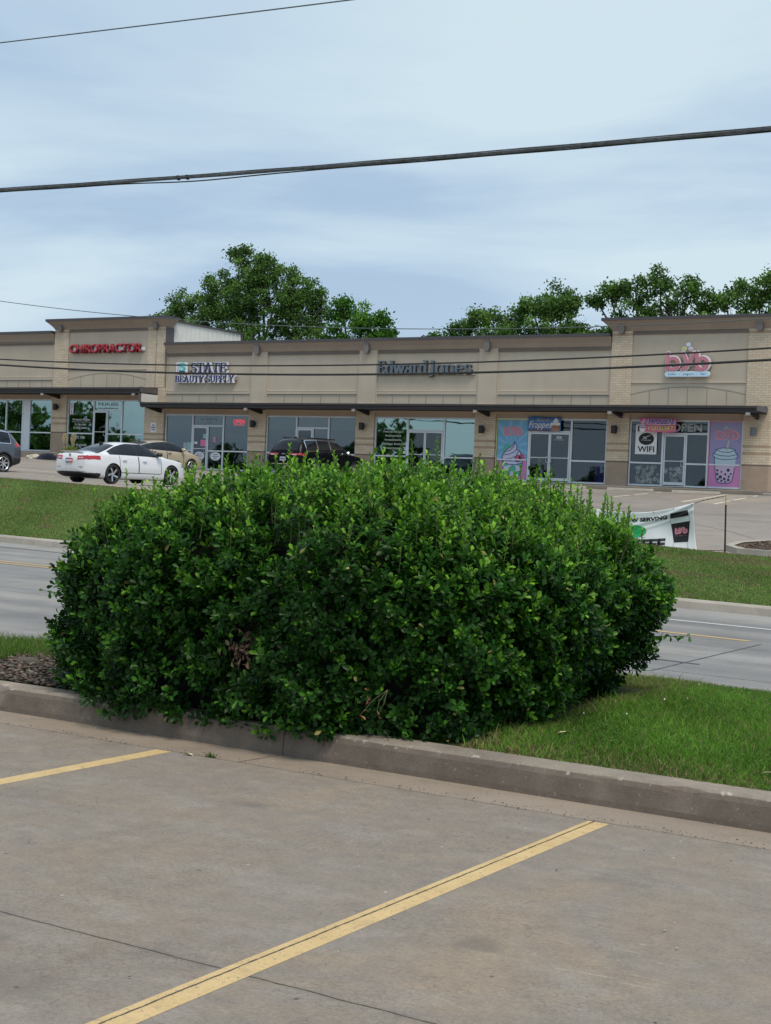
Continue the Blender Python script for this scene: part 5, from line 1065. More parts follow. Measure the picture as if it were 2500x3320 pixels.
HAT = dict(name='hatchback', L=4.48, H=1.49, R=.32, wx=(.86, 3.56), paint='paint_tan',
    zc=[(0, .98), (.10, 1.14), (.30, 1.22), (.9, 1.36), (1.6, 1.465), (2.1, 1.49), (2.55, 1.44), (3.4, 1.14), (3.85, .96), (4.25, .80), (4.48, .62)],
    zb=[(0, .93), (.3, 1.04), (.9, 1.03), (2.2, .97), (3.3, .92), (3.9, .84), (4.3, .72), (4.48, .58)],
    ze=[(0, .94), (.25, 1.1), (.8, 1.25), (1.5, 1.375), (2.1, 1.41), (2.6, 1.34), (3.3, 1.05), (3.7, .9), (4.48, .59)],
    w=[(0, .72), (.12, .80), (.6, .87), (2.2, .875), (3.7, .86), (4.15, .78), (4.35, .68), (4.48, .52)],
    wr=[(0, .62), (.3, .62), (.9, .60), (1.6, .58), (2.2, .57), (2.8, .62), (3.5, .72), (4.0, .6), (4.48, .4)],
    zl=[(0, .30), (.4, .22), (4, .18), (4.48, .24)], doors=((1.20, 2.05), (2.07, 3.05)), door_z=.36, side_glass=((.72, 1.16), (1.20, 2.02), (2.08, 3.02)), rear_glass=(.32, 1.15), windshield=(2.35, 3.35),
    tail=((.35, .50, .9, .80, 1.05, .0, 'tail_red'),), rear_trim=.30, mirror=(2.98, 1.0), handles=((1.32, .93), (2.22, .90)), handle_mat='chrome', mirror_mat='paint_tan', plate=(-.075, .72), rim='five',
    extra=[('spoiler', 'car_trim', (.12, .34, -.58, .58, 1.235, 1.26)), ('antenna', 'car_trim', (1.0, 1.03, -.02, .02, 1.37, 1.50))])
JEP = dict(name='suv', L=4.95, H=1.80, R=.385, wx=(1.05, 4.01), paint='paint_black', bulge=.05,
    zc=[(0, 1.12), (.06, 1.22), (.34, 1.66), (.55, 1.74), (1.2, 1.79), (2.6, 1.78), (3.05, 1.68), (3.75, 1.26), (4.3, 1.17), (4.75, 1.05), (4.95, .84)],
    zb=[(0, 1.06), (.2, 1.14), (1.0, 1.15), (3.5, 1.10), (4.3, 1.05), (4.8, .93), (4.95, .78)],
    ze=[(0, 1.08), (.15, 1.3), (.38, 1.56), (.6, 1.68), (1.5, 1.715), (2.6, 1.69), (3.1, 1.56), (3.65, 1.17), (4.0, 1.09), (4.95, .79)],
    w=[(0, .90), (.10, .95), (.5, .975), (2.4, .98), (4.3, .97), (4.7, .9), (4.95, .72)],
    wr=[(0, .74), (.4, .70), (.8, .70), (2.6, .68), (3.1, .72), (3.7, .82), (4.4, .78), (4.95, .6)],
    zl=[(0, .42), (.4, .34), (1, .30), (4.95, .34)], doors=((1.42, 2.32), (2.34, 3.42)), door_z=.46, side_glass=((.50, 1.28), (1.34, 2.22), (2.28, 3.36)), rear_glass=(.07, .44), windshield=(2.9, 3.7), wtrim='chrome',
    tail=((.42, .30, 1.05, 1.00, 1.075, .0, 'tail_red'), (.10, .50, .72, .99, 1.03, 0., 'tail_clear')), rear_trim=.56, chrome=(.59, .625), mirror=(3.28, 1.12), mirror_mat='chrome', handles=((1.60, .98), (2.60, .96)), plate=(-.065, .83), fin=(.75, 1.755), rim='split', arch=.05, sill=.40,
    extra=[('roof_rail', 'car_trim', (.75, 2.75, -.70, -.66, 1.755, 1.80)), ('roof_rail', 'car_trim', (.75, 2.75, .66, .70, 1.755, 1.80)), ('badge', 'chrome', (-.04, -.02, -.10, .10, 1.02, 1.055)), ('wiper', 'car_trim', (-.0, .03, -.05, .25, 1.20, 1.225))])
CRO = dict(name='crossover', L=4.69, H=1.72, R=.36, wx=(.98, 3.69), paint='paint_grey',
    zc=[(0, 1.06), (.10, 1.24), (.40, 1.58), (.55, 1.66), (1.2, 1.715), (2.3, 1.70), (2.8, 1.6), (3.5, 1.2), (4.1, 1.08), (4.5, .96), (4.69, .78)],
    zb=[(0, 1.02), (.2, 1.10), (1.0, 1.10), (3.3, 1.02), (4.1, .96), (4.5, .86), (4.69, .72)],
    ze=[(0, 1.04), (.15, 1.2), (.4, 1.46), (.6, 1.58), (1.4, 1.63), (2.3, 1.61), (2.85, 1.48), (3.4, 1.12), (3.8, 1.02), (4.69, .73)],
    w=[(0, .72), (.10, .84), (.5, .905), (2.3, .92), (4.0, .91), (4.45, .82), (4.69, .62)],
    wr=[(0, .66), (.4, .64), (.8, .63), (2.4, .62), (2.9, .66), (3.5, .76), (4.1, .7), (4.69, .5)],
    zl=[(0, .40), (.4, .30), (1, .26), (4.69, .3)], doors=((1.30, 2.16), (2.18, 3.20)), door_z=.46, side_glass=((.62, 1.16), (1.22, 2.10), (2.16, 3.14)), rear_glass=(.08, .45), windshield=(2.66, 3.48), wtrim='chrome',
    tail=((.40, .42, 1.0, .98, 1.16, .10, 'tail_red'),), rear_trim=.62, mirror=(3.05, 1.04), handles=((1.5, .92), (2.4, .9)), plate=(-.065, .85), rim='ten', arch=.06, sill=.42,
    extra=[('spoiler', 'paint_grey', (.24, .5, -.6, .6, 1.63, 1.67))])
HD = math.atan2(.985, .17); HD2 = math.atan2(.998, .064)
c = make_car(SED, 'white sedan with black and silver wheels parked behind the grass bank', 'car'); place(c, (-34.0, 37.82), SED, HD2, 1.51, -1, -.018); c['group'] = 'cars parked in front of the mall'
c = make_car(HAT, 'tan hatchback parked by the walkway behind the white sedan', 'car')
lx, ly = HAT['wx'][1], -HAT['w'][2][1]; ca, sa = math.cos(HD), math.sin(HD); c.location = (-44.46 - (lx * ca - ly * sa), 54.86 - (lx * sa + ly * ca), 2.14); c.rotation_euler = (0, -.02, HD); c['group'] = 'cars parked in front of the mall'
c = make_car(JEP, 'black suv parked nose-in by the storefront, half behind the shrub', 'car'); place(c, (-36.62, 53.75), JEP, HD2, 2.14, -1, -.012); c['group'] = 'cars parked in front of the mall'
c = make_car(CRO, 'dark grey crossover cut off by the left edge of the photo', 'car'); place(c, (-42.37, 40.89), CRO, math.atan2(-.998, -.06), 1.78, 1, 0); c['group'] = 'cars parked in front of the mall'

# ------------------------------------------------------------------ leaves: shared generator
def leaf_mesh(pos, dirv, nrm, ln, wd, tone, fold=.18, rows=3):
    """one folded leaf per entry; rows of 3 vertices (left, midrib, right)"""
    n = len(pos); d = dirv / np.linalg.norm(dirv, axis=1, keepdims=True); s = np.cross(d, nrm); s /= (np.linalg.norm(s, axis=1, keepdims=True) + 1e-9); u = np.cross(s, d)
    ts = {3: [0, .36, .74, 1.0], 2: [0, .55, 1.0]}[rows]; wsx = {3: [.10, .66, 1.0, .34], 2: [.12, 1.0, .10]}[rows]; V = []
    for t, k in zip(ts, wsx):
        cen = pos + d * (ln * t)[:, None] - u * (ln * .22 * t * t)[:, None]
        for sg in (-1, 0, 1): V.append(cen + s * (wd * .5 * k * sg)[:, None] + u * ((wd * fold * abs(sg) * k)[:, None]))
    V = np.stack(V, 1); nv = V.shape[1]; Fs = []
    for r in range(len(ts) - 1):
        for c in range(2): a = r * 3 + c; Fs.append([a, a + 1, a + 4, a + 3])
    F = (np.arange(n)[:, None, None] * nv + np.array(Fs)[None]).reshape(-1, 4)
    return V.reshape(-1, 3), F, np.repeat(tone, nv, axis=0)
def unit(v): return v / (np.linalg.norm(v, axis=1, keepdims=True) + 1e-9)

# ------------------------------------------------------------------ big shrub by the kerb
def shrub():
    root = empty('shrub', (-5.7, 8.9, .15)); tag(root, 'big dense glossy evergreen shrub clipped wide beside the kerb in the foreground', 'shrub')
    C = np.array([-5.60, 8.92, .72]); A = np.array([1.86, 1.80, .91]); nn = 3.3
    rng = np.random.default_rng(3)
    def lump(p): return 1 + .035 * np.sin(p[:, 0] * 5.1 + 1.3) * np.sin(p[:, 1] * 4.3 + .4) + .03 * np.sin(p[:, 0] * 9.3 + p[:, 2] * 7) * np.sin(p[:, 2] * 8.1 + p[:, 1] * 3) + .02 * np.sin(p[:, 0] * 17 + 2) * np.cos(p[:, 1] * 15 + p[:, 2] * 13)
    def surf(n):
        d = unit(rng.normal(size=(n, 3)) * A * [1, 1, 1.2]); Am = np.where((d[:, 2] < 0)[:, None] & np.array([False, False, True]), 1.55, A); q = np.abs(d / Am); r = (q ** nn).sum(1) ** (-1 / nn); p = d * r[:, None]
        g = unit(np.sign(d) * (np.abs(p / Am) ** (nn - 1)) / Am)
        wgt = r ** 2 / np.abs((g * d).sum(1)) / (np.linalg.norm(d * 1.0, axis=1)); wgt /= np.percentile(wgt, 98)
        k = rng.random(n) < wgt; p, g = p[k], g[k]
        p = p * lump(p)[:, None] + C
        # top a little lower at the left end, rounder front-left corner
        f = np.clip((-5.9 - p[:, 0]) / 1.5, 0, 1); hi = p[:, 2] > .8; p[:, 2] -= np.where(hi, .36 * f ** 1.3 * (p[:, 2] - .8) / .85, 0)
        f2 = np.clip((p[:, 0] + 5.0) / 1.2, 0, 1); p[:, 2] -= np.where(hi, .19 * f2 ** 1.3 * (p[:, 2] - .8) / .85, 0)
        p[:, 0] -= .42 * np.clip((.75 - p[:, 2]) / .6, 0, 1) * np.clip((p[:, 0] + 4.7) / .9, 0, 1) * np.clip((p[:, 1] - 7.6) / 1.2, 0, 1)
        k = p[:, 2] > np.where(p[:, 1] < 7.4, .075, .12)
        k &= ~((p[:, 1] > 9.6) & (g[:, 1] > .7) & (rng.random(len(p)) < .7))
        return p[k], g[k]
    # sprigs
    P, Gn = surf(52000); P = P[:16500]; Gn = Gn[:16500]; n = len(P)
    gap = np.sin(P[:, 0] * 11 + 1) * np.sin(P[:, 2] * 13 + P[:, 1] * 9) + .7 * np.sin(P[:, 0] * 23 + P[:, 2] * 19 + 2) * np.sin(P[:, 1] * 21 + P[:, 2] * 17)
    keep = (gap > -.55) | (rng.random(n) < .45); P, Gn, gap = P[keep], Gn[keep], gap[keep]; n = len(P)
    P = P - Gn * (rng.uniform(.0, .17, n) - .045 * np.clip(gap, -1, 1))[:, None]
    up = np.array([0, 0, 1.]); topf = np.clip(Gn[:, 2], 0, 1)
    sd = unit(Gn * .8 + up * (.55 + .5 * topf)[:, None] + rng.normal(size=(n, 3)) * .35)
    L = rng.uniform(.05, .10, n) + topf * rng.uniform(0, .05, n)
    tall = (rng.random(n) < .05 * (topf > .5)); L[tall] += rng.uniform(.05, .14, tall.sum()); sd[tall] = unit(sd[tall] * .3 + up)
    nl = 9; LP = []; LD = []; LN = []; LL = []; LW = []; LT = []
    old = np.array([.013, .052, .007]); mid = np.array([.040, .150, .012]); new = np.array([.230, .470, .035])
    a1 = unit(np.cross(sd, rng.normal(size=(n, 3)))); a2 = np.cross(sd, a1)
    patch = .5 + .5 * np.sin(P[:, 0] * 3.1 + 1) * np.sin(P[:, 1] * 2.3 + P[:, 2] * 3.7)
    young_lit = np.clip(.15 + .95 * topf * rng.random(n) + .12 * np.clip(P[:, 2] - .5, 0, 1) + .22 * (patch - .5) + (rng.random(n) < .30) * .6 - .1 * (Gn[:, 1] < -.5), 0, 1)  # leaf age plus painted shade: front-facing and lower sprigs darker, top lighter
    young_lit[tall] = np.maximum(young_lit[tall], .5)
    for k in range(nl):
        f = k / (nl - 1); th = k * 2.4 + rng.uniform(0, .6, n); ring = a1 * np.cos(th)[:, None] + a2 * np.sin(th)[:, None]
        base = P + sd * (L * f)[:, None] + ring * .004
        dr = unit(ring * (1.15 - .75 * f) + sd * (.25 + .85 * f) + rng.normal(size=(n, 3)) * .18)
        size = rng.uniform(.032, .064, n) * (1 - .25 * f); LP.append(base); LD.append(dr); LN.append(unit(sd + rng.normal(size=(n, 3)) * .25)); LL.append(size); LW.append(size * rng.uniform(.50, .64, n))
        t = np.clip(young_lit * (.12 + .88 * f), 0, 1)[:, None]; tone = old * (1 - np.clip(t * 2, 0, 1)) + mid * np.clip(t * 2, 0, 1); tone = tone * (1 - np.clip(t * 2 - 1, 0, 1)) + new * np.clip(t * 2 - 1, 0, 1)
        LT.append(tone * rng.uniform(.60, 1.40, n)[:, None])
    cat = lambda a: np.concatenate(a)
    LP, LD, LN, LL, LW, LT = map(cat, (LP, LD, LN, LL, LW, LT))
    y = rng.random(len(LP)); ye = y < .0016 + .0020 * (LP[:, 0] > -5.0); LT[ye] = np.array([.50, .42, .16]) * rng.uniform(.7, 1.1, ye.sum())[:, None]
    # keep a dark hollow where the dead twigs are
    hol = (np.hypot(LP[:, 0] + 5.37, (LP[:, 2] - .60) * .75) < .12) & (LP[:, 1] < 7.9) & (rng.random(len(LP)) < .93)
    hol |= (np.hypot(LP[:, 0] + 4.42, (LP[:, 2] - .37)) < .08) & (LP[:, 1] < 7.8) & (rng.random(len(LP)) < .85)
    q = ~hol; V, F, T = leaf_mesh(LP[q], LD[q], LN[q], LL[q], LW[q], LT[q]); loc = np.array(root.location)
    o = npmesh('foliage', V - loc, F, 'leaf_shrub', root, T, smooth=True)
    # projecting side sprays
    for (b, e, m_) in (((-7.2, 8.0, .70), (-7.82, 8.0, .74), 24), ((-7.2, 8.0, .78), (-7.66, 8.0, .90), 16), ((-4.3, 10.1, .58), (-3.58, 10.0, .66), 34), ((-4.1, 10.2, .68), (-3.76, 10.1, .88), 18), ((-4.0, 9.6, 1.0), (-3.68, 9.5, 1.12), 14)):
        b, e = np.array(b), np.array(e); f = np.linspace(0, 1, m_); p = b + (e - b) * f[:, None]; d = np.tile(unit((e - b)[None]), (m_, 1)); r0 = unit(rng.normal(size=(m_, 3)))
        V, F, T = leaf_mesh(p, unit(d * .7 + r0), unit(rng.normal(size=(m_, 3)) + up), rng.uniform(.038, .054, m_), rng.uniform(.02, .028, m_), np.tile(mid, (m_, 1)) * rng.uniform(.7, 1.4, m_)[:, None])
        o = npmesh('side_shoot', V - loc, F, 'leaf_shrub', root, T, smooth=True)
        mq = MB(); mq.tube([tuple(b - loc), tuple(e - loc)], [.005, .002], 4, False); mq.build('stem', 'twig', o)
    # upright shoots breaking the top outline
    P2, G2 = surf(12000); k = (G2[:, 2] > .6); P2, G2 = P2[k][:560], G2[k][:560]; mtw = MB(); LP = []; LD = []; LL = []; LT = []; LN = []
    for p, g_ in zip(P2, G2):
        h = rng.uniform(.14, .32) if (p[0] > -4.9 and rng.random() < .45) else rng.uniform(.08, .17) if rng.random() < .74 else rng.uniform(.17, .28); tip = p + np.array([rng.normal() * .03, rng.normal() * .03, h]); mtw.tube([tuple(p - loc - [0, 0, .12]), tuple(tip - loc)], [.004, .002], 4, False)
        m_ = int(h / .014) + 4; yg = rng.uniform(.3, 1)
        for k in range(m_):
            f = k / m_; th = k * 2.4; LP.append(p + (tip - p) * f); LD.append([math.cos(th) * (1.0 - .6 * f), math.sin(th) * (1.0 - .6 * f), .45 + .9 * f]); LL.append(rng.uniform(.032, .046) * (1 - .3 * f)); LN.append([rng.normal() * .2, rng.normal() * .2, 1])
            t = np.clip(yg * (.3 + .7 * f), 0, 1); LT.append((mid * (1 - t) + new * t) * rng.uniform(.8, 1.2))
    LP = np.array(LP); LL = np.array(LL); V, F, T = leaf_mesh(LP, np.array(LD), np.array(LN), LL, LL * .56, np.array(LT)); npmesh('top_shoots', V - loc, F, 'leaf_shrub', root, T, smooth=True)
    mtw.build('shoot_stems', 'twig', root)['kind'] = 'stuff'
    # dead leaves and twigs
    for (cx, cy, cz, sp_, m_, colr) in ((-5.36, 7.20, .60, .065, 75, (.20, .125, .09)), (-4.42, 7.14, .35, .045, 7, (.30, .12, .065))):
        p = np.array([cx, cy, cz]) + rng.normal(size=(m_, 3)) * [sp_, .03, sp_ * 1.1]; ln = rng.uniform(.03, .05, m_)
        V, F, T = leaf_mesh(p, unit(rng.normal(size=(m_, 3)) + [0, -.3, -.8]), unit(rng.normal(size=(m_, 3))), ln, ln * .55, np.tile(np.array(colr), (m_, 1)) * rng.uniform(.6, 1.4, m_)[:, None], .35)
        npmesh('dead_leaves', V - loc, F, 'pebble', root, T)
        mm = MB()
        for k in range(3 if m_ < 20 else 8): a = p[k % m_]; c0 = np.array([cx + .05, cy + .10, cz + .09]); mm.tube([tuple(c0 - loc), tuple((c0 + a) / 2 + rng.normal(size=3) * .018 - loc), tuple(a - loc)], [.0022, .0016, .001], 4, False)
        mm.build('dead_twigs', 'twig', root)
    # inner mass and stems
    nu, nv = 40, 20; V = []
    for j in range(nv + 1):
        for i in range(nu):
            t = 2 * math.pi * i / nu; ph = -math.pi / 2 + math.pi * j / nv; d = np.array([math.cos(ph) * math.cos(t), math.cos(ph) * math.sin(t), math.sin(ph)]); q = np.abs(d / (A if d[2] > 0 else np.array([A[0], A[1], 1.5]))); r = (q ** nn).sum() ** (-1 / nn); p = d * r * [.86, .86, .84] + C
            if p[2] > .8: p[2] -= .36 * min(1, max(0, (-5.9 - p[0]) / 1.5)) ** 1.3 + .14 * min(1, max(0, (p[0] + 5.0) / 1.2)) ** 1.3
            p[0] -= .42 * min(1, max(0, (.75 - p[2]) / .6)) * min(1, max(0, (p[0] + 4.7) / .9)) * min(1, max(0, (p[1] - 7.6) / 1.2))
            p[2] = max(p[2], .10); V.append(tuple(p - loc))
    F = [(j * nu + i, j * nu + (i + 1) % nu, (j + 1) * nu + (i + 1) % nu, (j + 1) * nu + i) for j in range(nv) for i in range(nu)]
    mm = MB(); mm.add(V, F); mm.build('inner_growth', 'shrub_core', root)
    mm = MB()
    for k in range(16): a = rng.uniform(-1.4, 1.4), rng.uniform(-1.2, 1.2); mm.tube([(a[0], a[1], -.05), (a[0] * 1.1, a[1] * 1.1, .5), (a[0] * 1.2, a[1] * 1.2, 1.0)], [.02, .014, .008], 5)
    mm.build('stem', 'bark', root)
shrub()
# ------------------------------------------------------------------ grass
def blades(name, pts, h, w, tone, lean=.35, label=None, mat='grass_blade'):
    n = len(pts); rng = RNG; az = rng.uniform(0, 2 * np.pi, n); s = np.c_[np.cos(az), np.sin(az), np.zeros(n)] * (w / 2)[:, None]
    b = rng.uniform(0, 2 * np.pi, n); l = rng.uniform(.1, lean, n)[:, None] * np.c_[np.cos(b), np.sin(b), np.zeros(n)] * h[:, None]
    z = np.array([0, 0, 1.]); m1 = pts + l * .35 + z * (h * .55)[:, None]; tip = pts + l + z * (h * (1 - .25 * rng.random(n)))[:, None]
    V = np.stack([pts - s, pts + s, m1 + s * .8, m1 - s * .8, tip + s * .12, tip - s * .12], 1).reshape(-1, 3)
    F = (np.arange(n)[:, None, None] * 6 + np.array([[0, 1, 2, 3], [3, 2, 4, 5]])[None]).reshape(-1, 4)
    o = npmesh(name, V, F, mat, None, np.repeat(tone, 6, 0)); tag(o, label, 'grass', kind='stuff'); return o
def fieldpts(x0, x1, y0, y1, n, zf, keep=None):
    p = np.c_[RNG.uniform(x0, x1, n), RNG.uniform(y0, y1, n)]
    if keep is not None: p = p[keep(p)]
    return np.c_[p, [zf(a, b) - .005 for a, b in p]]
def smoothnoise(p, f, ph=0): return .5 + .25 * np.sin(p[:, 0] * f + ph) * np.cos(p[:, 1] * f * 1.3 + ph * 2) + .25 * np.sin(p[:, 0] * f * 2.3 + p[:, 1] * f * 1.9 + ph * 3)
fe = lambda p: p[:, 1] < np.interp(p[:, 0], [q[0] for q in EDGE], [q[1] for q in EDGE]) + .02
p = fieldpts(-4.75, -0.6, 7.36, 11.45, 150000, near_z, lambda p: fe(p) & ~((p[:, 0] < -3.95) & (p[:, 1] < 10.6)))
kn = smoothnoise(p, 2.1, .7); near_k = np.clip((p[:, 1] - 7.36) / .5, 0, 1); by = np.clip((p[:, 0] + 3.95) / .25, 0, 1)
h = (.035 + .035 * kn) * (.55 + .45 * near_k) * RNG.uniform(.6, 1.3, len(p)); tall = RNG.random(len(p)) < .03 * kn; h[tall] *= 1.8
g0 = np.array([.100, .205, .032]); g1 = np.array([.185, .390, .050]); dry = np.array([.38, .30, .15])
dm = RNG.random(len(p)) < (.10 + .35 * (1 - near_k) + .35 * (1 - by))
tn = (g0 * (1 - kn[:, None]) + g1 * kn[:, None]) * RNG.uniform(.65, 1.35, len(p))[:, None]; tn[dm] = dry * RNG.uniform(.5, 1.1, dm.sum())[:, None]
blades('grass', p, h, RNG.uniform(.004, .008, len(p)), tn, 1.0, 'bright green lawn with clover between the kerb and the road on the right')
# clover leaves flat among the blades
n = 16000; q = fieldpts(-4.4, -0.8, 7.9, 11.3, n, near_z, lambda p: fe(p) & ((p[:, 0] > -3.8) | (p[:, 1] > 10.7)) & (smoothnoise(p, 1.7, 2.2) > .45)); n = len(q); q[:, 2] += RNG.uniform(.025, .06, n)
az = RNG.uniform(0, 6.28, n); ln = RNG.uniform(.010, .019, n)
V, F, T = leaf_mesh(q, np.c_[np.cos(az), np.sin(az), RNG.uniform(-.2, .4, n)], unit(np.c_[RNG.normal(size=(n, 2)) * .3, np.ones(n)]), ln, ln * .9, np.array([.060, .150, .030]) * RNG.uniform(.7, 1.5, n)[:, None], .05, 2)
o = npmesh('clover', V, F, 'leaf_tree', None, T); tag(o, 'clover leaves spread through the lawn on the right', 'clover', kind='stuff')
m = MB()
for k in range(16):
    x = random.uniform(-3.9, -1.2); y = random.uniform(8.4, 11.2); z = near_z(x, y) + .06; q_ = random.uniform(.005, .010)
    m.add([(x + q_ * a, y + q_ * b, z + q_ * c_) for a, b, c_ in ((1, 0, 0), (-1, 0, 0), (0, 1, 0), (0, -1, 0), (0, 0, 1), (0, 0, -1))], [(0, 2, 4), (2, 1, 4), (1, 3, 4), (3, 0, 4), (2, 0, 5), (1, 2, 5), (3, 1, 5), (0, 3, 5)])
o = m.build('clover_flowers', 'white_ink'); tag(o, 'tiny white clover heads in the lawn', 'clover', kind='stuff')
# left tuft area and gravel
lm = lambda p: fe(p) & ((p[:, 1] > 8.35 + .12 * np.sin(p[:, 0] * 6)) | (p[:, 0] < -8.05 - .5 * (p[:, 1] - 7.6)))
p = fieldpts(-11.5, -7.2, 7.40, 10.3, 60000, near_z, lambda p: lm(p) & ~((p[:, 0] > -7.7) & (p[:, 1] > 7)))
h = RNG.uniform(.05, .13, len(p)) * np.where(p[:, 1] < 7.9, .8, 1.0); kn = smoothnoise(p, 3, 1)
tn = (g0 * (1 - kn[:, None]) + np.array([.17, .27, .05]) * kn[:, None]) * RNG.uniform(.7, 1.3, len(p))[:, None]; dm = RNG.random(len(p)) < np.where(p[:, 1] < 7.95, .45, .12); tn[dm] = np.array([.33, .28, .15]) * RNG.uniform(.6, 1.1, dm.sum())[:, None]
blades('grass', p, h, RNG.uniform(.004, .008, len(p)), tn, .7, 'tall ragged grass tuft beside the gravel at the left edge')
# gravel stones
def stones(name, x0, x1, y0, y1, n, zf, s0, s1, label, keep=None, cols=((.12, .095, .078), (.20, .17, .14), (.07, .06, .052), (.16, .105, .075), (.09, .07, .058))):
    base = np.array([(1, 0, 0), (-1, 0, 0), (0, 1, 0), (0, -1, 0), (0, 0, 1), (0, 0, -1), (.7, .7, .4), (-.7, .7, .4), (-.7, -.7, .4), (.7, -.7, .4)], float)
    tri = np.array([(0, 6, 9, 9), (6, 2, 7, 4), (7, 1, 8, 4), (8, 3, 9, 4), (6, 4, 9, 9), (0, 5, 2, 6), (2, 5, 1, 7), (1, 5, 3, 8), (3, 5, 0, 9)])
    tri = [(0, 6, 4, 9), (6, 2, 7, 4), (7, 1, 8, 4), (8, 3, 9, 4), (0, 5, 2, 6), (2, 5, 1, 7), (1, 5, 3, 8), (3, 5, 0, 9)]
    p = np.c_[RNG.uniform(x0, x1, n), RNG.uniform(y0, y1, n)]
    if keep is not None: p = p[keep(p)]
    V = []; F = []; T = []
    for k, (a, b) in enumerate(p):
        s = RNG.uniform(s0, s1); sc = np.array([RNG.uniform(.7, 1.5), RNG.uniform(.6, 1.1), RNG.uniform(.35, .6)]) * s; th = RNG.uniform(0, 6.28); R2 = np.array([[math.cos(th), -math.sin(th), 0], [math.sin(th), math.cos(th), 0], [0, 0, 1]])
        v = (base * RNG.uniform(.75, 1.15, (10, 1)) * sc) @ R2.T + [a, b, zf(a, b) + s * .25 + RNG.uniform(0, .02)]; V.append(v); F.append(np.array(tri) + 10 * k); c = np.array(cols[RNG.integers(len(cols))]) * RNG.uniform(.7, 1.3); T.append(np.tile(c, (10, 1)))
    o = npmesh(name, np.concatenate(V), np.concatenate(F), 'pebble', None, np.concatenate(T)); tag(o, label, 'gravel', kind='stuff'); return o
stones('gravel', -8.7, -6.5, 7.40, 8.7, 4200, near_z, .008, .028, 'loose brown and grey gravel between shrub, grass tuft and kerb')
for x, y, s in ((-8.10, 8.15, .075), (-8.35, 8.50, .06)):
    m = MB(); n = 9; 
    for r_, z_ in ((1, 0), (.95, .25), (.6, .5)): m.v += [(x + s * r_ * 1.5 * math.cos(t + r_) * (1 + .12 * math.sin(3 * t)), y + s * r_ * math.sin(t + r_), near_z(x, y) + .01 + s * z_) for t in np.linspace(0, 2 * math.pi, n + 1)[:-1]]
    m.f = [(j * n + i, j * n + (i + 1) % n, (j + 1) * n + (i + 1) % n, (j + 1) * n + i) for j in range(2) for i in range(n)] + [tuple(range(2 * n, 3 * n))]
    o = m.build('flat_rock', 'stone', smooth=True); tag(o, 'larger flat brown stone in the gravel' if s > .07 else 'smaller brown stone at the back edge of the gravel by the grass', 'rock'); o.data.materials[0] = MATS['bark']
# far verge
p = fieldpts(-33, -5, 22.4, 31.0, 330000, verge_z, lambda p: ((p[:, 0] < -15 - (p[:, 1] - 22) * .35)) | (p[:, 0] > -11.2 - (p[:, 1] - 22) * .5))
kn = smoothnoise(p, .9, .4); patch = np.exp(-(((p[:, 0] + 9.6) / 1.0) ** 2 + ((p[:, 1] - 29.3) / .5) ** 2)) + .7 * np.exp(-(((p[:, 0] + 9.6) / 1.1) ** 2 + ((p[:, 1] - 25.9) / .35) ** 2)) + .5 * (smoothnoise(p, 2.3, 5) > .80)
edge = np.exp(-((p[:, 1] - 31) / .25) ** 2) * .8
dm = RNG.random(len(p)) < np.clip(.10 + patch + edge, 0, .9)
tn = (np.array([.125, .205, .050]) * (1 - kn[:, None]) + np.array([.225, .325, .095]) * kn[:, None]) * RNG.uniform(.6, 1.4, len(p))[:, None]; tn[dm] = np.array([.30, .24, .13]) * RNG.uniform(.6, 1.1, dm.sum())[:, None]
blades('grass', p, RNG.uniform(.02, .05, len(p)), RNG.uniform(.012, .022, len(p)), tn, 1.2, 'mown grass bank sloping up from the far kerb to the mall parking lot')
# ------------------------------------------------------------------ right planter with mulch
m = MB(); A_ = [(-10.15, 31.05), (-10.6, 31.6), (-10.7, 32.6), (-10.4, 33.9), (-9.6, 34.9), (-2, 37), (-2, 31.05)]
inn = [(-10.0, 31.2), (-10.42, 31.66), (-10.52, 32.6), (-10.25, 33.8), (-9.5, 34.75), (-2.15, 36.8), (-2.15, 31.2)]
n = len(A_); V = [(x, y, lot_z(x, y) - .1) for x, y in A_] + [(x, y, lot_z(x, y) + .13) for x, y in A_] + [(x, y, lot_z(x, y) + .13) for x, y in inn]
m.add(V, [(i, (i + 1) % n, n + (i + 1) % n, n + i) for i in range(n)] + [(n + i, n + (i + 1) % n, 2 * n + (i + 1) % n, 2 * n + i) for i in range(n)])
o = m.build('planter_kerb', 'pale_concrete'); tag(o, 'low concrete kerb round the mulch bed at the right edge', 'kerb')
m = MB(); m.add([(x, y, lot_z(x, y) + .11) for x, y in inn], [tuple(range(n))]); o = m.build('mulch', 'mulch'); tag(o, 'brown wood mulch filling the kerbed bed at the right edge', 'mulch', kind='stuff')
stones('mulch_chips', -10.3, -7, 31.3, 34.4, 1800, lambda x, y: lot_z(x, y) + .1, .02, .05, 'dark shredded mulch chips in the kerbed bed', keep=lambda p: p[:, 1] < 34.4 - .9 * np.abs(p[:, 0] + 9.6) * (p[:, 0] < -9.6), cols=((.10, .065, .045), (.16, .12, .09), (.22, .17, .13), (.07, .05, .04)))
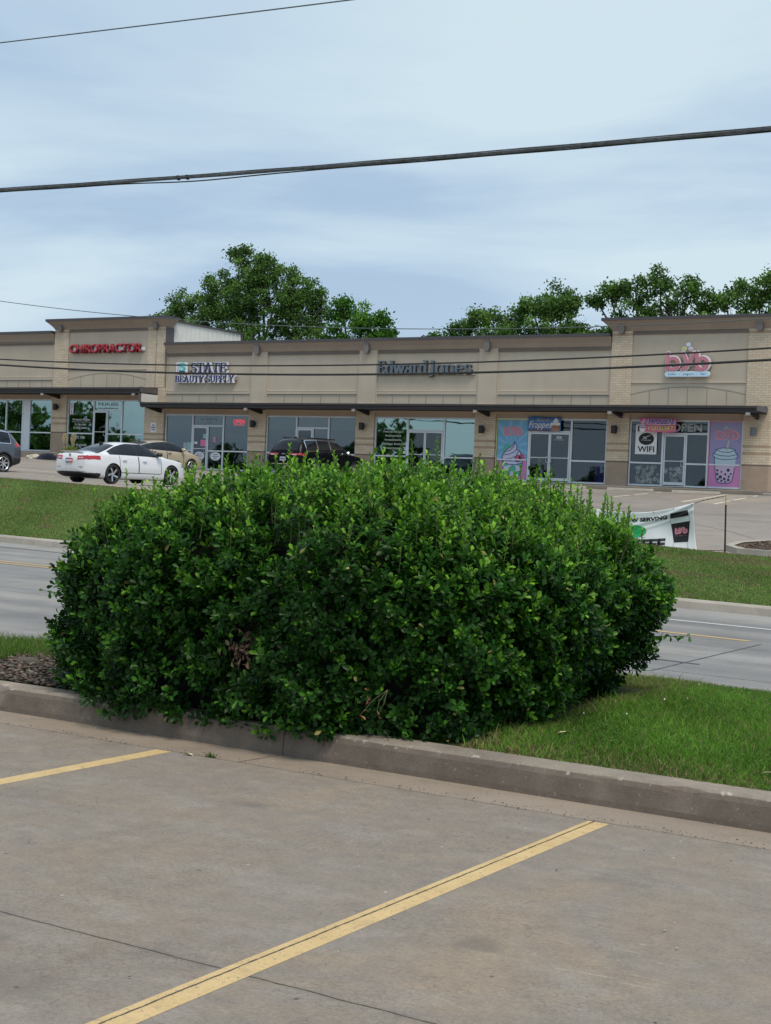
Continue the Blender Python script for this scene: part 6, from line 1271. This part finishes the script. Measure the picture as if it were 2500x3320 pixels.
# ------------------------------------------------------------------ road-side banner
def road_banner():
    r = empty('road_banner', (-12.2, 31, .6)); tag(r, 'white vinyl byb banner with a black cup sagging between two posts', 'banner')
    TLx, TRx = -13.45, -11.12
    def top(u): return 1.46 + .0 * u + .23 * u ** 1.6 - .10 * math.sin(u * math.pi)
    def bot(u): return .50 + .15 * u ** 1.3
    def X(u, v): return TLx + (TRx - TLx) * u + (.10 * u ** 6 * (1 - v) ** 3)
    def Yf(u, v): d = (v - (1 - (1 - u) * .55)); return 31.0 - .05 * math.sin(u * 11 + v * 4) * (1 - u * .4) * .5 - .035 * math.exp(-((d) / .05) ** 2) * u - .02 * math.exp(-((d + .14) / .04) ** 2) * u - .03 * math.sin(v * 5 + u * 3)
    def pt(u, v, off=0): return (X(u, v), Yf(u, v) - off, bot(u) + (top(u) - bot(u)) * v)
    nx, ny = 70, 40; V = [pt(i / nx, j / ny) for j in range(ny + 1) for i in range(nx + 1)]
    F = [(j * (nx + 1) + i, j * (nx + 1) + i + 1, (j + 1) * (nx + 1) + i + 1, (j + 1) * (nx + 1) + i) for j in range(ny) for i in range(nx)]
    m = MB(); m.add(V, F); o = m.build('banner_sheet', 'banner_vinyl', smooth=True); into(o, r); o.modifiers.new('thickness', 'SOLIDIFY').thickness = .003
    def uv(x, z):    # banner-plane metres (0..2.33, 0..1) to surface
        return pt(min(max(x / 2.33, 0), 1), min(max(z / 1.0, 0), 1), .006)
    def drape(o, off=.006):
        me = o.data
        for v in me.vertices: p = pt(min(max(v.co.x / 2.33, 0), 1), v.co.z, off + abs(v.co.y)); v.co = p
        return into(o, r)
    def quad(name, pts, mat, off, nsub=14):
        (x0, z0), (x1, z1), (x2, z2), (x3, z3) = pts; m = MB(); V = []
        for j in range(nsub + 1):
            for i in range(nsub + 1):
                u, v = i / nsub, j / nsub; xa = x0 + (x1 - x0) * u; xb = x3 + (x2 - x3) * u; za = z0 + (z1 - z0) * u; zb_ = z3 + (z2 - z3) * u; V.append((xa + (xb - xa) * v, 0, za + (zb_ - za) * v))
        m.add(V, [(j * (nsub + 1) + i, j * (nsub + 1) + i + 1, (j + 1) * (nsub + 1) + i + 1, (j + 1) * (nsub + 1) + i) for j in range(nsub) for i in range(nsub)]); return drape(m.build(name, mat), off)
    quad('cup_lid', [(1.78, .76), (2.22, .76), (2.20, .88), (1.80, .88)], 'black_ink', .006); quad('cup_sleeve', [(1.88, .20), (2.18, .20), (2.24, .64), (1.80, .64)], 'black_ink', .006)
    for a in ([(1.86, .05), (1.87, .05), (1.885, .20), (1.875, .20)], [(2.16, .05), (2.17, .05), (2.175, .20), (2.165, .20)], [(1.86, .05), (2.17, .05), (2.17, .062), (1.86, .062)], [(1.79, .64), (1.80, .64), (1.79, .76), (1.78, .76)], [(2.235, .64), (2.245, .64), (2.225, .76), (2.215, .76)]): quad('cup_outline', a, 'ink_faint', .006, 4)
    m = MB(); logo(m, 0, 0, 1, 1, .09, -.0006, .0); o = m.build('lettering', 'sign_pink')
    for v in o.data.vertices: v.co.x = 1.89 + v.co.x * .27; v.co.z = .38 + v.co.z * .15
    drape(o, .011)
    for b, x, z, h, w, mt in (('NOW SERVING', .62, .765, .10, 1.10, 'black_ink'), ('COFFEE', .42, .06, .26, 1.28, 'black_ink'), ('boba - yogurt - bar', 1.90, .34, .02, .25, 'sign_pink')):
        o = text('lettering', b, x, z, 0, h, mt, w=w, depth=.0005, bold=.05 if w > .5 else 0); drape(o, .008)
    m = MB(); m.disc(.95, .52, .30, .16, -.0005, 0, 24); o = m.build('green_shape', 'p_green'); drape(o, .007)
    m = MB()
    for u in (0, .2, .4, .6, .8, .985):
        for v in (.02, .98): x, y, z = pt(u, v, .004); m.disc(x, z, .012, .012, y - .003, y, 8)
    into(m.build('eyelets', 'lamp_grey'), r)
    m = MB(); m.tube([(-11.12, 31.0, 1.69), (-10.95, 31.0, 1.75), (-10.46, 31.0, 1.86)], .009, 5); m.tube([(-11.0, 31, .66), (-10.40, 31, .70)], .008, 5); m.tube([(-13.45, 31, 1.44), (-13.55, 31, 1.55)], .009, 5); into(m.build('cord', 'rope'), r)
    for x, zt, l in ((-10.42, 1.90, 'black banner post with a pale top beside the driveway'), (-13.58, 1.93, 'black banner post with a pale top behind the shrub shoots')):
        p = empty('banner_post', (x, 31, verge_z(x, 30.9))); tag(p, l, 'post', 'posts of the road banner'); h = zt - p.location.z
        m = MB(); m.tube([(.03, 0, -.1), (0, 0, h - .22)], [.020, .020], 8); m.build('post_sleeve', 'post_black', p); m = MB(); m.tube([(0, 0, h - .22), (-.005, 0, h)], [.017, .017], 8); m.build('post_top', 'post_tan', p)
road_banner()
# ------------------------------------------------------------------ planting by the chiropractor
m = MB(); PL = [(-61.5, 57.6), (-57.6, 57.6), (-54.9, 58.4), (-54.2, 60.1), (-61.5, 60.1)]; n = len(PL)
m.add([(x, y, 2.0) for x, y in PL] + [(x, y, 2.66) for x, y in PL], [(i, (i + 1) % n, n + (i + 1) % n, n + i) for i in range(n)] + [tuple(range(n, 2 * n))]); o = m.build('planter', 'pale_concrete'); tag(o, 'raised concrete kerbed bed in front of the chiropractor window', 'planter')
def rock(x, y, z, sx, sy, sz, label):
    import bmesh
    bm = bmesh.new(); bmesh.ops.create_icosphere(bm, subdivisions=3, radius=1)
    for v in bm.verts: k = 1 + .16 * math.sin(v.co.x * 5 + x) * math.sin(v.co.z * 4) + .1 * math.sin(v.co.y * 7 + v.co.x * 3); v.co = Vector((v.co.x * sx * k, v.co.y * sy * k, max(-.3, v.co.z) * sz * k))
    me = bpy.data.meshes.new('boulder'); bm.to_mesh(me); bm.free(); o = link('boulder', me, 'stone'); o.location = (x, y, z); tag(o, label, 'rock')
rock(-58.3, 58.5, 2.72, .55, .35, .22, 'pale limestone boulder in the bed left of the lavender'); rock(-59.7, 58.6, 2.66, .4, .3, .08, 'low flat stone slab at the left of the planted bed')
def clump(name, x, y, z, r, h, n, tones, label, cat, ln=.18, up=1.0):
    rng = RNG; d = unit(np.c_[rng.normal(size=(n, 2)), np.abs(rng.normal(size=n)) * up]); p = np.array([x, y, z]) + d * [r, r * .8, h] * rng.uniform(.4, 1, (n, 1)); T = np.array(tones)[rng.integers(len(tones), size=n)] * rng.uniform(.7, 1.3, n)[:, None]
    V, F, T = leaf_mesh(p, unit(d + [0, 0, .5 * up]), unit(rng.normal(size=(n, 3))), rng.uniform(.6, 1.1, n) * ln, np.full(n, ln * .22), T, .1, 2); root = empty(name, (x, y, z)); tag(root, label, cat)
    npmesh('foliage', V - np.array([x, y, z]), F, 'leaf_tree', root, T); return root
clump('lavender_bush', -56.95, 58.1, 2.55, .65, .42, 2600, [(.09, .10, .17), (.12, .11, .22), (.07, .10, .07)], 'grey purple lavender bush in the bed behind the white sedan', 'lavender', .12)
yk = clump('yucca', -56.6, 59.4, 2.66, .55, .55, 420, [(.30, .34, .10), (.18, .26, .08), (.42, .42, .16)], 'yellow green yucca with two tall dry flower stalks', 'yucca', .42, 1.6)
for dx in (-.42, .18):
    m = MB(); m.tube([(dx, 0, .1), (dx - .03, 0, 1.5)], [.022, .012], 5)
    for k in range(34): a = k * 2.4; z = .85 + (k / 34) * .62; q = .16 * (1 - abs(k / 34 - .45)); m.tube([(dx, 0, z), (dx + q * math.cos(a), q * math.sin(a), z + .07)], [.012, .02], 4)
    m.build('flower_stalk', 'tan_leaf', yk)
# ------------------------------------------------------------------ trees
def tree(name, base, lobes, label, dens=1.0, leaf=.15, tones=((.080, .155, .038), (.120, .225, .054), (.18, .32, .075)), seed=0, group=None, bare=0):
    rng = np.random.default_rng(seed); root = empty(name, base); tag(root, label, 'tree', group); B = np.array(base, float)
    P = []; T = []; m = MB(); top = max(l[2] for l in lobes)
    trunk_top = B + [0, 0, (top - B[2]) * .35]; m.tube([tuple(np.zeros(3)), tuple((trunk_top - B) * .5 + rng.normal(size=3) * .1), tuple(trunk_top - B)], [.38, .28, .22], 8)
    for (x, y, z, rx, rz_) in lobes:
        c = np.array([x, y, z]); mid_ = (trunk_top + c) / 2 + rng.normal(size=3) * .3; m.tube([tuple(trunk_top - B), tuple(mid_ - B), tuple(c - B)], [.16, .09, .04], 5, False)
        ns = int(26 * rx * rz_ * dens / 2.2) + 7; d = unit(rng.normal(size=(ns, 3))); sc_ = c + d * [rx, rx * .9, rz_] * rng.uniform(.35, 1.02, (ns, 1)) ** .6
        for s in sc_:
            if rng.random() < .4: m.tube([tuple(c - B), tuple((c + s) / 2 - B + rng.normal(size=3) * .1), tuple(s - B)], [.035, .02, .008], 3, False)
            r_ = rng.uniform(.24, .50); n = int((150 if leaf < .3 else 70) * (r_ / .5) ** 2); q = s + rng.normal(size=(n, 3)) * r_ * [.50, .50, .40]; P.append(q)
            tn_ = np.array(tones[rng.choice(3, p=[.35, .45, .2])]); k = np.clip((q[:, 2] - s[2]) / r_ * .35 + 1, .6, 1.5)[:, None]; T.append(tn_ * rng.uniform(.7, 1.3, (n, 1)))
    P = np.concatenate(P); T = np.concatenate(T); n = len(P); ln = rng.uniform(.7, 1.25, n) * leaf
    V, F, T = leaf_mesh(P, unit(rng.normal(size=(n, 3)) + [0, 0, -.3]), unit(rng.normal(size=(n, 3)) + [0, 0, .8]), ln, ln * .75, T, .1, 2)
    npmesh('crown', V - B, F, 'leaf_tree', root, T); m.build('trunk', 'bark', root)
    for _ in range(bare):
        pass
    return root
TG = 'trees rising behind the strip mall'
tree('broadleaf_tree', (-56.5, 76, 2), [(-64.0, 76, 12.6, 1.0, 0.9), (-62.9, 76, 13.6, 1.0, 1.1), (-61.3, 76, 12.6, 1.4, 1.5), (-63.2, 76, 11, 1.5, 1.3), (-59.9, 76, 14.9, 1.2, 0.9), (-58.3, 76, 15.9, 1.0, 1.2), (-57.3, 76, 15.2, 1.0, 1.2), (-56.4, 76, 15.6, 1.0, 1.1), (-58.9, 76, 13.4, 1.7, 1.6), (-60.9, 76, 13.9, .9, .9), (-54.0, 76, 13.9, 1.2, 1.3), (-57.6, 76, 13.8, 2.1, 1.6), (-54.9, 76, 14.8, 0.9, 1.1), (-55.2, 76, 13.0, 1.7, 1.7), (-52.6, 76, 13.9, 0.9, 0.9), (-51.9, 76, 12.8, 0.9, 1.1), (-53.4, 76, 12.2, 1.5, 1.5), (-59.8, 76, 11.8, 2.1, 1.8), (-56.4, 76, 10.8, 2.6, 1.8), (-52.3, 76, 10.6, 1.9, 1.4)], 'tallest broad green tree behind the left half of the mall', 1.0, .15, seed=1, group=TG)
tree('broadleaf_tree', (-47.6, 75, 2), [(-50.3, 76, 12.9, 0.6, 0.7), (-49.1, 76, 12.3, 0.8, 0.9), (-50.4, 76, 11.6, 1.2, 1.0), (-48.4, 76, 11.6, 1.1, 0.8), (-47.4, 76, 12.1, 0.4, 0.5), (-46.7, 76, 11.2, 0.6, 0.4), (-47.6, 76, 11.1, 0.9, 0.6)], 'lower vivid green tree at the right foot of the tallest tree', .9, .16, ((.055, .150, .020), (.090, .22, .030), (.14, .30, .05)), seed=2, group=TG)
tree('broadleaf_tree', (-42.0, 76, 2), [(-42.2, 76, 11.2, 0.65, 0.6), (-43.7, 76, 10.9, 0.5, 0.2), (-41.9, 76, 10.5, 0.7, 0.6)], 'small bright rounded tree peeking over the middle of the parapet', 1.2, .15, ((.06, .14, .02), (.10, .21, .035), (.14, .28, .05)), seed=3, group=TG)
tree('broadleaf_tree', (-38.2, 77, 2), [(-41.3, 76, 12.0, 0.6, 0.6), (-40.3, 76, 12.0, 0.8, 0.8), (-38.8, 76, 12.0, 0.9, 0.7), (-40.2, 76, 10.8, 1.4, 1.1), (-38.4, 76, 10.8, 1.3, 1.0)], 'dark green tree left of the notch in the middle group', 1.3, .15, seed=4, group=TG)
tree('broadleaf_tree', (-35.2, 76, 2), [(-37.5, 76, 12.7, 0.6, 0.6), (-36.6, 76, 12.6, 0.9, 0.9), (-35.6, 76, 13.0, 0.9, 0.9), (-35.1, 76, 12.7, 0.6, 0.7), (-36.0, 76, 11.4, 1.6, 1.1), (-35.2, 76, 10.9, 1.3, 0.8), (-34.2, 76, 10.9, 0.5, 0.3)], 'rounded dark tree right of the notch in the middle group', 1.3, .15, seed=5, group=TG)
tree('broadleaf_tree', (-29.6, 76, 2), [(-33.5, 76, 12.9, 0.4, 0.3), (-32.7, 76, 13.3, 0.6, 0.6), (-31.2, 76, 13.5, 0.9, 0.8), (-29.8, 76, 13.9, 0.6, 0.8), (-28.2, 76, 13.2, 0.8, 0.7), (-27.2, 76, 12.6, 0.6, 0.6), (-32.6, 76, 11.3, 0.6, 0.6), (-31.2, 76, 11.9, 1.2, 1.0), (-29.2, 76, 11.9, 1.3, 1.0), (-27.6, 76, 11.4, 1.2, 0.7), (-33.4, 76, 10.6, 0.5, 0.5)], 'spreading tree behind the byb block with sky gaps', 1.2, .15, seed=6, group=TG)
tree('broadleaf_tree', (-23.8, 76, 2), [(-26.1, 76, 12.7, 0.5, 0.5), (-25.2, 76, 13.0, 0.8, 0.7), (-24.2, 76, 13.1, 0.7, 0.8), (-23.3, 76, 13.5, 0.8, 0.9), (-24.6, 76, 11.8, 1.4, 0.9), (-22.2, 76, 13, 1.1, 1.1), (-22.6, 76, 11.6, 1.3, 1)], 'dark tree at the right edge behind the byb block', 1.2, .15, seed=7, group=TG)
# bare twigs between the two right trees
m = MB(); rr = random.Random(5)
for k in range(26):
    x = rr.uniform(-26.8, -25.0); a = rr.uniform(-.9, .9); l = rr.uniform(.8, 1.9); m.tube([(x, 77, 11.0), (x + a * l * .5, 77, 11.0 + l * .6), (x + a * l, 77, 11.0 + l)], [.03, .02, .008], 3, False)
m.tube([(-26, 77, 2), (-25.9, 77, 7), (-25.9, 77, 11.3)], [.2, .15, .1], 6); o = m.build('bare_shrub', 'bark'); tag(o, 'thin bare branches between the two trees behind the byb block', 'tree')
# trees on the near side, behind the viewer: they are what the shop windows mirror
src = tree('broadleaf_tree', (-150, -42, 0), [(-150, -42, 5.5, 4.2, 2.8), (-153, -41, 4.2, 3.0, 2.4), (-146.5, -42, 4.4, 3.2, 2.4), (-150, -43, 8.0, 2.6, 1.8)], 'roadside tree on the near side of the street, mirrored in the shop windows', .45, .38, seed=8, group='trees on the near side of the street')
for k, (x, y, s) in enumerate(((-172, -44, 1.5), (-161, -46, 1.5), (-138, -54, .9), (-130, -70, .8), (-99, -36, 1.2), (-87, -40, .5), (-112, -55, .7), (-84, -70, .75), (-70, -80, .8), (-58, -75, .6), (-183, -50, 1.2), (-96, -75, .7))):
    c = src.copy(); COL.objects.link(c); c.location = (x, y, 0); c.scale = (s, s, s)
    for ch in list(src.children): d = ch.copy(); COL.objects.link(d); d.parent = c
# ------------------------------------------------------------------ overhead cables
def cable(name, ctrl, y, r, mat, label, cat='cable', n=60, parts=None):
    xs_ = [p[0] for p in ctrl]; a = np.polyfit(xs_, [p[1] for p in ctrl], 2); x0, x1 = min(xs_) - 25, max(xs_) + 22
    f = lambda x: float(np.polyval(a, x)); X_ = np.linspace(x0, x1, n)
    return f, X_
def cable_thing(ctrl, y, r, mat, label, strands=1, tw=.0):
    f, X_ = cable('', ctrl, y, r, mat, label, n=140)
    if strands == 1:
        m = MB(); m.tube([(x, y, f(x)) for x in X_], r, 6); o = m.build('overhead_cable', mat, smooth=True); tag(o, label, 'overhead cable'); return o
    root = empty('overhead_cable', (X_[0], y, f(X_[0]))); tag(root, label, 'overhead cable'); return root, f, X_
cable_thing([(-26.61, 11.87), (-21.27, 11.68), (-16.72, 11.53)], 25, .014, 'cable_grey', 'single thin wire crossing the top left of the sky')
rb_, f, X_ = cable_thing([(-26.41, 8.36), (-20.79, 8.22), (-15.68, 8.18), (-11.51, 8.13), (-7.92, 8.11)], 25, .03, 'cable_grey', 'thick bundle of several black cables across the open sky', 5)
X2 = np.linspace(X_[0], X_[-1], 420)
for k, (rr_, dz, dy, mt) in enumerate(((.024, 0, 0, 'cable_grey'), (.017, .032, .02, 'cable_grey'), (.012, .052, -.01, 'cable_grey'), (.014, -.028, .02, 'cable_black'), (.010, .02, -.035, 'cable_grey'))):
    m = MB(); dip = lambda x: (-.05 * math.exp(-((x + 20.3) / 1.6) ** 2) if k == 3 else 0)
    m.tube([(x, 25 + dy, f(x) + dz + dip(x) + .003 * math.sin(x * 2 + k)) for x in X2], rr_, 6); m.build('strand', mt, rb_, smooth=True).matrix_parent_inverse = Matrix.Translation(-Vector(rb_.location))
m = MB()
for i in range(260): x = -52 + i * .24; m.tube([(x, 25 - .035, f(x) - .02), (x + .03, 25 - .03, f(x) + .06)], .004, 3, False)
m.build('lashing_wire', 'cable_grey', rb_).matrix_parent_inverse = Matrix.Translation(-Vector(rb_.location))
for x in (-21.0, -20.75): m = MB(); m.box(x, x + .05, 24.96, 25.04, f(x) - .035, f(x) + .06); m.build('clamp', 'cable_black', rb_).matrix_parent_inverse = Matrix.Translation(-Vector(rb_.location))
cable_thing([(-47.26, 9.08), (-39.01, 8.21), (-27.4, 7.5), (-19.76, 7.37), (-13.97, 7.55)], 45, .016, 'cable_green', 'faint thin wire sagging in front of the trees and parapet')
cable_thing([(-47.12, 6.61), (-36.26, 6.28), (-29.16, 6.21), (-24.24, 6.27), (-19.55, 6.4), (-13.93, 6.62)], 45, .030, 'cable_black', 'upper of the two black cables sagging across the shop signs')
cable_thing([(-47.1, 6.37), (-36.24, 5.96), (-29.14, 5.87), (-24.22, 5.92), (-19.53, 6.03), (-13.91, 6.26)], 45, .042, 'cable_black', 'lower and thicker of the two black cables sagging across the shop signs')
# ------------------------------------------------------------------ litter
def litter(x, y, z, ln, label, col=(.62, .56, .38), rz_=0):
    V, F, T = leaf_mesh(np.array([[0, 0, .004]]), np.array([[math.cos(rz_), math.sin(rz_), .15]]), np.array([[.1, .2, 1.]]), np.array([ln]), np.array([ln * .55]), np.array([col]), .2)
    o = npmesh('fallen_leaf', V, F, 'pebble', None, T); o.location = (x, y, z); tag(o, label, 'leaf')
stones('grit', -9, -1, 6.735, 6.775, 420, lambda x, y: 0.0, .002, .006, 'fine grit and dirt lying along the gutter joint')
stones('grit', -8, 0, 2.2, 7.1, 420, lambda x, y: -0.001, .002, .0055, 'scattered tiny stones on the parking lot concrete', cols=((.45, .42, .37), (.12, .10, .09), (.5, .46, .4)))
litter(-5.42, 6.72, .003, .07, 'pale fallen leaf lying on the gutter joint near the short yellow line')
litter(-3.62, 7.95, .20, .08, 'pale dry leaf on the grass at the foot of the shrub', (.5, .42, .25), 1)
litter(-2.30, 7.62, .19, .07, 'cream fallen leaf on the grass edge at the right', (.66, .62, .42), .5)
litter(-4.05, 7.40, .16, .07, 'orange brown leaf on the kerb back below the shrub', (.42, .2, .08), 2.3)
p = np.c_[np.full(60, -5.24) + RNG.normal(size=60) * .02, np.full(60, 6.755) + RNG.normal(size=60) * .006, np.zeros(60)]
o = blades('weed', p, RNG.uniform(.015, .04, 60), np.full(60, .004), np.tile([.08, .16, .03], (60, 1)), .8); del o['kind']; tag(o, 'small green weed growing in the gutter joint', 'weed')
